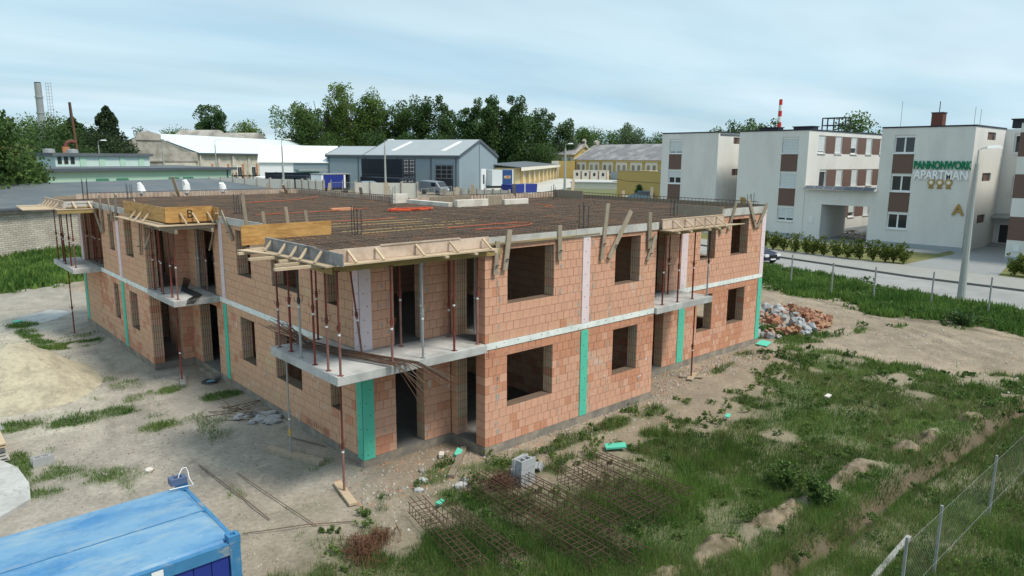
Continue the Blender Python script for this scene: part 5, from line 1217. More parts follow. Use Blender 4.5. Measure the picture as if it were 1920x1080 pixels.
# lettering
letters('PANNONWORK',1.02,M_sgreen,apt,(XA-.08,6.98,7.50),(R(90),0,R(-90)),.07,'lettering',.028,sx=.62)
letters('APARTMAN',1.12,M_swhite,apt,(XA-.08,7.0,6.62),(R(90),0,R(-90)),.07,'lettering',.028,sx=.75)
letters('A',1.35,M_gold,apt,(XA-.08,5.25,3.55),(R(90),0,R(-90)),.07,'lettering',.03)
letters('B',1.35,M_gold,apt,(XA-.08,26.6,3.25),(R(90),0,R(-90)),.07,'lettering',.03)
for y in (7.7,6.98,6.26):
    mb=MB(); mb.tube([(XA-.09,y,5.98),(XA-.01,y,5.98)],.30,18); 
    for a in (-.5,0,.5): mb.prism([(XA-.05,y+.28*a,5.75),(XA-.05,y+.28*a+.11,5.40),(XA-.05,y+.28*a,5.47),(XA-.05,y+.28*a-.11,5.40)],(.03,0,0))
    md=A(mb,'medal_sign',M_gold)
    mb=MB(); mb.tube([(XA-.11,y,5.98),(XA-.085,y,5.98)],.22,18); d2=A(mb,'medal_disc',M_ycream); d2.parent=md; d2.matrix_parent_inverse=Matrix.Identity(4)
    mb=MB(); pts=[(XA-.125,y+(.17 if k%2==0 else .07)*math.sin(k*math.pi/5),5.98+(.17 if k%2==0 else .07)*math.cos(k*math.pi/5)) for k in range(10)]; mb.prism(pts,(.02,0,0)); d2=A(mb,'star',M_swhite); d2.parent=md; d2.matrix_parent_inverse=Matrix.Identity(4)
# roof furniture
t=empty('brick_chimney',(70,9.6,ZT-.2),'orange brick chimney with a metal cap on the roof above the green lettering','chimney'); mb=MB(); mb.box(-.5,-.5,0,.5,.5,1.75); mb.build('stack',M_tile,t); mb=MB(); mb.box(-.56,-.56,1.75,.56,.56,1.85); mb.build('cap',M_dsteel,t); mb=MB(); mb.tube([(0,0,1.9),(0,0,2.9)],.04,6); mb.build('rod',M_dsteel,t)
t=empty('roof_ladder_rack',(92,31.4,ZT-.4),'grey steel ladder frame standing on the roof of the middle wing','steel frame'); mb=MB()
for x in (0,1.6):
    for y in (0,-1.6,-3.2): mb.bar((x,y,0),(x,y,3.2),.14,.14)
for z in (1.1,2.2,3.2):
    for x in (0,1.6): mb.bar((x,0,z),(x,-3.2,z),.12,.12)
    for y in (0,-3.2): mb.bar((0,y,z),(1.6,y,z),.12,.12)
mb.build('rack',M_dsteel,t)
for i,(x,y,l) in enumerate(((68,26.0,'left dark roof vent box on the middle wing'),(68,22.0,'right dark roof vent box on the middle wing'),(66,1.2,'dark roof vent box at the right end of the apartment roof'))):
    mb=MB(); mb.box(x-.6,y-1.1,ZT-.2,x+.6,y+1.1,ZT+.5); mb.box(x-.7,y-1.2,ZT+.5,x+.7,y+1.2,ZT+.6); tag(mb.build('roof_vent',M_darkcap),l,'roof vent')
for i,(x,y,h,l) in enumerate(((66,11.6,2.6,'thin lightning rod on the left of the lettered wing roof'),(67,5.2,1.6,'thin rod on the right of the lettered wing roof'),(67.5,5.8,1.9,'second thin rod on the right of the lettered wing roof'))):
    mb=MB(); mb.tube([(x,y,ZT),(x,y,ZT+h)],.016,5); tag(mb.build('lightning_rod',M_dsteel),l,'rod')
for (x,y,l) in ((67.2,15.9,'picnic bench in the gateway shade on the left'),(66.0,13.7,'picnic bench at the right side of the gateway')):
    t=empty('picnic_bench',(x,y,-.13),l,'bench'); 
    for dy,z,w2 in ((0,.75,.35),(-.7,.42,.14),(.7,.42,.14)): mb=MB(); mb.box(-1,dy-w2,z,1,dy+w2,z+.06); mb.build('board' ,M_woodp,t)
    for x2 in (-.7,.7): mb=MB(); mb.bar((x2,-.75,0),(x2,.1,.75),.06,.06); mb.bar((x2,.75,0),(x2,-.1,.75),.06,.06); mb.bar((x2,-.75,.39),(x2,.75,.39),.05,.05); mb.build('leg',M_wood,t)
# bright street lamp beside the road
def lamp(x,y,h,label,z=None,r0=.20,r1=.11,arm=(-.66,-.75),head=1.0):
    z=gz(x,y) if z is None else z; t=empty('street_lamp',(x,y,z),label,'street lamp')
    mb=MB(); mb.tube([(0,0,-.3),(0,0,h*.90)],[r0,r1],10); mb.build('pole',M_lampc,t)
    mb=MB(); a=Vector((arm[0],arm[1],0))*-1; a.normalize(); mb.tube([(0,0,h*.90),(0,0,h*.985),tuple(a*.25+Vector((0,0,h))),tuple(a*.5+Vector((0,0,h)))],.035,6); mb.build('bracket',M_galv,t)
    hd=MB(); c=a*.85*head+Vector((0,0,h+.02)); s=Vector((-a.y,a.x,0))
    hd.add([c-a*.45*head-s*.10+Vector((0,0,-.05)),c+a*.45*head-s*.16+Vector((0,0,-.05)),c+a*.45*head+s*.16+Vector((0,0,-.05)),c-a*.45*head+s*.10+Vector((0,0,-.05)),c-a*.4*head-s*.06+Vector((0,0,.09)),c+a*.3*head-s*.10+Vector((0,0,.14)),c+a*.3*head+s*.10+Vector((0,0,.14)),c-a*.4*head+s*.06+Vector((0,0,.09))],[(0,3,2,1),(4,5,6,7),(0,1,5,4),(1,2,6,5),(2,3,7,6),(3,0,4,7)]); hd.build('lamp_head',M_white,t)
    return t
lamp(38.5,-2.75,8.9,'tall tapered concrete street lamp in front of the lettered apartment wing',None,.235,.10,(-.75,.66))
# dark blue car on the road
def car(name,paint,loc,rz,label,L_=4.3,W2=.88,Hc=1.48):
    t=empty(name,loc,label,'car',None,rz)
    prof=[(-2.1,.35),(-2.12,.75),(-1.95,.90),(-1.55,.95),(.75,1.0),(1.75,.86),(2.08,.66),(2.12,.32)]
    mb=MB(); n=len(prof)
    for s,wd in ((1,0),):
        A_=[(x*L_/4.24,-W2*(.93 if abs(x)>1.9 else 1),z) for x,z in prof]; B_=[(x,-y,z) for x,y,z in A_]
        mb.add(A_+B_,[tuple(range(n)),tuple(reversed(range(n,2*n)))]+[((i+1)%n,i,n+i,n+(i+1)%n) for i in range(n)])
    b=mb.build('body',paint,t); md=b.modifiers.new('b','BEVEL'); md.width=.09; md.segments=3; md.limit_method='ANGLE'; md.angle_limit=R(25)
    g=[(-1.85,.92),(-1.35,Hc-.04),(-.2,Hc),(.35,Hc-.05),(1.05,.97)]; n=len(g)
    mb=MB(); lo=[(x,-(W2-.08) if z<1.1 else -(W2-.24),z) for x,z in g]; ro=[(x,-y,z) for x,y,z in lo]
    mb.add(lo+ro,[tuple(range(n)),tuple(reversed(range(n,2*n)))]+[((i+1)%n,i,n+i,n+(i+1)%n) for i in range(n)]); gl=mb.build('windows',M_glass,t)
    mb=MB(); mb.prism([(-1.36,-(W2-.25),Hc-.045),(.34,-(W2-.25),Hc-.05),(.34,(W2-.25),Hc-.05),(-1.36,(W2-.25),Hc-.045)],(0,0,.06)); mb.build('roof',paint,t)
    for x in (-1.35,1.35):
        for s in (-1,1):
            mb=MB(); mb.tube([(x,s*(W2-.2),.32),(x,s*(W2+.01),.32)],.32,16); wh=mb.build('wheel',M_tyre,t); mb=MB(); mb.tube([(x,s*(W2),.32),(x,s*(W2+.025),.32)],.2,12); mb.build('rim',M_galv,wh)
    for s in (-1,1):
        mb=MB(); mb.box(1.92,s*.62-.2,.62,2.13,s*.62+.2,.80); mb.build('headlight',M_white,t)
    mb=MB(); mb.box(2.10,-.42,.50,2.15,.42,.74); mb.build('grille',M_black,t)
    mb=MB(); mb.box(2.13,-.26,.36,2.17,.26,.47); mb.build('number_plate',M_white,t)
    return t
car('parked_car',M_carb,(44.55,14.15,-.285),R(-105),'dark blue car on the road half hidden behind the right corner of the shell')
# ================================================================== THE INDUSTRIAL YARD BEHIND (ground there lies about 3 m higher)
GB=2.8
def fr(name,label,cat,p0,p1,z=GB,group=None):
    rz=math.atan2(p1[1]-p0[1],p1[0]-p0[0]); L_=math.hypot(p1[0]-p0[0],p1[1]-p0[1])
    return empty(name,(p0[0],p0[1],z),label,cat,group,rz),L_
def lbox(t,n,m,*b,parent=None):
    mb=MB(); mb.box(*b); return mb.build(n,m,parent or t)
def gable(t,L_,D,he,hr,mw,mr,over=.3,yr=None,trim=None,th=.12):
    """pitched building in local axes: front eave at y=0, ridge at y=yr"""
    yr=D/2 if yr is None else yr
    mb=MB(); mb.prism([(0,0,-.4),(0,D,-.4),(0,D,he),(0,yr,hr),(0,0,he)],(L_,0,0)); mb.build('wall',mw,t)
    k=(hr-he)/yr
    for a,b,za,zb in ((-over,yr,he-k*over,hr),(D+over,yr,he-(hr-he)/(D-yr)*over,hr)):
        mb=MB(); mb.prism([(-over,a,za+.01),(L_+over,a,za+.01),(L_+over,b,zb+.01),(-over,b,zb+.01)],(0,0,th)); mb.build('roof',mr,t)
    if trim:
        mb=MB(); mb.box(-over-.05,-over-.12,he-k*over-.28,L_+over+.05,-over-.005,he-k*over+.05); mb.build('gutter',trim,t)
        for x in (-over-.06,L_+over+.01):
            for a,b,za,zb in ((-over,yr,he-k*over,hr),(D+over,yr,he-(hr-he)/(D-yr)*over,hr)):
                mb=MB(); mb.prism([(x,a,za-.25),(x,b,zb-.25),(x,b,zb+.2),(x,a,za+.2)],(.05,0,0)); mb.build('verge',trim,t)
# long shed with whitewashed brick wall and grey felt roof
def brickwallmat():
    m=bpy.data.materials.new('whitewashed_masonry'); m.use_nodes=True; t=m.node_tree; b=t.nodes['Principled BSDF']; L=t.links.new
    tcn=N(t,'ShaderNodeTexCoord'); sp=N(t,'ShaderNodeSeparateXYZ'); cb=N(t,'ShaderNodeCombineXYZ'); L(tcn.outputs['Object'],sp.inputs[0]); L(sp.outputs[0],cb.inputs[0]); L(sp.outputs[2],cb.inputs[1])
    k=N(t,'ShaderNodeTexBrick'); L(cb.outputs[0],k.inputs['Vector']); k.inputs['Scale'].default_value=1; k.inputs['Brick Width'].default_value=.5; k.inputs['Row Height'].default_value=.17; k.inputs['Mortar Size'].default_value=.02
    k.inputs['Color1'].default_value=(.52,.49,.42,1); k.inputs['Color2'].default_value=(.40,.375,.31,1); k.inputs['Mortar'].default_value=(.24,.22,.18,1)
    n=N(t,'ShaderNodeTexNoise'); n.inputs['Scale'].default_value=.7; n.inputs['Detail'].default_value=8; L(tcn.outputs['Object'],n.inputs['Vector'])
    r=N(t,'ShaderNodeMapRange'); r.inputs['From Min'].default_value=.3; r.inputs['From Max'].default_value=.7; r.inputs['To Min'].default_value=.8; r.inputs['To Max'].default_value=1.15; L(n.outputs['Fac'],r.inputs[0])
    v=N(t,'ShaderNodeVectorMath',operation='SCALE'); L(k.outputs['Color'],v.inputs[0]); L(r.outputs[0],v.inputs['Scale']); L(v.outputs[0],b.inputs['Base Color']); b.inputs['Roughness'].default_value=.9; return m
t,L_=fr('long_shed','long low shed with a whitewashed brick wall and dark grey felt roof at the left','shed',(-22,42.6),(34.3,72),-.3)
mb=MB(); mb.prism([(0,0,-.3),(0,12,-.3),(0,12,5.2),(0,0,3.85)],(L_,0,0)); mb.build('wall',brickwallmat(),t)
mb=MB(); mb.prism([(-.3,-.45,3.85),(L_+.2,-.45,3.85),(L_+.2,12.4,5.25),(-.3,12.4,5.25)],(0,0,.16)); mb.build('roof',M_groof,t)
lbox(t,'eave_board',M_plast,-.3,-.30,3.55,L_,-.003,3.84); lbox(t,'gutter',M_trim,-.3,-.60,3.80,L_+.2,-.455,3.95)
lbox(t,'lower_roof',M_wroof,L_+.2,1,3.4,L_+4.5,11,3.55); lbox(t,'lean_to',M_wroof,L_+.2,1.2,-.3,L_+4.2,10.8,3.39)
# mint green building with roof lights
t,L_=fr('mint_building','long mint green building with a dark flat roof and a raised pale roof light','building',(8.7,92.8),(35.3,101.2),1.8)
lbox(t,'wall',M_mint,0,0,-2,L_,14,4.05); mb=MB(); mb.prism([(-.6,-.6,4.05),(L_+.6,-.6,4.05),(L_+.6,15,4.3),(-.6,15,4.3)],(0,0,.30)); mb.build('roof',M_groof,t); lbox(t,'fascia',M_trim,-.62,-.66,4.02,L_+.62,-.605,4.42)
for x in (6.9,9.7,17.6,20.0):
    f=lbox(t,'window',M_glass,x-.75,-.05,1.2,x+.75,-.01,2.75); mb=MB(); mb.prism([(x-.95,-.16,2.45),(x+.95,-.16,2.45),(x+.8,-.16,3.0),(x-.8,-.16,3.0)],(0,.145,0)); mb.build('lintel',mat('green_awning_%d'%int(x*10),(.06,.20,.13),.8),t)
lbox(t,'corner_trim',M_trim,L_-.9,-.05,-1,L_-.65,-.01,4.0)
mb=MB(); mb.box(6.2,10,4.3,20.5,15,6.0); mb.build('roof_light_wall',M_mint2,t); mb=MB(); mb.box(5.7,9.6,6.0,20.9,15.4,6.45); mb.build('roof_light_roof',M_groof,t)
for x in (9.6,12.4,15.6,18.6): lbox(t,'pilaster',M_mint,x,9.9,4.5,x+.9,9.99,6.0)
for x in (6.8,7.7,8.6): lbox(t,'window',M_glass,x-.3,9.93,4.9,x+.25,9.99,5.9)
for x in (7.0,10.3): mb=MB(); mb.tube([(x,13,6.4),(x,13,6.95),(x,13,7.05)],[.8,.75,.3],12); mb.build('roof_cowl',M_galv,t)
# old factory hall with stepped gable and pale metal roof
t,L_=fr('factory_hall','old factory hall with a stained stepped gable and a long pale metal roof','factory',(40.2,131.3),(92.0,170.5))
mb=MB(); mb.prism([(0,0,-.5),(0,22,-.5),(0,22,5.7),(0,11,9.4),(0,0,5.7)],(L_,0,0)); mb.build('wall',M_cream,t)
mb=MB(); mb.prism([(0,-.6,5.7),(L_,-.6,5.7),(L_,11,9.5),(0,11,9.5)],(0,0,.12)); mb.build('roof',M_wroof,t)
mb=MB(); mb.prism([(0,22.5,5.7),(L_,22.5,5.7),(L_,11,9.5),(0,11,9.5)],(0,0,.12)); mb.build('roof',M_wroof,t); lbox(t,'gutter',M_trim,0,-.75,5.45,L_,-.605,5.8)
x=1.0
while x<L_-1:
    lbox(t,'pilaster',M_cream,x,-.22,-.4,x+.8,-.003,5.4); 
    f=lbox(t,'window_frame',M_white,x+1.5,-.06,.9,x+3.3,-.003,3.0); lbox(t,'pane',M_glass,x+1.65,-.09,1.0,x+2.35,-.065,2.9); lbox(t,'pane',M_glass,x+2.45,-.09,1.0,x+3.15,-.065,2.9)
    lbox(t,'brick_patch',M_brickch,x+3.45,-.05,-.3,x+4.1,-.004,3.6); x+=5.6
x=0.4
mb=MB()
while x<L_: mb.tube([(x,-.45,-.4),(x,-.45,5.4)],.14,6); x+=11.2
mb.build('downpipe',M_eps,t)
for xc in (L_*.62,L_*.92):
    mb=MB(); mb.prism([(xc+4.2*math.cos(a),21,8.2+3.6*math.sin(a)) for a in np.linspace(0,math.pi,15)],(0,10,0)); mb.build('barrel_roof',M_plast,t)
t,L_=fr('factory_gable','stained grey plaster gable with a stepped top at the end of the factory hall','factory',(25.5,129.2),(40.1,131.2))
P=[(0,0,-.5),(L_,0,-.5),(L_,0,5.9),(L_*.82,0,6.0),(L_*.55,0,8.0),(L_*.55,0,9.1),(L_*.40,0,9.7),(L_*.27,0,9.3),(L_*.24,0,8.3),(0,0,5.6)]
mb=MB(); mb.prism(P,(0,.6,0)); mb.build('gable_wall',M_plast,t)
lbox(t,'cornice',M_plast,0,-.25,4.1,L_+.2,-.003,4.4); lbox(t,'cornice',M_plast,L_*.24,-.2,8.0,L_*.56,-.003,8.2); lbox(t,'wing_wall',M_cream,L_*.55,-.2,-.5,L_*.98,-.002,3.9)
for x in (.62,.70,.78): f=lbox(t,'window',M_glass,L_*x,-.3,.8,L_*x+.6,-.205,2.6)
for z in (.9,2.1): lbox(t,'air_conditioner',M_white,L_*.86,-.6,z,L_*.86+1.0,-.21,z+.9); 
t,L_=fr('yellow_gable','yellow painted gable behind the old factory gable','building',(37,178.5),(43.5,177.6)); mb=MB(); mb.prism([(-6,0,0),(5.5,0,0),(5.5,0,7.0),(-.3,0,10.1),(-6,0,5.2)],(0,8,0)); mb.build('gable_wall',M_ycream,t); mb=MB(); mb.prism([(5.6,-.2,6.9),(-.3,-.2,10.1),(-.3,9,10.1),(5.6,9,6.9)],(0,0,.3)); mb.build('roof',M_groof,t)
# white tent hall
t,L_=fr('tent_hall','white tarpaulin tent hall beside the blue grey halls','tent',(38.2,96.9),(49.5,91.6)); gable(t,L_,14,4.25,6.9,M_tent,M_tent,.25,8)
lbox(t,'grey_tarpaulin',M_hall,5.2,-.06,-.3,L_,-.003,4.1); 
for x in (0,3.6,7.2,10.6): lbox(t,'roof_seam',M_wroof,x,-.30,4.16,x+.06,-.26,4.3)
# blue grey halls
t,L_=fr('small_hall','lower blue grey metal hall between the tent and the big hall','hall',(47.6,92.4),(52.6,87.0)); gable(t,L_,14,5.45,6.9,M_hall,M_hroof,.15,8,M_trim)
for x in (.3,5.2): lbox(t,'panel_joint',M_trim,x,-.05,-.3,x+.14,-.003,5.3)
t,L_=fr('big_hall','big blue grey metal hall with a pitched roof and a dark sectional door','hall',(51.9,87.7),(59.7,72.8)); gable(t,L_,16,5.45,8.0,M_hall,M_hroof,.15,8,M_trim)
for x in (.1,5.9,11.9,16.2): lbox(t,'downpipe',M_trim,x,-.10,-.3,x+.16,-.003,5.2)
dr=lbox(t,'sectional_door',M_cont,12.75,-.08,-.3,15.75,-.003,4.05)
for i in range(3):
    for j in range(3): lbox(t,'pane',M_glass,12.9+i*.95,-.11,2.05+j*.65,13.75+i*.95,-.085,2.6+j*.65,parent=dr)
for z in (2.0,2.65,3.3,3.95): lbox(t,'rail',M_galv,12.8,-.12,z-.04,15.7,-.112,z+.02,parent=dr)
for x in (12.82,13.80,14.75,15.65): lbox(t,'rail',M_galv,x-.03,-.125,2.0,x+.03,-.121,3.95,parent=dr)
lbox(t,'panel_joint',M_trim,L_+.002,7.9,-.3,L_+.03,8.05,7.6)
for x in (5.0,14.0): 
    mb=MB(); k=2.55/8; mb.prism([(x-1.3,2.0,5.45+2*k+.135),(x-.5,2.0,5.45+2*k+.135),(x+.3,6.8,5.45+6.8*k+.135),(x-.4,6.8,5.45+6.8*k+.135)],(0,0,.04)); mb.build('roof_light',M_white,t)
t,L_=fr('small_white_shed','small white shed with dark writing behind the big hall','shed',(86.8,99.6),(88.8,98.1)); lbox(t,'wall',M_cabin,0,0,0,L_,3,6.0); lbox(t,'roof',M_trim,-.1,-.1,6.0,L_+.1,3,6.8); 
o=letters('Wilkar',.55,M_trim,None,(0,0,0),(R(90),0,0),.01); o.parent=t; o.location=(L_/2,-.03,5.0)
# stacked dark containers
def cont(p0,p1,z,m,label,L2=None,doors=True,h=2.59):
    t,L_=fr('shipping_container',label,'container',p0,p1,z,'shipping containers in the yard'); 
    lbox(t,'body',m,.05,.05,0,L_-.05,2.40,h-.03)
    mb=MB(); x=.15
    while x<L_-.25: mb.box(x,-.0,.16,x+.14,.048,h-.16); x+=.28
    mb.build('corrugation',m,t)
    mb=MB()
    for x in (0,L_-.14):
        for y in (0,2.3): mb.box(x,y,0,x+.14,y+.14,h)
    mb.box(.14,0.0,h-.13,L_-.14,.1,h-.01); mb.box(.14,0,0,L_-.14,.1,.14); mb.build('frame',m,t)
    if doors:
        for y0 in (.16,1.24):
            d=lbox(t,'door',m,L_-.048,y0,.12,L_+.02,y0+1.04,h-.12); mb=MB()
            for y in (y0+.25,y0+.75): mb.tube([(L_+.06,y,.15),(L_+.06,y,h-.15)],.03,5)
            for z_ in (.5,1.1,1.6,2.1): mb.box(L_+.025,y0+.1,z_,L_+.05,y0+.9,z_+.08)
            mb.build('lock_rod',M_galv,d)
    return t
cont((47.4,81.1),(48.3,71.3),2.8,M_cont,'dark container below the top one before the big hall'); cont((47.4,81.1),(48.3,71.3),5.4,M_cont,'topmost dark container with silver door rods before the big hall',h=2.35)
cont((43.9,75.5),(44.2,65.7),2.6,M_cont,'long dark grey blue container standing lower in front of the stacked ones')
cont((33.9,83.9),(36.6,77.9),GB,M_cont,'dark container behind the concrete panel fence left of the lamp post')
cont((34.6,86.5),(38.4,79.2),GB+.3,M_cont,'second dark container behind the first one near the tent')
for i,(x,y) in enumerate(((39.2,83.8),(40.6,84.0))):
    t,_=fr('green_skip',('left' if i==0 else 'right')+' green steel skip in front of the tent hall','skip',(x,y),(x+1.4,y+.1)); 
    mb=MB(); mb.prism([(0,0,0),(1.35,0,0),(1.35,0,3.0),(0,0,3.0)],(0,2,0)); mb.build('body',M_cgreen,t)
    for x2 in (.0,.62,1.25): lbox(t,'rib',M_cgreen,x2,-.08,0,x2+.1,-.003,3.0)
lbox(empty('steel_rack',(36.3,81.4,GB),'grey and red steel rack lying over the green skips','rack'),'rack',M_galv,1.6,1,3.1,6.2,2.4,3.35)
# timber rack and brick stack by the factory
t,L_=fr('timber_rack','rack of upright timbers before the factory wall','rack',(36.0,103.5),(40.8,97.8))
for k in range(24): mb=MB(); x=L_*k/24; mb.bar((x,random.uniform(-.2,.2),0),(x+random.uniform(-.2,.2),.1,random.uniform(1.6,2.9)),.13,.13); mb.build('post',[M_wood,M_woodp,M_dsteel,M_rustb][k%4],t)
lbox(t,'beam',M_dsteel,-.2,.3,1.9,L_,.45,2.1)
t=empty('brick_pallet',(32.8,96.0,GB),'orange stack of bricks beside the mint green building','brick stack'); lbox(t,'bricks',M_brickch,0,0,.15,2.6,1.2,1.5); lbox(t,'pallet',M_wood,0,0,0,2.6,1.2,.14)
t,_=fr('white_van','white van roof seen behind the panel fence near the tent','van',(33.8,88.6),(36.0,85.6)); 
mb=MB(); mb.prism([(0,0,.4),(3.6,0,.4),(3.6,0,1.1),(3.0,0,1.9),(.4,0,2.3),(0,0,2.1)],(0,1.7,0)); b=mb.build('body',M_white,t); md=b.modifiers.new('b','BEVEL'); md.width=.12; md.segments=2; lbox(t,'window',M_glass,2.6,-.02,1.15,3.0,1.72,1.6)
for x in (.7,2.9): mb=MB(); mb.tube([(x,-.03,.35),(x,.2,.35)],.35,12); mb.build('wheel',M_tyre,t)
# two people near the brick stack
def person(x,y,z,rz,m,label):
    mm=bpy.data.meshes.new('person'); import bmesh
    vs_=[(0,0,.95),(0,0,1.25),(0,0,1.45),(0,0,1.55),(0,0,1.68),(.10,0,.9),(.12,.03,.5),(.12,0,.06),(.12,.14,.03),(-.10,0,.9),(-.12,-.03,.5),(-.12,0,.06),(-.12,.14,.03),(.2,0,1.42),(.26,.02,1.15),(.25,.10,.92),(-.2,0,1.42),(-.26,.02,1.15),(-.25,.10,.92)]
    ed=[(0,1),(1,2),(2,3),(3,4),(0,5),(5,6),(6,7),(7,8),(0,9),(9,10),(10,11),(11,12),(2,13),(13,14),(14,15),(2,16),(16,17),(17,18)]
    mm.from_pydata(vs_,ed,[]); o=bpy.data.objects.new('person',mm); col.objects.link(o)
    sk=o.modifiers.new('s','SKIN'); rad=[.15,.16,.13,.06,.11,.10,.075,.05,.045,.10,.075,.05,.045,.075,.05,.04,.075,.05,.04]
    for v,r_ in zip(mm.skin_vertices[0].data,rad): v.radius=(r_,r_)
    mm.skin_vertices[0].data[0].use_root=True
    o.modifiers.new('u','SUBSURF').levels=1; mm.materials.append(m); o.location=(x,y,z); o.rotation_euler.z=rz; tag(o,label,'person')
person(35.2,95.0,GB,.5,M_black,'person in dark clothes standing near the brick stack, left one'); person(36.0,94.2,GB,-.6,M_black,'person in dark clothes standing near the brick stack, right one')
# concrete panel fence
def panelfence(pts,h,label,step=2.0,z=GB,m=M_cabin):
    t=empty('panel_fence',(pts[0][0],pts[0][1],z),label,'fence')
    for a,b in zip(pts[:-1],pts[1:]):
        a=Vector((*a,0));b=Vector((*b,0)); n=max(1,round((b-a).length/step)); off=Vector((t.location.x,t.location.y,0))
        for i in range(n+1):
            c=a+(b-a)*i/n-off; mb=MB(); mb.bar(c+Vector((0,0,-.5)),c+Vector((0,0,h+.15)),.22,.22); mb.build('post',M_plast,t)
            if i<n:
                c2=a+(b-a)*(i+1)/n-off; mb=MB(); mb.bar(c+Vector((0,0,h/2-.2)),c2+Vector((0,0,h/2-.2)),.09,h+.4); mb.build('panel',m,t)
panelfence([(24.5,80.2),(30.9,68.8),(30.5,60.7)],2.35,'pale concrete panel fence left of the open gate')
panelfence([(33.7,59.2),(38.6,53.6)],2.2,'pale concrete panel fence right of the open gate')
panelfence([(46.9,57.4),(49.4,49.6)],1.25,'low row of white panels before the big hall',1.1,2.8,M_eps)
t,L_=fr('mesh_gate','open galvanised mesh gate between the two panel fences','gate',(31.5,60.8),(34.0,59.3))
for x in (0,1.3,L_): mb=MB(); mb.tube([(x,0,0),(x,0,2.5)],.05,6); mb.build('post',M_galv,t)
mb=MB()
for z in (.4,1.3,2.2): mb.bar((0,0,z),(L_,0,z),.04,.04)
for k in range(18): mb.bar((L_*k/18,0,.4),(L_*k/18,0,2.2),.015,.015)
mb.build('mesh',M_galv,t)
t,L_=fr('mesh_fence','galvanised mesh fence panel before the big hall door','fence',(39.0,53.3),(46.6,57.5))
mb=MB()
for k in range(6): mb.tube([(L_*k/5,0,-.3),(L_*k/5,0,1.6)],.04,5)
for z in (.1,.85,1.55): mb.bar((0,0,z),(L_,0,z),.035,.035)
for k in range(50): mb.bar((L_*k/50,0,.1),(L_*k/50,0,1.55),.012,.012)
mb.build('mesh',M_galv,t)
# vehicles of the yard
t,L_=fr('box_lorry','lorry with a bright blue tarpaulin parked by the small hall','lorry',(36.8,73.5),(41.6,74.2))
lbox(t,'tarpaulin',M_blue3,.35,0,1.0,3.7,2.4,2.75); lbox(t,'front_board',M_white,.05,0,.9,.34,2.4,2.7); lbox(t,'rear_frame',M_white,3.71,0,.9,4.0,2.4,2.8); lbox(t,'chassis',M_dsteel,0,.2,.6,4.8,2.2,.88); lbox(t,'roof_bow',M_galv,0,-.05,2.76,4.9,2.45,2.9); lbox(t,'opening_frame',M_trim,4.7,0,.9,4.85,2.4,2.75)
for x in (.9,3.9): mb=MB(); mb.tube([(x,-.02,.45),(x,.3,.45)],.45,14); mb.build('wheel',M_tyre,t)
def van(p0,p1,label,m=M_van):
    t,L_=fr('grey_van',label,'van',p0,p1,GB); mb=MB(); s=L_/4.6
    mb.prism([(0,0,.35),(4.6*s,0,.35),(4.6*s,0,.9),(4.2*s,0,1.15),(3.5*s,0,1.85),(.3,0,2.0),(0,0,1.8)],(0,1.8,0)); b=mb.build('body',m,t); md=b.modifiers.new('b','BEVEL'); md.width=.12; md.segments=2
    mb=MB(); mb.prism([(4.18*s,.15,1.20),(3.56*s,.2,1.80),(3.56*s,1.6,1.80),(4.18*s,1.65,1.20)],(.03,0,.02)); mb.build('windscreen',M_glass,t); lbox(t,'side_window',M_glass,2.5*s,-.02,1.2,3.4*s,-.004,1.7)
    for x in (.9*s,3.7*s): mb=MB(); mb.tube([(x,-.02,.34),(x,.25,.34)],.34,14); mb.build('wheel',M_tyre,t)
    for y in (.2,1.35): lbox(t,'headlight',M_white,4.58*s,y,.65,4.62*s,y+.3,.85)
van((40.6,69.8),(39.4,66.4),'grey van standing inside the open gate'); van((49.3,68.6),(50.2,64.6),'pale grey van parked at the doors of the stacked containers')
# garages with lorry trailer
t,L_=fr('garage_row','low row of cream garages with a dark flat roof and barred door windows','garages',(75.5,76.4),(131.0,121.2))
lbox(t,'wall',M_ycream,0,.6,-.4,L_,5.2,3.5); mb=MB(); mb.prism([(-.6,-.5,3.5),(L_+.3,-.5,3.5),(L_+.3,9,4.35),(-.6,5.4,4.05)],(0,0,.14)); mb.build('roof',M_groof,t); lbox(t,'eave_band',M_cabin,-.6,-.58,3.0,L_+.3,-.503,3.62)
n=9
for k in range(n):
    x=7+k*(L_-9)/(n-1)*.985; lbox(t,'pier',M_ycream,x-1.4,-.02,-.4,x-.2,.62,3.0)
    d=lbox(t,'door',M_ycream,x+1.2,.42,-.2,x+5.0,.597,2.9); f=lbox(t,'barred_window',M_glass,x+1.5,.38,1.9,x+4.7,.417,2.8,parent=d)
    mb=MB()
    for j in range(6): mb.box(x+1.5+j*.6,.34,1.9,x+1.66+j*.6,.375,2.8)
    mb.build('window_bars',M_white,d); lbox(t,'door_plinth',M_plast,x+1.2,.40,-.35,x+5,.42,.5)
t,L_=fr('semi_trailer','semi-trailer with a white side and a blue rear curtain bearing cream lettering','trailer',(63.2,69.3),(67.4,68.9))
lbox(t,'white_body',M_shut,.2,0,.9,2.15,2.5,3.35); lbox(t,'blue_curtain',M_blue3 if False else mat('curtain_blue',(.025,.07,.20),.5,.06),2.16,-.02,.95,4.05,2.5,3.3); lbox(t,'rear_post',M_white,4.06,-.03,.9,4.25,2.5,3.4); lbox(t,'chassis',M_dsteel,0,.2,.55,4.2,2.3,.9)
for x in (2.6,3.5): mb=MB(); mb.tube([(x,-.02,.45),(x,.35,.45)],.45,14); mb.build('wheel',M_tyre,t)
for txt,x in (('ME',2.72),('ER',3.5)):
    o=letters(txt,.62,M_ycream,None,(0,0,0),(R(90),0,0),.01,'lettering',.01); o.parent=t; o.location=(x,-.035,2.2); o.scale=(.75,1,1)
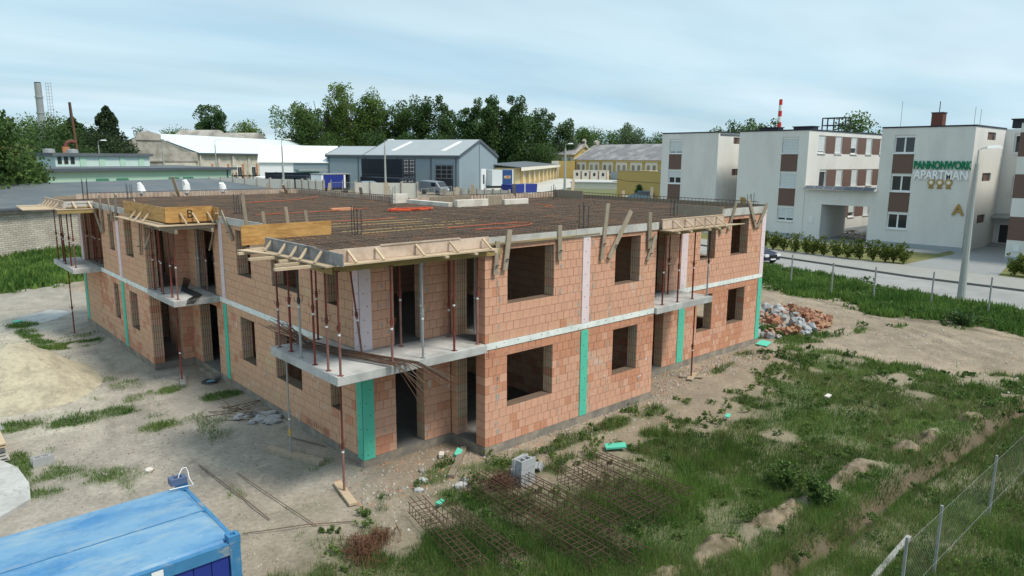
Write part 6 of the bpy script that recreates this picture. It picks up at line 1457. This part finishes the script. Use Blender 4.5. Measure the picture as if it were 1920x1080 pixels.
mb=MB(); mb.tube([(3.11,-.05,2.2),(3.11,-.021,2.2)],.26,12); mb.build('emblem',M_brickch,t)
t,_=fr('white_door_leaf','white panel with dark vertical writing at the left end of the garage row','panel',(62.3,70.6),(63.2,70.5)); lbox(t,'panel',M_white,0,0,0,.9,.1,3.5); lbox(t,'stripe',M_trim,.3,-.02,1.2,.6,-.003,2.6)
t,L_=fr('blue_skip','long bright blue skip standing in the yard before the garages','skip',(62.0,63.2),(68.8,64.2),2.8); 
for x0,x1 in ((0,3.0),(3.2,6.2)): mb=MB(); mb.prism([(x0+.1,0,0),(x1-.1,0,0),(x1,0,1.3),(x0,0,1.3)],(0,2,0)); mb.build('tub',M_blue3,t)
lbox(t,'post',M_white,3.03,-.05,0,3.17,.1,1.45)
# yellow old buildings
def ochre(label,p0,p1,D,he,hr,n,w_,z0,z1,pairs):
    t,L_=fr('yellow_building',label,'building',p0,p1,GB); gable(t,L_,D,he,hr,M_ochre,M_slate,.3)
    lbox(t,'cornice',M_ochre,-.1,-.25,he-.55,L_+.1,-.003,he-.1)
    for k in range(n):
        x=L_*(k+.5)/n
        lbox(t,'pale_field',M_cabin,x-w_*1.15,-.05,z0-.5,x+w_*1.15,-.003,z1+1.0)
        for s in ((-.55,.55) if pairs else (0,)):
            f=lbox(t,'window',M_wood,x+s*w_-.38*w_*.7,-.12,z0,x+s*w_+.38*w_*.7,-.055,z1)
    for x in (-.2,L_-.3):
        mb=MB(); mb.prism([(x,-.6,he),(x,D/2-.4,hr+.1),(x,D/2-.9,hr+.9),(x,D/2,hr+1.4),(x,D/2+.9,hr+.9),(x,D/2+.4,hr+.1),(x,D+.6,he),(x,D/2,hr-.8)],(.8,0,0)); mb.build('parapet',M_plast,t)
    return t
ochre('long yellow building with a weathered grey roof behind the white cabins','' or (137.2,120.8),(134.9,86.0),16,5.0,9.0,7,1.7,1.5,3.7,True)
ochre('yellow building with a reddish grey roof farther left','' or (138.8,140.4),(144.0,127.6),16,6.4,9.6,5,1.1,4.3,5.4,False)
t,L_=fr('side_annex','yellow annex with a white door between the two yellow buildings','building',(131.5,124.2),(136.0,119.6)); lbox(t,'wall',M_ochre,0,0,-.3,L_,5,4.6); lbox(t,'pale_field',M_cabin,0,-.06,-.3,2.0,-.003,4.6); lbox(t,'door',M_plast,.9,-.1,-.3,1.7,-.065,2.6)
for k in range(4):
    p0=Vector((126.7,111.6)).lerp(Vector((131.0,103.7)),k/4+.01); p1=Vector((126.7,111.6)).lerp(Vector((131.0,103.7)),k/4+.235)
    t,L_=fr('site_cabin',ORD[k]+' white site cabin from the left before the long yellow building','cabin',p0,p1,GB-.1,'row of white site cabins'); lbox(t,'wall',M_cabin,0,0,0,L_,2.4,2.35); lbox(t,'roof',M_eps,-.05,-.05,2.351,L_+.05,2.45,2.45); lbox(t,'window',M_glass,.7,-.04,1.0,1.3,-.003,1.8); lbox(t,'corner_post',M_brickch,L_-.12,-.05,0,L_+.02,-.004,2.35); lbox(t,'skirt',M_trim,0,-.04,-.1,L_,-.004,.1)
t,L_=fr('steel_gate','grey sheet metal gate between the cabins and the mustard building','gate',(131.5,103.0),(129.9,98.8)); lbox(t,'leaf',M_hroof,0,0,0,L_,.1,2.1)
for k in range(9): lbox(t,'board',M_hall,.05,-.03,.05+k*.225,L_-.05,-.003,.05+k*.225+.2)
t,L_=fr('mustard_building','flat mustard yellow building behind the left apartment wing','building',(71.0,50.7),(68.0,39.5),2.75); lbox(t,'wall',M_ochre2,0,0,-1,L_,16,3.55); mb=MB(); mb.prism([(L_*.35,4,3.56),(L_+3,2,3.56),(L_+3,14,4.9),(L_*.7,14,4.9)],(0,0,.12)); mb.build('roof',M_groof,t); lbox(t,'coping',M_plast,-.05,-.05,3.551,L_,.2,3.62)
mb=MB(); mb.tube([(0,-.04,2.4),(2.6,-.04,2.15),(L_,-.04,2.1)],.02,4); mb.build('cable',M_dsteel,t)
car('parked_car',M_carl,(68.6,44.3,2.25),R(100),'light blue car parked before the mustard yellow building',3.9)
t,L_=fr('low_white_shed','low white corrugated shed and trailer in the pale yard','shed',(83.5,71.5),(88.5,64.5),2.4); lbox(t,'wall',M_cabin,0,0,0,L_,3,1.4); lbox(t,'roof',M_hroof,-.2,-.2,1.401,L_+.2,3.2,1.55)
t=empty('block_of_flats',(291,217,0),'far grey block of flats peeping over the yellow roof','block of flats',None,R(-50)); lbox(t,'wall',M_plast,-6,0,0,7,12,16.2); lbox(t,'balcony',M_cont,-5.5,-.2,10,-1,-.01,15); lbox(t,'window',M_glass,3,-.2,11,5.5,-.01,14)
for x in (-3,0,3): lbox(t,'chimney',M_dsteel,x,3,16.2,x+1,4,18)
mb=MB(); P=[(60,71),(64,61),(131,99),(129.5,119)]; mb.add([(x,y,GB+.04) for x,y in P],[(0,1,2,3)]); o=mb.build('yard_paving',M_pale); o['kind']='structure'
# street lamps of the yard
lamp(41.4,64.8,7.3,'street lamp post standing before the stacked dark containers',GB,.17,.09,(-.6,.7))
lamp(32.3,75.3,7.3,'street lamp post before the white tent',GB,.17,.09,(-.6,.7))
lamp(38.3,116.0,8.0,'street lamp post before the pale factory roof',GB,.14,.08,(-.8,.6))
lamp(28.6,113.0,7.6,'street lamp post beside the old factory gable',GB,.14,.08,(-.8,.6)); lamp(20.9,121.0,7.6,'street lamp post among the dark trees at the left',GB,.14,.08,(-.9,.3))
lamp(76.2,66.0,7.5,'thick street lamp post beside the garage yard',GB,.24,.13,(-.7,.6))
# chimneys
t=empty('steel_chimney',(16.5,141.5,GB),'tall silver steel chimney with a ladder cage','chimney')
mb=MB(); mb.tube([(0,0,0),(0,0,18)],[.66,.56],20); mb.build('flue',M_galv,t)
for z in (7.2,12.6,15.4): mb=MB(); mb.tube([(0,0,z),(0,0,z+.25)],.69,20); mb.build('flange',M_hroof,t)
mb=MB(); mb.tube([(0,0,18),(0,0,18.15)],.53,20); mb.build('mouth',M_black,t)
mb=MB()
for k in range(20): z=7+k*.58; mb.bar((1.15,-.5,z),(1.9,-.9,z),.05,.05); 
for a in ((1.15,-.5),(1.9,-.9),(1.5,-.7)): mb.bar((*a,6.6),(*a,18.2),.06,.06)
mb.build('ladder',M_galv,t)
t=empty('rusty_chimney',(15.8,111.2,GB),'thin rusty chimney pipe rising from an orange brick stack','chimney'); mb=MB(); mb.tube([(0,0,6),(-.3,.2,13.0)],.16,10); mb.build('pipe',M_rustb,t); mb=MB(); mb.tube([(-.3,.2,10),(-.35,.2,13.0)],.17,10); mb.build('upper_pipe',M_dsteel,t); lbox(t,'brick_stack',M_brickch,-1.9,-.3,0,-1.0,.6,6.4); mb=MB(); mb.tube([(-1.45,.15,6.4),(-1.2,.15,7.0),(-.6,.15,7.2),(0,.1,7.0)],.30,8); mb.build('elbow',M_tile,t)
t,L_=fr('red_roofed_house','small white house with a rusty red roof behind the silver chimney','house',(9.5,139),(18.5,141)); gable(t,L_,7,4.3,6.9,M_white,M_tile,.3)
t,L_=fr('small_brick_house','small pale house with a grey roof right of the orange brick stack','house',(11.3,108.5),(14.2,109.2)); gable(t,L_,5,3.2,4.4,M_cream,M_slate,.2)
t=empty('striped_chimney',(609,312,0),'far red and white striped power station chimney','chimney'); 
for k in range(10): mb=MB(); mb.tube([(0,0,12+k*5),(0,0,17+k*5)],[2.2-.08*k,2.12-.08*k],14); mb.build('band',M_rwred if k in (3,5,7,9) else M_white,t)
# ================================================================== TREES AND GRASS
def leaves(n,centers,radii,size,rg,squash=1.0,shell=.35):
    k=rg.integers(0,len(centers),n); c=np.asarray(centers)[k]; r=np.asarray(radii)[k]
    d=rg.normal(size=(n,3)); d/=np.linalg.norm(d,axis=1)[:,None]; q=rg.uniform(0,1,n)**shell
    p=c+d*(r*q)[:,None]*np.array([1,1,squash])
    a=rg.normal(size=(n,3)); a/=np.linalg.norm(a,axis=1)[:,None]; b=np.cross(a,rg.normal(size=(n,3))); b/=np.linalg.norm(b,axis=1)[:,None]+1e-9
    s=size*rg.uniform(.6,1.35,n)[:,None]
    V=np.stack([p-a*s*.5,p+b*s*.42,p+a*s*.5,p-b*s*.42],1).reshape(-1,3); F=np.arange(4*n).reshape(n,4)
    v=np.clip(rg.normal(.42,.22,n)+.12*rg.normal(size=len(centers))[k],0,1)
    return V,F,v
def tree(x,y,h,w_,kind,shape,label,seed,n=3600,size=None,z=GB,group=None,name='tree'):
    rg=np.random.default_rng(seed); t=empty(name,(x,y,z),label,'tree',group)
    size=(size or h*.042)*.8
    mb=MB(); top=h*(.75 if shape!='bush' else .3)
    mb.tube([(0,0,-.4),(rg.uniform(-.2,.2),rg.uniform(-.2,.2),top*.4),(rg.uniform(-.5,.5),rg.uniform(-.5,.5),top)],[h*.024,h*.018,h*.006],8)
    C=[];Rr=[]
    if shape=='round':
        for i in range(34):
            th=rg.uniform(0,6.28); u=rg.uniform(.28,1); rr=math.sin(min(1,max(0,(u-.12)/.88))*math.pi)**.6*w_*.5*rg.uniform(.35,.9)
            C.append((rr*math.cos(th),rr*math.sin(th),u*h*.93)); Rr.append(w_*rg.uniform(.12,.20))
    elif shape=='tall':
        for s_ in range(9):
            bx,by=np.clip(rg.normal(0,w_*.15,2),-w_*.27,w_*.27); hh_=h*rg.uniform(.66,1.0)
            for i in range(9):
                u=.22+.78*i/8; C.append((bx*(.5+u*.7)+rg.normal(0,w_*.07),by*(.5+u*.7)+rg.normal(0,w_*.07),hh_*u-.5)); Rr.append(w_*(.19-.10*u**2)*rg.uniform(.65,1.2))
    elif shape=='open':
        for s_ in range(9):
            an=rg.uniform(0,6.28); sp=w_*.5*rg.uniform(.25,1); hh_=h*rg.uniform(.7,1)
            mb.tube([(0,0,h*.18),(sp*.4*math.cos(an),sp*.4*math.sin(an),hh_*.5),(sp*math.cos(an),sp*math.sin(an),hh_*.93)],[h*.012,h*.008,h*.003],6)
            for i in range(10):
                u=.32+.68*rg.uniform(0,1); C.append((sp*u*math.cos(an)+rg.normal(0,w_*.07),sp*u*math.sin(an)+rg.normal(0,w_*.07),hh_*u)); Rr.append(w_*rg.uniform(.07,.15))
    elif shape=='con':
        for i in range(46):
            u=i/45; th=rg.uniform(0,6.28); rr=w_*.5*(1-u)**.75*rg.uniform(.3,1.0); C.append((rr*math.cos(th),rr*math.sin(th),h*(.06+.92*u))); Rr.append(w_*(.16*(1-u)+.035))
    else:
        for i in range(22):
            th=rg.uniform(0,6.28); rr=w_*.5*rg.uniform(0,.8); C.append((rr*math.cos(th),rr*math.sin(th),h*rg.uniform(.15,.85))); Rr.append(w_*rg.uniform(.12,.22))
    for i in range(0,len(C),6): c=C[i]; mb.tube([(0,0,max(.2,c[2]*.45)),c],[h*.006,h*.002],5)
    mb.build('trunk',M_bark,t)
    Rr=[q*1.28 for q in Rr]; V,F,v=leaves(int(n*2.3),C,Rr,size,rg); npmesh('crown',V,F,ML[kind],t,v=v)
TR=[(-1.5,70.5,12.0,12,'mid','round','big leafy tree at the left edge in front of the mint building',9000,.42,-.3),
 (-.5,83.0,10.5,10,'dark','round','dark leafy tree behind the big left edge tree',4000,None,1),
 (4.2,77.6,6.2,4.5,'mid','round','smaller leafy tree right of the big left edge tree',4200,.33,1.5),
 (5,160,13,15,'con','con','dark conifer at the far left edge',3000,None,2.8),(11,165,12,14,'dark','round','dark rounded tree left of the silver chimney',3200,None,2.8),
 (18.9,172,11.5,15,'mid','round','tree directly behind the silver chimney',3200,None,2.8),(26,185,13,17,'light','round','pale green blossoming tree right of the silver chimney',3600,None,2.8),
 (16.6,131,10,12,'dark','round','dark bush mass behind the rusty chimney',3200,None,2.8),(20.0,134,11.5,14,'dark','con','spreading dark yew left of the tall conifer',3400,None,2.8),(24.5,129.5,13.6,11,'con','con','tall feathery conifer left of the factory gable',4800,.5,2.8),(22.3,126,8.5,11,'con','round','low dark conifer mass before the tall conifer',3600,None,2.8),(13.0,118,6.5,7,'dark','round','dark bush at the foot of the rusty chimney',2400,None,2.8),(18.0,116,6.0,7,'dark','round','dark bush left of the mint roof light',2400,None,2.8),
 (61.5,234.6,14,9,'silver','open','thin tree above the factory gable',1800,.5,2.8),(70,236,13,17,'light','round','light green round tree behind the white factory roof',3000,None,2.8),(79,238,12.5,12,'mid','open','airy tree right of the light green round one',2000,None,2.8),
 (67.8,201.1,20.5,13,'dark','tall','dark bushy poplar standing alone behind the pale factory roof',6000,.62,2.8),(100,255,17,16,'light','round','pale tree left of the curved factory roofs',3400,None,2.8),(92,250,13,13,'mid','round','dark green tree left of the pale one',2600,None,2.8),(113,248,12,13,'mid','open','tree behind the curved factory roofs',2400,None,2.8),
 (84.2,174.5,20.5,15,'mid','open','leftmost tree of the row behind the tent with an arching branch',5200,.6,2.8),(90,173,22.5,14,'light','open','second light green tree of the row behind the halls',5200,.6,2.8),(95.4,166,24.0,13,'light','open','tallest light tree of the row behind the halls',5000,.6,2.8),(101,166,23,13,'mid','open','open tree with sky showing through it behind the big hall roof',3800,.6,2.8),(107.4,165,23.5,13,'mid','open','thin crowned tree left of the dark poplars',3800,.6,2.8),(112.5,161,23.5,12,'dark','open','slender dark tree with a gap of sky at its left',3600,.6,2.8),(117.0,153,22.6,13,'dark','tall','dark poplar left of the broad poplar group',6000,.62,2.8),
 (121,143,22.2,13,'dark','tall','left poplar of the broad dark group behind the big hall',6800,.62,2.8),(125,139.5,22.6,12,'dark','tall','middle poplar of the broad dark group',6800,.62,2.8),(129,135.7,21.8,12,'dark','tall','right poplar of the broad dark group',6800,.62,2.8),(141,137.5,19.0,14,'dark','tall','poplar right of the broad dark group',5600,.6,2.8),(147,134,15.6,9,'silver','round','pale edged tree at the right end of the poplars',2800,None,2.8),
 (88,168,11,13,'mid','round','low bushy tree under the leftmost trees of the row',3200,None,2.8),(98,160,12,13,'dark','round','low dark tree behind the roof of the big hall, left one',3200,None,2.8),(106,156,11,13,'dark','round','low dark tree behind the roof of the big hall, middle one',3200,None,2.8),(113,149,11,13,'dark','round','low dark tree behind the roof of the big hall, right one',3200,None,2.8),(133,130,9,12,'dark','round','low dark tree left of the yellow building',2800,None,2.8),
 (270,238,19.5,20,'mid','round','round tree over the left part of the long grey roof',3000,None,2.8),(287,250,21,26,'mid','round','broad round tree over the long grey roof',2400,None,2.8),(290,236,18.5,20,'mid','round','rounded tree right of the broad one over the grey roof',2200,None,2.8),(264,203,21,20,'silver','open','silvery tree over the long grey roof',4200,None,2.8),(275,196,17.5,14,'mid','round','small tree beside the far block of flats',1600,None,2.8),(296,222,17,16,'mid','round','far tree between the silvery tree and the flats',1600,None,2.8),
 (162,92,13.2,9,'mid','round','tree top peeping over the left apartment roof',1400,None,2.8),(158,80,13.3,12,'mid','round','second tree top peeping over the left apartment roof',1400,None,2.8),(250,133,21,22,'dark','tall','dark tree over the gap between the apartment wings',3400,None,2.8),(138,46,13.5,12,'mid','round','tree top over the middle apartment wing right of the steel frame',1800,None,2.8),
 (69.8,45.6,1.95,1.7,'dark','round','small round clipped tree before the mustard building',1500,.16,2.5)]
for i,(x,y,h,w_,k,s,l,n,sz,z) in enumerate(TR): tree(x,y,h,w_,k,s,l,200+i,n,sz,z)
# far belt of woodland on the horizon
rg=np.random.default_rng(5); C=[];Rr=[]
for i in range(900):
    a=rg.uniform(-.25,1.75); d_=rg.uniform(420,900); C.append((CAM.x+d_*math.sin(a),CAM.y+d_*math.cos(a),rg.uniform(2,9))); Rr.append(rg.uniform(4,9))
V,F,v=leaves(26000,C,Rr,3.2,rg); o=npmesh('distant_woods',V,F,ML['mid'],v=v); tag(o,'far low belt of woodland along the horizon','woods',None,'stuff')
# hedge shrubs
HD=[(51.9,17.6),(51.7,16.5),(51.5,15.4),(51.35,14.2),(51.2,13.1),(51.05,12.5),(51.0,11.5),(50.9,10.4),(50.85,9.4),(50.9,8.4),(51.0,7.4),(51.1,6.5),(51.2,5.9),(51.3,5.2),(51.2,-2.3),(51.1,-3.0),(51.0,-3.9),(51,-5.0),(51,-6.2)]
HD=[(x+.6,y) for x,y in HD]
rg=np.random.default_rng(77)
for i,(x,y) in enumerate(HD):
    t=empty('hedge_shrub',(x,y,-.17),(ORD[i]+' leafy hedge shrub from the left along the far pavement') if i<14 else (ORD[i-14]+' leafy hedge shrub right of the paved path, counting rightwards'),'shrub','hedge shrubs along the pavement')
    C=[];Rr=[]; mb=MB()
    for k in range(14):
        a=rg.uniform(0,6.28); sp=rg.uniform(.1,.7); hh_=rg.uniform(.6,1.6); mb.tube([(0,0,0),(sp*.6*math.cos(a),sp*.6*math.sin(a),hh_*.6),(sp*math.cos(a),sp*math.sin(a),hh_)],[.02,.012,.006],4)
        for u in (.45,.75,1): C.append((sp*u*math.cos(a),sp*u*math.sin(a),hh_*u)); Rr.append(rg.uniform(.12,.26))
    mb.build('stem',M_bark,t); V,F,v=leaves(950,C,Rr,.13,rg); npmesh('foliage',V,F,ML['hedge'],t,v=v)
# weeds and bushes on the site
def bush(x,y,h,w_,kind,label,n=1600,size=.07,cat='bush'):
    t=empty('bush',(x,y,gz(x,y)),label,cat); C=[];Rr=[]; mb=MB()
    for k in range(18):
        a=rg.uniform(0,6.28); sp=w_*.5*rg.uniform(.1,.85); hh_=h*rg.uniform(.5,1); mb.tube([(0,0,0),(sp*math.cos(a),sp*math.sin(a),hh_)],[.012,.005],4); C.append((sp*math.cos(a),sp*math.sin(a),hh_*.8)); Rr.append(w_*.16); C.append((sp*.6*math.cos(a),sp*.6*math.sin(a),hh_*.45)); Rr.append(w_*.18)
    mb.build('stem',M_bark,t); V,F,v=leaves(n,C,Rr,size,rg); npmesh('foliage',V,F,ML[kind],t,v=v)
bush(7.4,-7.9,.75,.9,'mid','bushy green weed at the left side of the trench among the mounds',2200); bush(7.0,-8.9,.7,.85,'mid','second bushy weed beside the trench, nearer to the viewer',2000)
bush(31.4,-4.8,.8,1.4,'dark','dark round bush on the bare track before the street lamp',1800,.09); bush(21.7,.7,.55,1.3,'mid','leafy clump at the foot of the far right green strip',1600,.09)
# grass: many thin blades on the green parts
def blades(name,n,X0,X1,Y0,Y1,hmin,hmax,wd,m,label,dens=None,seed=1,lean=.45,thr=.25):
    rg=np.random.default_rng(seed); x=rg.uniform(X0,X1,n); y=rg.uniform(Y0,Y1,n)
    g=green(x,y)
    if dens is not None: g=g*dens(x,y)
    k=(g>thr)&(rg.uniform(0,1,n)<g**1.5); x=x[k];y=y[k];g=g[k]; n=len(x)
    d=np.hypot(x-CAM.x,y-CAM.y); z=ground_z(x,y)
    clump=fbm(x,y,.8,61,3); h=(hmin+(hmax-hmin)*rg.uniform(0,1,n)**1.5)*(.45+1.1*clump)*(.5+.5*g)
    a=rg.uniform(0,6.283,n); w=wd*rg.uniform(.7,1.4,n)*np.clip(d/13,1,4); b=rg.uniform(0,6.283,n); l=h*lean*rg.uniform(.2,1.2,n)
    P0=np.stack([x-np.cos(a)*w/2,y-np.sin(a)*w/2,z-.02],1); P1=np.stack([x+np.cos(a)*w/2,y+np.sin(a)*w/2,z-.02],1)
    P2=np.stack([x+np.cos(b)*l,y+np.sin(b)*l,z+h],1)
    V=np.stack([P0,P1,P2],1).reshape(-1,3); F=np.arange(3*n).reshape(n,3)
    v=np.clip(rg.normal(.42,.2,n)+1.5*(fbm(x,y,1.7,83,4)-.5)+.6*(clump-.5),0,1)
    o=npmesh(name,V,F,m,v=v); tag(o,label,'grass',None,'stuff'); return o
near=lambda x,y: np.clip(1.15-.022*np.hypot(x-CAM.x,y-CAM.y),.25,1)
dry=lambda x,y: sstep(.38,.55,fbm(x,y,1.9,101,4)+.16*sstep(-9.6,-10.4,y)+.18*sstep(1.5,-2.5,x)*sstep(-6,-2,y))
blades('grass',560000,-6,27,-15,1.2,.07,.30,.011,M_grass,'green grass covering the field in front of the building',near,11)
blades('dry_grass',330000,-6,27,-15,1.2,.08,.32,.010,M_dry,'dry yellowish grass mixed into the field and beyond the trench',lambda x,y: near(x,y)*dry(x,y),12)
blades('tall_grass',200000,29,45,-16,26,.15,.5,.03,M_tall,'tall green grass on the verge along the road',None,13)
blades('tall_grass',40000,26,46,-40,-12,.15,.4,.05,M_grass,'grass beyond the field towards the near end of the road',None,18)
blades('tall_grass',30000,20,30,-10,4,.1,.3,.018,M_grass,'grass tufts around the rubble heap and the track',None,14)
blades('tall_grass',60000,-14,8,32,58,.2,.6,.06,M_tall,'grass before the whitewashed wall at the left',None,15)
blades('weed_tufts',260000,-8,0,-2,27,.04,.20,.012,M_grass,'sparse weeds in the bare yard left of the building',None,16,.7,.10)
blades('tall_grass',150000,-2.5,9,-14,-3,.14,.42,.010,M_tall,'taller bright green grass around the reinforcement cages',lambda x,y: near(x,y)*sstep(.42,.56,fbm(x,y,1.6,141,3)),17)
# leafy weeds between the grass: low clumps of small leaves
def weeds(n,fx,fy,hmin,hmax,kind,label,seed,leaf=.045):
    rg=np.random.default_rng(seed); C=[];Rr=[]; k=0
    while k<n:
        x,y=fx(rg),fy(rg); g=float(GG[int(np.clip((y+20)/.25,0,len(GY)-1)),int(np.clip((x+14)/.25,0,len(GX)-1))])
        if g<.12 or (-1.6<x<20.2 and 0<y<24) : k+=.02; continue
        k+=1; h=rg.uniform(hmin,hmax); z=gz_fast(x,y)
        for j in range(7):
            C.append((x+rg.normal(0,h*.5),y+rg.normal(0,h*.5),z+h*rg.uniform(.2,.9))); Rr.append(h*rg.uniform(.2,.45))
    V,F,v=leaves(int(n*150),C,Rr,leaf,rg); o=npmesh('weeds',V,F,ML[kind],v=v); tag(o,label,'weeds',None,'stuff')
weeds(240,lambda r:r.uniform(-4,20),lambda r:r.uniform(-13,-1),.08,.26,'mid','leafy green weeds scattered through the field grass',31)
weeds(170,lambda r:r.uniform(-4,20),lambda r:r.uniform(-13,-1),.08,.24,'light','pale green leafy weeds scattered through the field grass',32)
weeds(70,lambda r:r.uniform(1,20),lambda r:r.normal(-2.5,.6),.08,.22,'light','leafy weeds along the foot of the proud wall',33)
weeds(120,lambda r:r.uniform(18,36),lambda r:r.uniform(-11,4),.10,.30,'mid','leafy weeds round the rubble heap and the track',34,.07)
weeds(160,lambda r:r.uniform(31,42),lambda r:r.uniform(-14,20),.2,.5,'mid','leafy weeds in the verge along the road',35,.09)
